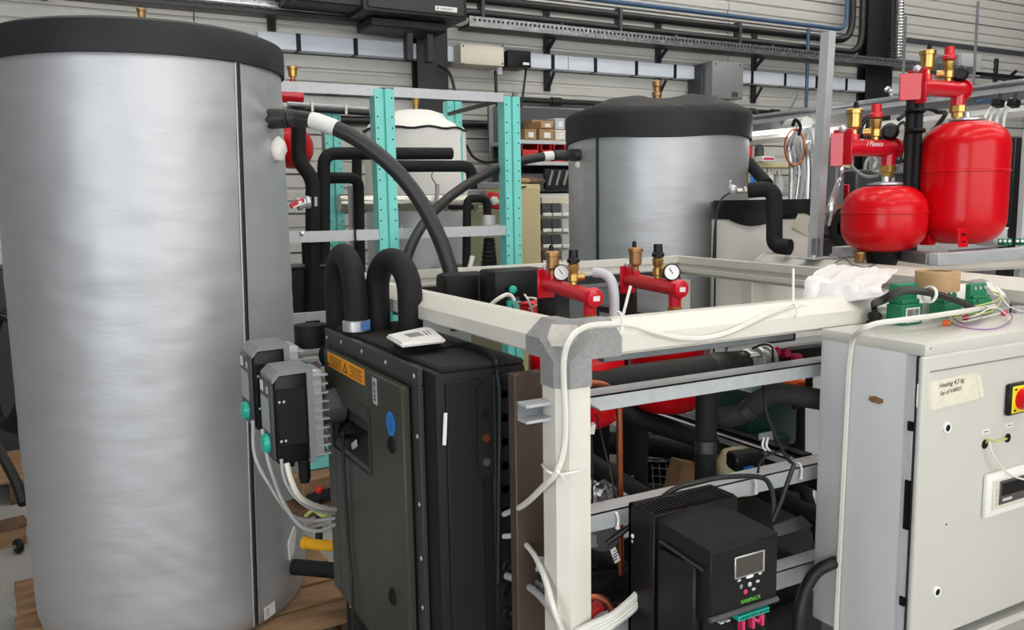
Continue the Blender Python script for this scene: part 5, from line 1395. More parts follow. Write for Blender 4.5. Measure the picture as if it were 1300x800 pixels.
tie('white cable tie on the middle rail near the cabinet', 1014, 588, 607)
tie('white cable tie hanging on the middle rail left of the inverter', 781, 650, 670)
tie('white cable tie on the front beam near the corner piece', 786, 396, 418, Y=1.362)
tie('white cable tie on the front beam near the cabinet', 1008, 386, 402, Y=1.362)
t = thing('cable_tie', 'white cable tie wrapped round the corner post', 'cable tie', py(715, 596, 1.36))
MB().tube(spline([px(688, 590, FX0-0.003), py(694, 598, 1.380), py(706, 602, 1.3655), py(722, 601, 1.364), py(738, 597, 1.364), py(743, 592, 1.385), py(744, 586, 1.43)], 5), 0.0026, 6).build('strap', m_white, t)
MB().box(py(708, 599, 1.356), (0.010, 0.008, 0.008), None, 0.002).build('lock_head', m_white, t)
MB().tube(spline([py(709, 600, 1.358), py(716, 608, 1.356), py(725, 620, 1.360)], 4), 0.0016, 5).build('tail', m_white, t)
t = thing('cable_tie', 'white cable tie sticking straight up on the front beam', 'cable tie', py(1007, 380, 1.44))
MB().tube([py(1007, 386, 1.42), py(1007, 341, 1.43)], 0.0032, 6).build('strap', m_white, t); MB().box(py(1007, 386, 1.42), (0.008, 0.008, 0.008)).build('lock_head', m_white, t)
t = thing('cable_tie', 'pair of white cable ties on the dark depth rail', 'cable tie', pd(972, 565, 2.0))
for dx in (0, 5): MB().tube(spline([pd(970+dx, 556, 2.05), pd(968+dx, 566, 2.03), pd(972+dx, 572, 2.04)], 4), 0.003, 6).build('strap', m_white, t)
cable('black_cable', m_bcable, [py(757, 525, 1.5), py(765, 560, 1.5), py(777, 610, 1.48), py(783, 640, 1.47)], 0.0022, label='thin black wire slanting down beside the copper pipe', cat='wire')
cable('black_cable', m_bcable, [py(748, 520, 1.52), py(751, 560, 1.52), py(752, 610, 1.52), py(752, 660, 1.52)], 0.0022, label='thin black wire hanging straight down beside the corner post', cat='wire')
cable('black_cable', m_bcable, [py(742, 580, 1.46), py(744, 620, 1.46), py(752, 645, 1.45), py(770, 652, 1.44), py(783, 652, 1.43)], 0.006, label='thick black cable bending onto the middle rail behind the post', cat='cable')
t = thing('wire_label', 'small white wire tag on the slanting black wire', 'tag', py(753, 545, 1.49)); MB().box(py(752, 545, 1.49), (0.012, 0.004, 0.022), Matrix.Rotation(R(12), 3, 'Y')).build('tag_sheet', m_paper, t); MB().box(py(752, 538, 1.488), (0.008, 0.004, 0.006)).build('tag_clip', m_lgrey, t)
# low items by the post
t = thing('hose_ring', 'red and copper hose ring low between post and inverter', 'hose', pd(757, 775, 1.75))
pts = [pd(755, 778, 1.78)+_rt*0.036*math.cos(a_/16*2*PI)+_up*0.034*math.sin(a_/16*2*PI) for a_ in range(17)]
MB().tube(pts, 0.007, 8).build('copper_ring', m_copper, t)
MB().box(pd(752, 775, 1.79), (0.05, 0.03, 0.016), Matrix.Rotation(R(-20), 3, 'Y'), 0.003).build('red_body', m_redp, t)
for i, (dx, dy) in enumerate(((0, 0), (4, 5), (8, 9), (-4, -3))):
    wcable(('first', 'second', 'third', 'fourth')[i]+' of the pale cables bundled at the floor between post and inverter', [pd(735+dx, 806+dy, 1.72), pd(755+dx, 796+dy, 1.72), pd(778, 784+dy, 1.72), pd(800, 766+dy*1.2, 1.74), pd(815, 750+dy, 1.76)], 0.0075)
t = thing('support_bracket', 'grey steel bracket between the inverter and the cabinet', 'bracket', pd(1006, 660, 1.75))
MB().poly([py(982, 668, 1.47), py(1018, 655, 1.47), py(1032, 668, 1.45), py(986, 682, 1.45)], V(0, 0.004, 0)).build('plate', m_galvd, t, smooth=False)
MB().poly([py(982, 668, 1.47), py(986, 682, 1.45), py(990, 676, 1.52)], V(0.004, 0, 0)).build('gusset', m_galvd, t, smooth=False)
t = thing('galvanised_bracket', 'galvanised bracket with a grey lump under the middle rail beside the post', 'bracket', pd(760, 690, 1.95))
MB().lathe([(0, 0), (0.03, 0.005), (0.045, 0.03), (0.045, 0.07), (0, 0.07)], pd(766, 696, 1.95), seg=16).build('round_lump', m_grey, t)
MB().box(pd(753, 684, 1.92), (0.05, 0.03, 0.03), None, 0.002).build('angle_piece', m_lgrey, t)
t = thing('wire_label', 'striped white tag hanging by the copper pipe', 'tag', pd(782, 705, 1.8)); MB().box(pd(781, 705, 1.8), (0.014, 0.003, 0.034), Matrix.Rotation(R(-22), 3, 'Y')).build('tag_sheet', m_paper, t)
for i in range(4): MB().box(pd(781, 699+i*4, 1.797), (0.012, 0.002, 0.002), Matrix.Rotation(R(-22), 3, 'Y')).build('print_line', m_inkg, t, smooth=False)
t = thing('clamp_bracket', 'white plastic bracket beside the grommets, behind the post', 'bracket', pd(680, 715, 1.9))
MB().box(pd(681, 712, 1.88), (0.03, 0.05, 0.04), Matrix.Rotation(R(15), 3, 'Y'), 0.006).build('upper_block', m_lgrey, t); MB().box(pd(688, 742, 1.86), (0.03, 0.05, 0.016), Matrix.Rotation(R(15), 3, 'Y'), 0.004).build('lower_block', m_grey, t)
MB().cyl(pd(684, 728, 1.86), pd(692, 728, 1.86), 0.008, seg=8).build('screw', m_black, t)
# crumpled plastic film on the right hand beam
t = thing('plastic_film', 'crumpled white plastic sheet lying over the cream beam behind the green modules', 'film', pz(1080, 372, 1.31))
mb = MB(); NI, NJ = 30, 14
cs = [pd(1024, 352, 2.15), pd(1052, 336, 2.5), pd(1140, 342, 2.45), pd(1118, 366, 2.02)]
cs2 = [pd(1018, 384, 2.12), pd(1040, 366, 2.55), pd(1148, 372, 2.45), pd(1122, 376, 2.0)]
grid = []
for j in range(NJ+1):
    v = j/NJ; row = []
    for i in range(NI+1):
        u = i/NI
        # front drop, then the top
        if v < 0.4:
            w = v/0.4; A = cs2[0]*(1-u)+cs2[3]*u; B = cs[0]*(1-u)+cs[3]*u
        else:
            w = (v-0.4)/0.6; A = cs[0]*(1-u)+cs[3]*u; B = cs[1]*(1-u)+cs[2]*u
        p = A*(1-w)+B*w
        nn = V(mnoise.noise(V(u*7, v*5, 1)), mnoise.noise(V(u*7, v*5, 9)), mnoise.noise(V(u*7, v*5, 17))) + 0.5*V(mnoise.noise(V(u*19, v*13, 1)), mnoise.noise(V(u*19, v*13, 9)), mnoise.noise(V(u*19, v*13, 17)))
        row.append(mb.bm.verts.new(p+nn*0.007))
    grid.append(row)
for j in range(NJ):
    for i in range(NI): mb.bm.faces.new((grid[j][i], grid[j][i+1], grid[j+1][i+1], grid[j+1][i]))
mb.build('film_sheet', m_film, t, angle=28)
MB().tube([cs2[0], (cs2[0]+cs2[3])/2+V(0, 0, -0.004), cs2[3]], 0.004, 6).build('rolled_edge', m_film, t)

# ================================================================ HOSES FROM THE TANKS
def depth(p): return (Vector(p)-CAM).dot(_fw)
dA = depth(TOPN)
hs = thing('rubber_hose', 'thick black hose sweeping down from the top of the big left tank', 'hose', TOPN)
ptsA = spline([TOPN, pd(372, 150, dA), pd(405, 155, dA-0.02), pd(450, 175, dA-0.03), pd(495, 209, dA-0.02), pd(530, 250, dA), pd(553, 292, dA), pd(566, 325, dA), pd(575, 360, dA), pd(582, 420, dA)], 8)
MB().tube(ptsA, 0.028, 16).build('hose', m_hose, hs)
MB().tube(ptsA[0:11], 0.032, 14, radii=[0.036, 0.033, 0.035, 0.032, 0.034, 0.031, 0.033, 0.031, 0.032, 0.030, 0.030]).build('taped_elbow', m_tapeblk, hs)
MB().tube(ptsA[14:21], 0.0292, 16).build('white_label', m_paper, hs, label='white label wrapped round the hose')
dB = depth(T2N)
hs = thing('rubber_hose', 'thinner black hose curving left from the distant silver tank', 'hose', T2N)
ptsB = spline([T2N, pd(718, 197, dB-0.05), pd(698, 198, dB-0.08), pd(660, 205, dB-0.15), pd(615, 222, dB-0.3), pd(575, 247, dB-0.45), pd(545, 275, dB-0.55), pd(525, 306, dB-0.65), pd(512, 345, dB-0.7), pd(505, 400, dB-0.7)], 8)
MB().tube(ptsB, 0.0235, 14).build('hose', m_hose, hs)
MB().tube(ptsB[0:15], 0.028, 14).build('foam_sleeve', m_tapeblk, hs)
MB().tube(ptsB[15:19], 0.0255, 14).build('white_label', m_paper, hs, label='white label wrapped round the hose')

# ================================================================ TURQUOISE RACK between the tanks
YR = 3.70
rack = thing('pipe_rack', 'turquoise perforated upright rack with grey cross rails, between the two silver tanks', 'rack', (1.5, 3.9, GZ))
def tpost(xa, xb, ytop, Y, d=0.07):
    a = py(xa, ytop, Y); b = py(xb, ytop, Y); w = b.x-a.x
    x0 = a.x; z1 = a.z
    pf = [(0, 0.006), (0, 0), (w*0.40, 0), (w*0.42, 0.014), (w*0.52, 0.014), (w*0.54, 0), (w, 0), (w, d), (w-0.004, d), (w-0.004, 0.02), (0.004, 0.02), (0.004, d), (0, d)]
    p = MB().poly([V(x0+s, Y+q, GZ) for s, q in pf], (0, 0, z1-GZ)).build('upright', m_teal, rack, angle=20)
    hb = MB(); z = z1-0.04
    k = 0
    while z > 1.1:
        for f in (0.12, 0.86):
            hb.cyl((x0+w*f, Y-0.0008, z), (x0+w*f, Y+0.002, z), 0.004, seg=8)
        z -= 0.05 if k % 3 else 0.085; k += 1
    tag(hb.build('hole_row', m_blackd, p, smooth=False), kind='stuff')
    return x0, w, z1
xa, wa, za = tpost(475, 500, 112, YR)
xb, wb, zb_ = tpost(640, 660, 122, YR)
xc, wc, zc = tpost(411, 432, 140, 4.55)
xd, wd_, zd = tpost(568, 586, 128, 4.75)
zt = py(430, 113, YR).z
def grail(name, x0, x1, z0, z1, Y, mat=m_galv):
    mb = MB()
    mb.poly([V(x0, Y, z0), V(x0, Y, z1), V(x0, Y+0.04, z1), V(x0, Y+0.04, z1-0.003), V(x0, Y+0.006, z1-0.003), V(x0, Y+0.006, z1-0.015), V(x0, Y+0.014, (z0+z1)/2+0.006), V(x0, Y+0.014, (z0+z1)/2-0.006), V(x0, Y+0.006, z0+0.015), V(x0, Y+0.006, z0)], (x1-x0, 0, 0))
    return mb.build(name, mat, rack, angle=20)
grail('cross_rail', 0.86, xa+wa*0.3, zt-0.022, zt+0.022, YR+0.004)
grail('cross_rail', xa+wa, xb, zt-0.022, zt+0.022, YR+0.004)
zm = py(430, 299, YR).z
grail('cross_rail', 0.86, xa, zm-0.026, zm+0.022, YR+0.004)
grail('cross_rail', xa+wa, xb, zm-0.026, zm+0.022, YR+0.004)
zl = py(395, 402, YR).z
grail('cross_rail', 0.86, xa, zl-0.02, zl+0.016, YR+0.004)
zl = py(395, 425, YR).z
grail('cross_rail', 0.86, xa, zl-0.018, zl+0.018, YR+0.1)
for x_, z_ in ((xc, 1.2), (xb+0.01, 1.2)):
    MB().bb(x_+0.03, x_+0.07, YR+0.07, 4.55, z_-0.03, z_+0.01, 0.002).build('depth_rail', m_galvd, rack)
MB().tube([py(570, 145, 4.6), py(640, 126, 3.78)], 0.012, 6).build('diagonal_brace', m_column, rack)
MB().bb(py(444, 240, 4.2).x, py(457, 240, 4.2).x, 4.2, 4.24, GZ, py(450, 235, 4.2).z, 0.003).build('inner_upright', m_galv, rack)
for x_, y_ in ((453, 280), (383, 298)):
    p = py(x_, y_, 4.19 if x_ > 400 else YR); MB().cyl(p, p+V(0, -0.02, 0.01), 0.008, seg=8).build('bolt', m_alu, rack)
MB().tube(spline([py(451, 291, YR-0.002), py(451, 300, YR-0.006), py(452, 308, YR-0.002)], 3), 0.005, 6).build('black_strap', m_bcable, rack)
tcond = thing('cable_conduit', 'thin grey conduit with white clips behind the rack, left of the turquoise post', 'conduit', py(372, 132, 4.5))
MB().tube([py(365, 131, 4.5), py(480, 139, 4.5)], 0.009, 8).build('conduit', m_lgrey, tcond)
MB().tube([py(365, 137, 4.5), py(480, 145, 4.5)], 0.014, 8).build('dark_line', m_bcable, tcond)
for x_ in (396, 439, 470):
    MB().box(py(x_, 134+(x_-372)*0.07, 4.49), (0.012, 0.02, 0.05)).build('clip', m_white, tcond)

# foam pipework of the rack
YP1 = 4.05
def fp(label, pts, r, Y=YP1, bend=0.06, mat=m_foam, **k): return foam(label, [py(x, y, Y) for x, y in pts], r, mat, bend, **k)
fp('upper black foam pipe of the rack, level then dropping at the left', [(411, 345), (411, 195), (573, 195)], 0.031)
fp('second black foam pipe, level behind the turquoise post with a drop at its right end', [(505, 211), (599, 211), (599, 240)], 0.030, 4.0)
fp('small black foam arch in front of the rear turquoise post', [(395, 226), (455, 226), (457, 345)], 0.028, 4.15, bend=0.05)
fp('black foam pipe seen behind the small arch', [(453, 196), (453, 230)], 0.026, 4.3)
fp('stepped black foam pipe close to the right edge of the big tank', [(379, 136), (379, 205), (397, 226), (397, 410)], 0.034, 3.95)
fp('black foam pipe below the mid rail, left of the U bends', [(392, 300), (395, 400)], 0.036, 4.1)
fp('black foam pipe below the mid rail, ending behind the right U bend', [(455, 340), (458, 395)], 0.026, 4.15)
fp('small black foam arch with a white tip beside the red connector', [(592, 345), (593, 252), (618, 252), (619, 280)], 0.022, 3.95, bend=0.04)
fp('short dark pipe stub left of the red connector', [(570, 263), (600, 263)], 0.014, 4.1)
t = thing('foam_block', 'dark shaded box below the rack rail, beside the big tank', 'box', py(385, 375, 4.0))
p = py(384, 370, 4.05); MB().box(p, (0.20, 0.16, 0.24), None, 0.01).build('box_body', m_blackm, t); MB().box(p+V(0, 0, 0.125), (0.21, 0.17, 0.012), None, 0.004).build('box_lid', m_dgrey, t)
# ball valve with striped handle
t = thing('ball_valve', 'steel ball valve with a red and white handle near the big tank', 'valve', py(385, 258, 3.85))
MB().lathe([(0.02, -0.03), (0.03, -0.028), (0.03, -0.012), (0.024, -0.01), (0.024, 0.01), (0.03, 0.012), (0.03, 0.028), (0.02, 0.03), (0.02, -0.03)], py(385, 258, 3.85), axis=(1, 0, 0.2), seg=18).build('body', m_alu, t)
MB().box(py(377, 258, 3.83), (0.07, 0.012, 0.022), Matrix.Rotation(R(-25), 3, 'Y'), 0.003).build('red_handle', m_redp, t); MB().box(py(378, 261, 3.825), (0.05, 0.012, 0.008), Matrix.Rotation(R(-25), 3, 'Y')).build('white_stripe', m_white, t)
for dx in (0, 8): MB().cyl(py(393+dx, 250, 3.84), py(393+dx, 262, 3.84), 0.008, seg=8).build('bolt', m_alu, t)
# red vessel and fittings peeking out behind the tank
t = vessel('red vessel half hidden behind the right edge of the big tank', py(371, 187, 4.75).xy, 0.115, py(378, 160, 4.7).z, py(378, 214, 4.7).z, rim=False, shoulder=0.95)
t = thing('safety_group', 'red manifold end and brass vent just behind the lid of the big tank', 'manifold', py(374, 122, 4.6))
p = py(372, 122, 4.6)
MB().cyl(p+V(-0.1, 0, 0), p+V(0.050, 0, 0), 0.036, seg=16).build('manifold_bar', m_redm, t)
MB().lathe([(0, 0), (0.012, 0), (0.012, 0.02), (0.022, 0.022), (0.026, 0.06), (0.03, 0.062), (0.03, 0.075), (0, 0.078)], py(372, 103, 4.6), seg=16).build('air_vent', m_brass, t)
MB().cyl(p, p+V(0, 0, 0.09), 0.014, seg=10).build('vent_stub', m_redm, t)
# ---------------------------------------------------------------- white insulated tank
CW = py(528, 200, 5.0); RW = 0.318
wt = thing('hot_water_tank', 'white padded hot water tank with a brass vent behind the turquoise posts', 'tank', (CW.x, 5.0, GZ))
zs = py(528, 161, 4.7).z; ztp = py(528, 138, 4.95).z
mb = MB(); NA = 72; rows = []
for j in range(31):
    v = j/30; z = 1.35+(zs-1.35)*v
    rows.append([mb.bm.verts.new((CW.x+(RW+0.006*mnoise.noise(V(math.cos(2*PI*i/NA)*4, math.sin(2*PI*i/NA)*4, z*7)))*math.cos(2*PI*i/NA), 5.0+(RW+0.006*mnoise.noise(V(math.cos(2*PI*i/NA)*4, math.sin(2*PI*i/NA)*4, z*7)))*math.sin(2*PI*i/NA), z)) for i in range(NA)])
for a_, b_ in zip(rows, rows[1:]):
    for i in range(NA): mb.bm.faces.new((a_[i], a_[(i+1) % NA], b_[(i+1) % NA], b_[i]))
mb.build('padded_cover', m_wtank, wt, angle=80)
MB().lathe([(RW, zs-0.003), (RW-0.03, zs+(ztp-zs)*0.30), (RW*0.68, zs+(ztp-zs)*0.68), (RW*0.35, zs+(ztp-zs)*0.93), (0, ztp)], (CW.x, 5.0, 0), seg=48).build('padded_top', m_wtank, wt)
MB().tube([V(CW.x+(RW+0.002)*math.cos(2*PI*i/48), 5.0+(RW+0.002)*math.sin(2*PI*i/48), zs+0.006*math.sin(i*1.3)) for i in range(49)], 0.008, 6).build('black_piping', m_piping, wt)
MB().lathe([(RW+0.004, GZ), (RW+0.004, 1.55), (RW-0.0, 1.555), (0, 1.555)], (CW.x, 5.0, 0), seg=48).build('foil_skirt', m_duct if False else m_silver, wt)
vent(wt, V(py(528, 136, 5.0).x, 5.0, ztp-0.01), 1.05)
st = thing('stainless_pipe', 'wide stainless steel pipe running level in front of the white padded tank', 'pipe', py(500, 258, 4.45))
MB().tube([py(430, 258, 4.45), py(600, 257, 4.45)], 0.048, 18).build('pipe_run', m_steel, st)
for x_ in (577, 600): MB().cyl(py(x_-3, 257, 4.45), py(x_+3, 257, 4.45), 0.053, seg=18).build('joint_ring', m_steel, st)
MB().cyl(py(555, 256, 4.40), py(555, 234, 4.40), 0.012, seg=10).build('sensor_pocket', m_alu, st)
cable('sensor_wire', m_gcable, [py(555, 236, 4.39), py(548, 224, 4.38), py(553, 214, 4.38), py(560, 207, 4.4)], 0.004, label='thin grey sensor wire curling above the stainless pipe', cat='wire')
t = thing('red_connector', 'red plug connector with a white plug in front of the grey cabinet', 'connector', py(626, 256, 4.0))
MB().box(py(627, 255, 4.0), (0.085, 0.06, 0.085), Matrix.Rotation(R(12), 3, 'Y'), 0.012, 2).build('body', m_redp, t)
MB().lathe([(0.022, 0), (0.022, 0.02), (0.012, 0.024), (0, 0.024)], py(626, 255, 3.96), axis=(0.3, -1, 0), seg=14).build('white_plug', m_white, t)
cable('white_cable', m_wcable, [py(628, 255, 3.94), py(638, 260, 3.92), py(643, 272, 3.92), py(638, 284, 3.93), py(628, 288, 3.94)], 0.0085, label='white cable looping from the red connector to the white collar', cat='cable')
t = thing('flow_sensor', 'white collar and black ribbed coupling below the red connector', 'sensor', py(621, 300, 3.92))
MB().cyl(py(621, 273, 3.92), py(621, 286, 3.92), 0.034, seg=16).build('white_collar', m_white, t, label='white plastic collar')
MB().box(py(623, 295, 3.90), (0.075, 0.06, 0.034), None, 0.006).build('clamp', m_dgrey, t); MB().box(py(622, 296, 3.868), (0.04, 0.004, 0.018)).build('clamp_label', m_lgrey, t)
p0 = py(621, 302, 3.92); p1 = py(621, 345, 3.92)
MB().tube([p0+(p1-p0)*(i/16) for i in range(17)], 0.03, 16, radii=[(0.026+0.018*i/16)+(0.004 if i % 2 else 0) for i in range(17)]).build('ribbed_coupling', m_rubber, t)
t = thing('white_hose', 'white ribbed hose end beside the black arch, just above the back beam', 'hose', py(598, 330, 3.8))
a = py(600, 325, 3.8); b = py(594, 350, 3.8); MB().tube([a+(b-a)*(i/10) for i in range(11)], 0.012, 10, radii=[0.014 if i % 2 else 0.011 for i in range(11)]).build('ribbed_hose', m_white, t)
t = thing('service_cabinet', 'olive grey sheet metal cabinet behind the red connector', 'cabinet', py(618, 330, 5.2))
a = py(583, 262, 5.2); b = py(652, 300, 5.2)
MB().bb(a.x, b.x, 5.2, 5.6, GZ, a.z, 0.01).build('housing', m_olivew, t); MB().bb(a.x+0.02, b.x-0.02, 5.185, 5.2, GZ+0.05, a.z-0.03, 0.004).build('door', m_olivew, t)
MB().bb(py(583, 237, 5.1).x, py(655, 237, 5.1).x, 5.05, 5.10, py(600, 240, 5.1).z, py(600, 232, 5.1).z, 0.003).build('top_rail', m_galvd, t)
# ---------------------------------------------------------------- shelf with boxes
YS = 5.75
lk = thing('metal_locker', 'pale yellow metal locker right of the turquoise post', 'locker', py(672, 300, 5.4))
a = py(658, 234, 5.4); b = py(686, 234, 5.4)
MB().bb(a.x-0.1, b.x, 5.4, 5.74, GZ, a.z, 0.006).build('housing', m_beige2, lk); MB().bb(a.x-0.09, b.x-0.02, 5.385, 5.4, GZ+0.06, a.z-0.02, 0.004).build('door', m_beige2, lk)
MB().tube([py(660, 238, 5.38), py(668, 237, 5.37)], 0.006, 6).build('handle', m_black, lk)
sh = thing('shelf_unit', 'grey steel shelf unit with boxes and bins, left of the distant silver tank', 'shelf', py(695, 300, YS))
X0 = py(655, 200, YS).x; X1 = X0+1.25
zs_ = [py(690, y, YS).z for y in (178, 205, 246, 335)]
for z in zs_: MB().bb(X0, X1, YS, YS+0.45, z-0.03, z, 0.003).build('shelf_board', m_lgrey, sh)
for X in (X0, X1):
    for Y in (YS, YS+0.42): MB().bb(X-0.02, X+0.02, Y-0.015, Y+0.015, GZ, zs_[0]+0.35, 0.003).build('upright', m_galvd, sh)
MB().bb(X0, X1, YS+0.44, YS+0.45, GZ, zs_[0]+0.3).build('back_sheet', m_dgrey, sh)
MB().bb(X0, X1, YS+0.02, YS+0.40, zs_[2]+0.015, zs_[2]+0.16, 0.01).build('drawer', m_dgrey, sh)
def carton(lab, x0, y0, x1, y1, mat, Y=YS+0.03, d=0.2):
    a = py(x0, y0, Y); b = py(x1, y1, Y)
    t = thing('cardboard_box', lab, 'box', ((a.x+b.x)/2, Y+d/2, b.z), group='cartons on the shelf')
    MB().bb(a.x, b.x, Y, Y+d, b.z, a.z, 0.004).build('carton', mat, t)
    MB().bb(a.x-0.002, b.x+0.002, Y-0.002, Y+d, a.z-0.016, a.z+0.001, 0.002).build('lid_flap', mat, t)
    MB().bb(a.x+(b.x-a.x)*0.3, a.x+(b.x-a.x)*0.75, Y-0.004, Y-0.001, b.z+(a.z-b.z)*0.2, b.z+(a.z-b.z)*0.7).build('label', m_paper, t)
carton('small carton with an orange and white label at the left of the shelf', 666, 164, 681, 177, m_boxbrown)
carton('brown carton in the middle of the lower row on the shelf', 685, 164, 703, 178, m_boxbrown)
carton('pale carton at the right of the lower row on the shelf', 705, 165, 718, 178, m_tape)
carton('brown carton in the upper row of the shelf', 687, 154, 702, 163.3, m_card, YS+0.05)
carton('pale carton in the upper row of the shelf', 705, 150, 717, 164.3, m_lgrey, YS+0.05)
carton('dark carton deeper on the shelf behind the front row', 676, 152, 690, 176, m_boxbrown, YS+0.26, 0.15)
def bin_(lab, x0, x1, y0, y1):
    a = py(x0, y0, YS+0.02); b = py(x1, y1, YS+0.02); zz = zs_[1]
    t = thing('storage_bin', lab, 'bin', ((a.x+b.x)/2, YS+0.1, zz), group='red storage bins on the shelf')
    MB().bb(a.x, b.x, YS+0.02, YS+0.03, zz, zz+0.09).build('front_lip', m_redp, t)
    MB().bb(a.x, a.x+0.008, YS+0.02, YS+0.3, zz, zz+0.15).build('side', m_redp, t); MB().bb(b.x-0.008, b.x, YS+0.02, YS+0.3, zz, zz+0.15).build('side', m_redp, t)
    MB().bb(a.x, b.x, YS+0.29, YS+0.3, zz, zz+0.15).build('back', m_redp, t); MB().bb(a.x, b.x, YS+0.03, YS+0.29, zz, zz+0.008).build('floor', m_redp, t)
    MB().sphere(((a.x+b.x)/2, YS+0.14, zz+0.07), 0.05, (1, 1, 0.8), 9, 6).build('contents', m_dgrey, t)
bin_('leftmost red storage bin on the shelf', 662, 684, 182, 203)
bin_('middle red storage bin on the shelf', 687, 700, 182, 203)
bin_('rightmost red storage bin on the shelf', 703, 718, 182, 203)
t = thing('tool_crate', 'black crate with grey ribs on the lower shelf', 'crate', py(702, 236, YS+0.05))
p = py(704, 228, YS+0.1); MB().box(p, (0.30, 0.2, 0.16), None, 0.01).build('crate_body', m_black, t)
for i in range(4): MB().box(p+V(-0.10+0.07*i, -0.104, 0.01), (0.02, 0.01, 0.12), Matrix.Rotation(R(18), 3, 'Y')).build('rib', m_grey, t)
t = thing('cloth_bundle', 'dark red cloth bundle lying on the pale yellow locker', 'cloth', py(672, 232, 5.5))
mb = MB(); mb.sphere(py(672, 231, 5.55), 0.12, (1.1, 0.8, 0.35), 14, 9)
for v in mb.bm.verts: v.co += V(0, 0, 0.02*mnoise.noise(v.co*18))
mb.build('folds', m_uncoated, t); MB().sphere(py(664, 230, 5.5), 0.06, (1.2, 0.8, 0.4), 10, 7).build('sleeve', m_boxbrown, t)
# small parts drawers
t = thing('parts_organiser', 'white small parts organiser with dark trays under the shelf', 'organiser', py(702, 300, YS-0.05))
for r_, y in enumerate((258, 278, 298, 318)):
    for c_, x in enumerate((688.5, 701, 713.5)):
        a = py(x, y, YS-0.05); b = py(x+11, y+14, YS-0.05)
        dw = MB().bb(a.x, b.x, YS-0.05, YS+0.15, b.z, a.z, 0.004).build('drawer', m_dgrey if c_ < 2 else m_lgrey, t)
        MB().bb(a.x, b.x, YS-0.065, YS-0.05, b.z-0.015, b.z+0.012, 0.003).build('drawer_lip', m_white, dw)
a = py(686, 250, YS); b = py(728, 340, YS)
MB().bb(a.x, b.x, YS-0.03, YS+0.16, b.z, a.z, 0.004).build('housing', m_beige, t)

# ================================================================ SECOND CREAM FRAME, right
B0 = V(2.40, 1.06, 0); B1 = V(2.806, 2.80, 0)
sk2 = thing('machine_frame', 'second cream machine frame behind the first, carrying the bright red vessels', 'frame', (3.1, 2.3, GZ))
dY = (B1-B0).normalized(); oX = V(dY.y, -dY.x, 0)*-1     # outward: towards the first frame
inX = -oX
beam(B0+dY*0.06, B1-dY*0.06, oX).build('left_beam', m_cream, sk2, angle=20)
beam(B0+inX*0.06, B0+inX*1.4, -dY).build('front_beam', m_cream, sk2, angle=20)
beam(B1-dY*0.45, B1-dY*0.45+inX*1.4, dY).build('back_beam', m_cream, sk2, angle=20)
def corner2(c, sx, sy):
    mb = MB(); pts = []
    for a, b, z in [(0, 0.10, FZ1+0.003), (0.03, 0.10, FZ1+0.003), (0.072, 0.10, FZ1-0.030), (0.072, 0.10, FZ0-0.003), (0, 0.1, FZ0-0.003),
                    (-0.10, 0, FZ1+0.003), (-0.10, -0.03, FZ1+0.003), (-0.10, -0.072, FZ1-0.03), (-0.10, -0.072, FZ0-0.003), (-0.1, 0, FZ0-0.003),
                    (0.072, -0.045, FZ0-0.05), (0.045, -0.072, FZ0-0.05), (0, -0.072, FZ0-0.05), (0.072, 0, FZ0-0.05)]:
        p = Vector(c)+oX*a+dY*(b*sy)
        pts.append(mb.bm.verts.new(V(p.x, p.y, z)))
    bmesh.ops.convex_hull(mb.bm, input=pts)
    mb.build('corner_piece', m_cast, sk2, angle=15)
corner2(B0, 1, 1); corner2(B1, 1, -1)
B3 = B1-dY*0.40+inX*1.4
for c in (B0, B1, B0+inX*1.4, B3):
    q = c+oX*0.035
    MB().bb(q.x-0.035, q.x+0.035, q.y-0.035, q.y+0.035, GZ, FZ0-0.03, 0.006).build('post', m_cream, sk2)
# steel rails lying on it
zr = FZ1+0.004
ra = pz(1046, 322, 1.335); rb_ = pz(1128, 327, 1.335)
def bar(name, a, b, w, h, mat, par):
    a = Vector(a); b = Vector(b); d = b-a
    Rm = Matrix.Rotation(math.atan2(d.y, d.x), 3, 'Z')
    return MB().box((a+b)/2, (d.length, w, h), Rm, 0.002).build(name, mat, par)
zq = FZ1+0.025
qa = pz(1120, 327, zq+0.018); qa.x = max(qa.x, 2.66); qa.z = zq
qb = qa+V(0.95, 0.0, 0)
bar('steel_rail', qa, qb, 0.05, 0.042, m_galv, sk2)
q2 = V(B1.x-0.03, B1.y-0.45, zq)
bar('steel_rail', q2, q2+V(1.2, 0, 0), 0.05, 0.042, m_galv, sk2)
bar('steel_rail', V(qa.x+0.02, qa.y, zq), V(q2.x+0.14, q2.y, zq), 0.05, 0.040, m_galvd, sk2)
bar('white_end_rail', V(qb.x-0.35, qb.y-0.01, zq+0.003), V(qb.x+0.4, qb.y-0.01, zq+0.003), 0.06, 0.046, m_cream, sk2)
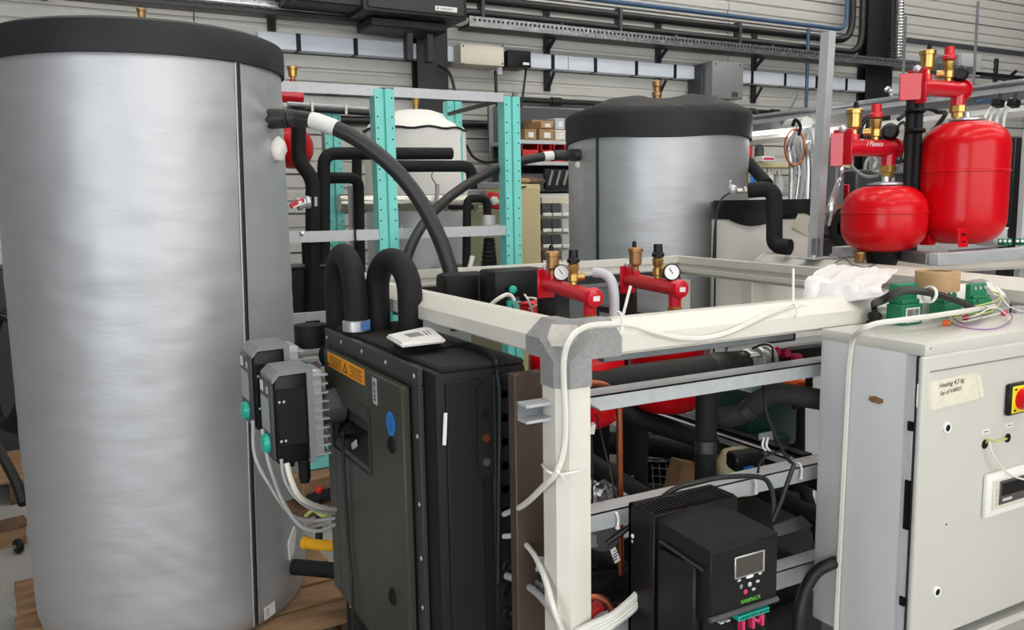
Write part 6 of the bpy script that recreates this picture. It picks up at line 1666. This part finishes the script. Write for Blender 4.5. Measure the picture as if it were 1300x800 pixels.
# upright strut
ub = pd(1037, 316, 3.36)
ub.z = FZ1
ut = thing('strut_upright', 'tall galvanised steel upright bolted to the second cream frame', 'upright', ub)
ztop = pd(1054, 40, 3.36).z
tp = pd(1054, 40, 3.36)
w = 0.0195
mb = MB()
pf = [(-w, -0.012), (-w, 0.03), (-w+0.003, 0.03), (-w+0.003, -0.009), (0.000, -0.009), (0.003, -0.002), (0.006, -0.009), (w-0.003, -0.009), (w-0.003, 0.03), (w, 0.03), (w, -0.012), (0.006, -0.012), (0.000, -0.012)]
mb.poly([V(ub.x+a, ub.y+b, FZ1) for a, b in pf], (tp.x-ub.x, tp.y-ub.y, ztop-FZ1))
mb.build('strut', m_galv, ut, angle=15)
MB().box(ub+V(0, 0, 0.004), (0.14, 0.10, 0.007), None, 0.002).build('base_plate', m_galv, ut)
for dx in (-0.05, 0.05): MB().cyl(ub+V(dx, -0.03, 0.007), ub+V(dx, -0.03, 0.018), 0.009, seg=6).build('bolt', m_alu, ut)
MB().box(ub+V(-0.03, -0.02, 0.05), (0.02, 0.03, 0.07), None, 0.003).build('angle_cleat', m_galvd, ut)
# the two red vessels
cs_ = pd(1122, 278, 3.10); cl = pd(1223, 232, 3.12)
vs = vessel('small round red expansion vessel on the second frame, front left', cs_.xy, 0.149, pd(1122, 236, 3.05).z, pd(1122, 322, 2.98).z, rim=True, shoulder=0.62, group='bright red vessels on the second frame')
vl2 = vessel('large tall red expansion vessel on the second frame, at the right', cl.xy, 0.150, pd(1223, 154, 3.06).z, pd(1223, 312, 3.0).z, rim=True, shoulder=0.62, group='bright red vessels on the second frame')
MB().cyl(V(cs_.x, cs_.y, FZ1-0.01), V(cs_.x, cs_.y, pd(1122, 319, 2.98).z), 0.05, 0.07, 16).build('foot_ring', m_black, vs)
p = py(1222, 302, cl.y-0.135)
fb = MB().box(p, (0.050, 0.006, 0.066), Matrix.Rotation(R(-8), 3, 'X'), 0.002).build('foot_bracket', m_red, vl2)
MB().box(p+V(0, -0.004, 0.012), (0.020, 0.003, 0.008)).build('slot', m_blackd, fb); MB().box(p+V(0, -0.004, -0.014), (0.020, 0.003, 0.006)).build('slot', m_blackd, fb)
for an in (0.4, 2.6): MB().box(V(cl.x+0.12*math.cos(an), cl.y+0.12*math.sin(an), p.z), (0.04, 0.04, 0.07), None, 0.002).build('foot_bracket', m_red, vl2)
# safety groups with brass vents
a3 = pd(1071, 187, 3.10); b3 = py(1134, 190, a3.y); b3.z = a3.z
g3, L3 = safety_group('red safety group with brass vent above the small red vessel', a3, b3, 0.0325, 0.066, 0.62, (0.8, 0.6, 0), 1.52, black_valve=False, gauge_t=0.92, gcol=m_black)
q = a3+V(0.085, -0.0329, 0.004)
text('lettering', '/ Flamco', 0.026, q, (1, 0, 0), (0, 0, 1), m_white, g3, 0.0006, shear=0.25)
a4 = pd(1165, 110, 3.10); b4 = py(1222, 113, a4.y); b4.z = a4.z
g4, L4 = safety_group('red safety group with brass vent above the large red vessel', a4, b4, 0.031, 0.060, 0.66, (0.8, 0.6, 0), 1.45, black_valve=False, gauge_t=0.92, gcol=m_black)
MB().box(a4+V(-0.055, -0.01, -0.005), (0.075, 0.012, 0.095), Matrix.Rotation(R(-40), 3, 'Z'), 0.002).build('backing_plate', m_redm, g4)
MB().box(a3+V(-0.035, 0.0, -0.01), (0.045, 0.012, 0.12), Matrix.Rotation(R(-55), 3, 'Z'), 0.002).build('backing_plate', m_redm, g3)
MB().cyl(L3+V(0, 0, -0.10), V(L3.x, L3.y, pd(1122, 234, 3.05).z), 0.014, seg=12).build('connection', m_brass, g3)
MB().cyl(L4+V(0, 0, -0.10), V(L4.x, L4.y, pd(1223, 152, 3.06).z), 0.014, seg=12).build('connection', m_brass, g4)
t = foam('pair of black upright pipes carrying the upper red safety group', [pd(1157, 124, 3.12), V(*pd(1157, 124, 3.12).xy, FZ1+0.0)], 0.017, m_blackm)
MB().tube([pd(1167, 124, 3.12), V(*pd(1167, 124, 3.12).xy, FZ1)], 0.017, 14).build('foam_sleeve', m_blackm, t)
for y in (140, 165): MB().cyl(pd(1162, y, 3.1), pd(1162, y+3, 3.1), 0.036, seg=14).build('joint', m_black, t)
t = thing('braided_hose', 'silver braided hose hanging from the left red safety group', 'hose', pd(1066, 205, 3.12))
MB().tube(spline([pd(1067, 203, 3.12), pd(1068, 215, 3.12), pd(1064, 235, 3.12), pd(1056, 258, 2.88), pd(1050, 285, 2.9)], 5), 0.0125, 10).build('braid', m_duct, t)
MB().cyl(pd(1067, 202, 3.12), pd(1067, 212, 3.12), 0.016, seg=8).build('hose_nut', m_alu, t)
def frame_x(p):
    v = p-CAM; return 650+FPX*v.dot(_rt)/v.dot(_fw)
p = min((B0+dY*(i*0.01)+oX*0.022+V(0, 0, FZ1+0.002) for i in range(170)), key=lambda q_: abs(frame_x(q_)-1092))
t = thing('air_vent', 'small bronze air vent standing alone on the second cream beam', 'vent', p)
MB().lathe([(0, 0), (0.016, 0), (0.021, 0.030), (0.024, 0.032), (0.024, 0.040), (0.010, 0.044), (0, 0.044)], p, seg=18).build('cup', m_bronze, t); MB().cyl(p+V(0.016, 0, 0.038), p+V(0.016, 0, 0.052), 0.004, seg=8).build('nipple', m_bronze, t)
cable('sensor_wire', m_bcable, [pz(1060, 334, FZ1+0.002), pz(1072, 328, FZ1+0.003), pz(1080, 335, FZ1+0.002), pz(1090, 338, FZ1+0.002), pz(1100, 340, FZ1+0.002), pz(1112, 335, FZ1+0.002)], 0.0018, label='thin dark wire scribbled over the second cream beam beside the bronze vent', cat='wire')
# ---------------------------------------------------------------- small white tank with black top
CT = pd(973, 300, 4.10); RT = 0.262
wt2 = thing('storage_tank', 'small white tank with a black top, right of the distant silver tank', 'tank', (CT.x, CT.y, GZ))
zt2 = pd(975, 262, 3.75).z
MB().lathe([(0, GZ), (RT, GZ), (RT, zt2-0.06), (RT-0.004, zt2-0.055), (0, zt2-0.055)], (CT.x, CT.y, 0), seg=48).build('jacket', m_wtankp, wt2)
MB().lathe([(RT+0.004, zt2-0.06), (RT+0.006, zt2+0.02), (RT-0.01, zt2+0.03), (0.12, zt2+0.022), (0, zt2+0.03)], (CT.x, CT.y, 0), seg=48).build('lid', m_black, wt2)
mb = MB(); n = 30; rows = []
for j in range(7):
    row = []
    for i in range(n+1):
        an = math.atan2(-CT.y, -CT.x)+(-1.15+2.0*i/n)
        dz = 0.035+0.055*math.sin(PI*min(1, max(0, (i/n-0.15)/0.6)))
        row.append(mb.bm.verts.new(V(CT.x+(RT+0.012+0.006*mnoise.noise(V(i*.4, j*.6, 0)))*math.cos(an), CT.y+(RT+0.012)*math.sin(an), zt2+0.03-(dz+0.03)*j/6)))
    rows.append(row)
for A_, B_ in zip(rows, rows[1:]):
    for i in range(n): mb.bm.faces.new((A_[i], A_[i+1], B_[i+1], B_[i]))
mb.build('draped_edge', m_rubber, wt2)
s_ = cylpt((CT.x, CT.y), RT, 909, 300)
MB().tube([V(s_.x, s_.y, zt2-0.03), V(s_.x, s_.y, 0.6)], 0.006, 6).build('black_piping', m_piping, wt2)
s_ = cylpt((CT.x, CT.y), RT, 1020, 284)
MB().box(s_, (0.10, 0.01, 0.09), Matrix.Rotation(math.atan2(s_.y-CT.y, s_.x-CT.x)+PI/2, 3, 'Z') @ Matrix.Rotation(R(25), 3, 'Y'), 0.002).build('paper_patch', m_tape, wt2)
foam('black foam elbow rising over the edge of the small white tank', [pd(950, 242, 3.62), pd(983, 239, 3.58), pd(983, 312, 3.55), pd(1003, 314, 3.5)], 0.034, m_foam, bend=0.09)
t = thing('ball_valve', 'bright steel valve in front of the black top of the small white tank', 'valve', pd(932, 242, 3.62))
MB().cyl(pd(926, 242, 3.62), pd(952, 243, 3.62), 0.012, seg=12).build('body', m_steel, t)
MB().sphere(pd(930, 241, 3.6), 0.022, u=12, v=8).build('ball_housing', m_alu, t); MB().box(pd(927, 235, 3.6), (0.012, 0.012, 0.04), None, 0.003).build('lever', m_alu, t)
MB().cyl(pd(944, 243, 3.6), pd(947, 243, 3.6), 0.02, seg=8).build('nut', m_steel, t)
cable('sensor_wire', m_bcable, [pd(926, 245, 3.58), pd(915, 255, 3.56), pd(908, 285, 3.56), pd(905, 340, 3.56)], 0.0045, label='thin dark wire hanging down the front of the small white tank', cat='wire')
foam('black foam pipe end with a pale band behind the edge of the silver tank', [pd(950, 206, 4.6), pd(974, 234, 4.3)], 0.032, bands=())
# ---------------------------------------------------------------- things along the wall on the right
YB = 5.9
sh2 = thing('shelf_unit', 'shelf with coloured bits behind the lit fluorescent tube', 'shelf', py(985, 250, YB))
zz = [py(985, y, YB).z for y in (207, 250)]
X0 = py(945, 210, YB).x; X1 = py(1080, 210, YB).x
MB().bb(X0, X1, YB, YB+0.35, zz[0]-0.04, zz[0], 0.004).build('shelf_board', m_beige2, sh2)
MB().bb(X0, X1, YB, YB+0.35, zz[1]-0.04, zz[1], 0.004).build('shelf_board', m_lgrey, sh2)
for X in (X0, X1): MB().bb(X-0.02, X+0.02, YB, YB+0.3, GZ, zz[0]+0.3, 0.003).build('upright', m_galvd, sh2)
def small(name, lab, x0, y0, x1, y1, mat, cat, cap=None, Y=YB+0.05):
    a = py(x0, y0, Y); b = py(x1, y1, Y)
    t = thing(name, lab, cat, ((a.x+b.x)/2, Y, b.z))
    r = (b.x-a.x)/2
    MB().lathe([(0, 0), (r, 0), (r, (a.z-b.z)*0.8), (r*0.5, (a.z-b.z)*0.9), (r*0.5, a.z-b.z), (0, a.z-b.z)], ((a.x+b.x)/2, Y+r, b.z), seg=14).build('body', mat, t)
    MB().cyl(((a.x+b.x)/2, Y+r, a.z), ((a.x+b.x)/2, Y+r, a.z+0.03), r*0.45, seg=10).build('cap', cap or m_white, t)
small('spray_can', 'white spray can on the lower board under the fluorescent tube', 976, 218, 985, 240, m_white, 'can', m_alu)
small('spray_can', 'silver spray can beside the white one', 989, 220, 998, 243, m_lgrey, 'can', m_alu)
small('bottle', 'blue bottle at the edge of the silver tank on the lower board', 952, 222, 962, 238, m_blue, 'bottle', m_white)
small('bottle', 'yellow bottle beside the blue one at the edge of the silver tank', 947, 214, 954, 236, m_yellow, 'bottle', m_blackm)
small('paint_tin', 'red tin on the upper board under the fluorescent tube', 951, 184, 957, 199, m_redp, 'tin', m_lgrey)
small('canister', 'grey canister on the upper board beside the red tin', 964, 182, 972, 206, m_dgrey, 'canister', m_black)
t = thing('paper_pad', 'white and red paper pad on the upper board', 'pad', py(970, 203, YB)); p = py(971, 202, YB-0.02); MB().box(p, (0.16, 0.10, 0.05), None, 0.004).build('sheets', m_paper, t); MB().box(p+V(0, -0.051, 0.0), (0.13, 0.002, 0.02)).build('red_print', m_pink, t)
t = thing('fluorescent_light', 'lit fluorescent tube fitting hanging right of the silver tank', 'light', py(985, 172, 5.2))
la = px(945, 172, 4.45); lb_ = px(1024, 166, 4.45)
la = py(940, 173, 5.4); lb_ = pd(1024, 167, 4.9)
up = V(0, 0, 1)
MB().tube([la+up*0.05, lb_+up*0.05], 0.035, 8).build('housing', m_white, t)
MB().tube([la, lb_], 0.021, 10).build('tube', m_lampglow, t)
MB().cyl(lb_, lb_+(lb_-la).normalized()*0.03, 0.024, seg=10).build('end_cap', m_lgrey, t)
MB().tube([lb_+up*0.05-(lb_-la)*0.3, py(1013, 120, 6.2)], 0.006, 5).build('hanger', m_bluec, t)
# long busbar over the work places, coming towards us on the right
ba = pd(948, 160, 5.6); bb_ = pd(1300, 116, 4.35)
t = thing('busbar_rail', 'long blue grey rail running towards us above the work places at the right', 'rail', ba)
d_ = (bb_-ba)
MB().tube([ba, bb_+d_*0.1], 0.042, 4).build('rail_profile', m_galvd, t)
MB().tube([ba+V(0, 0, 0.05), bb_+d_*0.1+V(0, 0, 0.05)], 0.016, 8).build('conduit', m_galvd, t)
MB().tube([ba+V(0, 0.05, -0.10), bb_+d_*0.1+V(0, 0.05, -0.10)], 0.03, 4).build('lamp_body', m_white, t)
for f in (0.35, 0.62, 0.85): MB().tube([ba+d_*f, ba+d_*f+V(0, 0, 0.5)], 0.008, 5).build('hanger', m_galvd, t)
cable('blue_hose', m_bluec, [pd(1240, 130, 4.5), pd(1262, 125, 4.45), pd(1285, 115, 4.4), pd(1320, 98, 4.35)], 0.014, label='blue hose rising to the right edge under the wall rail', cat='hose')
t = thing('hook_handle', 'wood and steel hook hanging on the blue grey rail', 'hook', pd(1128, 125, 4.9))
MB().tube(spline([pd(1124, 116, 4.9), pd(1128, 112, 4.9), pd(1131, 120, 4.9), pd(1134, 140, 4.88)], 4), 0.012, 8).build('hook_wire', m_duct, t); MB().cyl(pd(1131, 122, 4.89), pd(1134, 140, 4.88), 0.016, seg=8).build('handle_grip', m_boxbrown, t)
# hanging hoses and cable bundles
ORD = ('first', 'second', 'third', 'fourth', 'fifth', 'sixth', 'seventh', 'eighth', 'ninth', 'tenth', 'eleventh')
rnd = random.Random(3)
for i in range(11):
    x = 1004+i*3.4; m_ = (m_duct, m_lgrey, m_duct, m_gcable)[i % 4]
    pts = [pd(1012+i*2.0, 164, 4.75), pd(x+rnd.uniform(-5, 5), 185, 4.7), pd(x+rnd.uniform(-5, 5), 215, 4.7), pd(x+rnd.uniform(-3, 3), 262, 4.72)]
    cable('hanging_cable', m_, pts, 0.008 if i % 3 else 0.014, label=ORD[i]+' silvery cable from the left in the bundle hanging left of the tall upright', cat='cable', group='silvery cables hanging by the upright')
t = thing('cable_hook', 'coiled pinkish cable hung on a dark hook at the end of the lit tube', 'cable', pd(1010, 180, 4.6))
for k_ in range(3):
    MB().tube([pd(1009, 187, 4.62+0.02*k_)+_rt*0.055*math.cos(a_/18*2*PI)+_up*0.10*math.sin(a_/18*2*PI) for a_ in range(19)], 0.007, 6).build('coil', (m_copper, m_gcable, m_wcable)[k_], t)
MB().tube(spline([pd(1006, 160, 4.62), pd(1010, 152, 4.6), pd(1016, 160, 4.6), pd(1014, 172, 4.6)], 4), 0.010, 6).build('hook', m_black, t)
for i in range(8):
    x0 = 1264+i*2.9
    pts = [pd(x0, 128+rnd.uniform(-3, 3), 4.0), pd(x0-14+rnd.uniform(-6, 6), 155, 3.95), pd(x0-8+rnd.uniform(-8, 8), 195, 3.95), pd(x0-2+rnd.uniform(-8, 8), 245, 3.95), pd(x0-12+rnd.uniform(-10, 10), 300, 4.0)]
    cable('hanging_cable', m_wcable if i % 3 else m_lgrey, pts, 0.0075, label=ORD[i]+' white cable from the left in the bundle behind the large red vessel', cat='cable', group='white cables hanging at the right edge')
for i, x in enumerate((1267, 1287)):
    t = thing('cable_clip', ('left', 'right')[i]+' black clip holding the white cable bundle at the right edge', 'clip', pd(x, 130, 3.95))
    MB().box(pd(x, 131, 3.93), (0.05, 0.04, 0.035), Matrix.Rotation(R(15), 3, 'Y'), 0.004).build('jaw', m_black, t); MB().cyl(pd(x, 128, 3.93), pd(x+2, 120, 3.95), 0.008, seg=8).build('peg', m_black, t)
for i, (pts, mt) in enumerate((([(1078, 178), (1085, 160), (1098, 150), (1106, 148), (1112, 158), (1116, 172)], m_bcable), ([(1090, 180), (1094, 160), (1104, 150), (1100, 168), (1104, 182)], m_bcable),
                               ([(1075, 200), (1085, 215), (1100, 224), (1115, 222), (1122, 215)], m_gcable), ([(1098, 215), (1100, 205), (1106, 198), (1112, 205), (1111, 218)], m_gcable),
                               ([(1140, 152), (1150, 145), (1176, 138), (1190, 142), (1196, 152)], m_bcable), ([(1138, 165), (1142, 158), (1148, 156), (1150, 170)], m_bcable))):
    cable('looped_cable', mt, [pd(x, y, 3.7) for x, y in pts]+[pd(1142, 209, 4.86)], 0.010 if i < 2 or i == 4 else 0.007,
          label=('wide black cable loop above the left safety group', 'inner black cable loop above the left safety group', 'grey cable sagging below the left red manifold', 'grey cable loop under the left red manifold', 'black cable loop behind the upper pair of black pipes', 'small black cable loop left of the pair of black pipes')[i], cat='cable')
# work benches and machines behind, in the shade
t = thing('test_bench', 'dark test bench with grey panels behind the two bright red vessels', 'bench', pd(1120, 260, 4.9))
a = pd(1055, 215, 4.9); b = pd(1300, 330, 4.9)
MB().box(pd(1105, 262, 5.0), (0.62, 0.3, 0.42), None, 0.01).build('cabinet_body', m_dgrey, t)
MB().box(pd(1080, 252, 4.8), (0.10, 0.05, 0.16), None, 0.004).build('panel', m_redm, t)
MB().box(pd(1145, 208, 4.9), (0.34, 0.2, 0.12), None, 0.01).build('control_box', m_grey, t)
MB().box(pd(1058, 240, 4.75), (0.07, 0.1, 0.5), None, 0.01).build('post', m_galvd, t)
for k_ in range(5): MB().box(pd(1085+k_*12, 228, 4.8), (0.03, 0.01, 0.05), None, 0.002).build('switch', (m_lgrey, m_redp, m_lgrey, m_green, m_lgrey)[k_], t)
MB().bb(pd(1105, 300, 5.0).x-0.32, pd(1105, 300, 5.0).x+0.32, pd(1105, 300, 5.0).y-0.15, pd(1105, 300, 5.0).y+0.15, GZ, pd(1105, 285, 5.0).z, 0.01).build('plinth', m_dgrey, t)
t = thing('cable_drum', 'black cable drum beside the foot of the tall upright', 'drum', pd(1055, 285, 3.6))
MB().lathe([(0.03, -0.05), (0.085, -0.05), (0.085, -0.04), (0.05, -0.038), (0.05, 0.038), (0.085, 0.04), (0.085, 0.05), (0.03, 0.05), (0.03, -0.05)], pd(1052, 290, 3.6), axis=(0.3, -1, 0), seg=22).build('reel', m_black, t)
MB().cyl(pd(1052, 290, 3.55), pd(1052, 290, 3.66), 0.03, seg=12).build('hub', m_dgrey, t)
t = thing('cardboard_box', 'tan cardboard box behind the small red vessel', 'box', pd(1068, 282, 3.9)); MB().box(pd(1068, 280, 3.9), (0.14, 0.12, 0.13), Matrix.Rotation(R(20), 3, 'Z'), 0.003).build('carton', m_card, t); MB().box(pd(1068, 280, 3.9)+V(0, 0, 0.067), (0.142, 0.122, 0.005), Matrix.Rotation(R(20), 3, 'Z')).build('lid_flap', m_boxbrown, t)
t = thing('steel_frame', 'dark steel post and pale panel at the right edge behind the cables', 'frame', pd(1288, 240, 3.7))
p = pd(1287, 300, 3.9)
MB().bb(p.x-0.03, p.x+0.03, p.y, p.y+0.06, GZ, pd(1288, 175, 3.9).z, 0.004).build('post', m_column, t)
p = pd(1303, 300, 3.7); MB().bb(p.x-0.03, p.x+0.2, p.y, p.y+0.03, GZ, pd(1300, 165, 3.7).z, 0.004).build('panel', m_lgrey, t)
p = pd(1265, 280, 4.1); MB().bb(p.x-0.08, p.x+0.08, p.y, p.y+0.2, GZ, pd(1268, 200, 4.1).z, 0.01).build('grey_casing', m_grey, t)
for i, x in enumerate((1276, 1298)):
    t = thing('terminal_block', ('left', 'right')[i]+' green terminal block low behind the large red vessel', 'terminal', pd(x, 308, 3.3))
    MB().box(pd(x, 307, 3.3), (0.055, 0.03, 0.026), None, 0.003).build('housing', m_green, t)
    for k_ in range(3): MB().cyl(pd(x-6+k_*6, 306, 3.28), pd(x-6+k_*6, 306, 3.27), 0.006, seg=8).build('clamp_screw', m_alu, t)
t = thing('grey_bracket', 'pale grey box under the large red vessel at its right', 'box', pd(1255, 300, 3.35)); MB().box(pd(1258, 300, 3.4), (0.10, 0.08, 0.07), None, 0.006).build('box_body', m_lgrey, t); MB().box(pd(1258, 290, 3.4), (0.104, 0.084, 0.008), None, 0.002).build('lid', m_white, t)

# ================================================================ LOW LEFT: what lies beside the big tank
t = thing('hose_coil', 'black hose coil hanging in the dark left of the big tank', 'hose', pd(-5, 480, 3.9))
c = pd(-2, 470, 4.0)
for k_ in range(6): MB().tube([c+_rt*0.12*math.cos(a_/24*2*PI)+_up*(0.26+0.012*k_)*math.sin(a_/24*2*PI)+_fw*0.03*k_ for a_ in range(25)], 0.014, 6).build('coil', m_bcable, t)
cable('black_strap', m_bcable, [pd(-8, 560, 3.5), pd(6, 585, 3.4), pd(20, 612, 3.35), pd(30, 640, 3.3)], 0.02, label='black strap slanting behind the left edge of the big tank', cat='strap')
pp_ = pz(-14, 560, 0.0)
pallet('wooden pallet on the floor behind the left edge of the big tank', pp_.x-0.25, min(pp_.y, 5.7), 1.0, 0.7, R(4))
t = thing('dark_backdrop', 'dark box added as a backdrop far left, behind the hose coil', 'cabinet', (pp_.x-0.3, 6.1, GZ))  # added dark box, so the gap left of the tank looks dark
MB().bb(pp_.x-0.9, pp_.x+0.28, 6.1, 6.42, GZ, pz(0, 330, 1.2).z if False else py(0, 340, 6.1).z, 0.008).build('housing', m_column, t)
MB().bb(pp_.x-0.3, pp_.x+0.24, 6.085, 6.1, GZ+0.06, py(0, 345, 6.1).z, 0.004).build('door', m_char, t)
pl = pz(8, 682, 0.02)
t = thing('timber_block', 'short timber block on the floor left of the big tank', 'timber', V(*pz(12, 690, GZ).xy, GZ))
p = pz(14, 690, GZ); MB().box(p+V(0, 0, 0.045), (0.12, 0.12, 0.09), Matrix.Rotation(R(12), 3, 'Z'), 0.004).build('block', m_wood, t); MB().box(p+V(0, 0, 0.10), (0.16, 0.14, 0.02), Matrix.Rotation(R(12), 3, 'Z'), 0.003).build('board', m_wood2, t)
t = thing('castor', 'black castor wheel on the floor left of the big tank', 'wheel', pz(25, 705, GZ))
p = pz(24, 702, GZ)+V(0, 0, 0.035); MB().lathe([(0.012, -0.014), (0.03, -0.014), (0.035, -0.008), (0.035, 0.008), (0.03, 0.014), (0.012, 0.014), (0.012, -0.014)], p, axis=(0.8, 0.4, 0), seg=18).build('tyre', m_rubber, t); MB().cyl(p-V(0.02, 0.01, 0), p+V(0.02, 0.01, 0), 0.010, seg=8).build('axle', m_grey, t)

# front right corner of the first frame, seen behind the green modules
mb = MB(); pts = []
for a, b, z in [(0, 0.10, FZ1+0.003), (-0.04, 0.10, FZ1+0.003), (-0.04, 0.06, FZ1+0.003), (0.003, 0.10, FZ1-0.028), (0.003, 0.10, FZ0-0.003), (-0.075, 0.10, FZ0-0.003),
                (-0.12, 0.075, FZ1+0.003), (-0.12, 0.034, FZ1+0.003), (-0.12, -0.003, FZ1-0.03), (-0.12, -0.003, FZ0-0.003), (-0.12, 0.075, FZ0-0.003),
                (0.003, 0.03, FZ1-0.045), (-0.03, -0.003, FZ1-0.045), (0.003, 0.03, FZ0-0.05), (-0.03, -0.003, FZ0-0.05), (-0.075, -0.003, FZ0-0.05), (-0.075, 0.075, FZ0-0.05), (0.003, 0.075, FZ0-0.05)]:
    pts.append(mb.bm.verts.new(V(2.345+a, FY0+b, z)))
bmesh.ops.convex_hull(mb.bm, input=pts)
mb.build('corner_piece', m_cast, skid, angle=15)

# tidy: nothing else
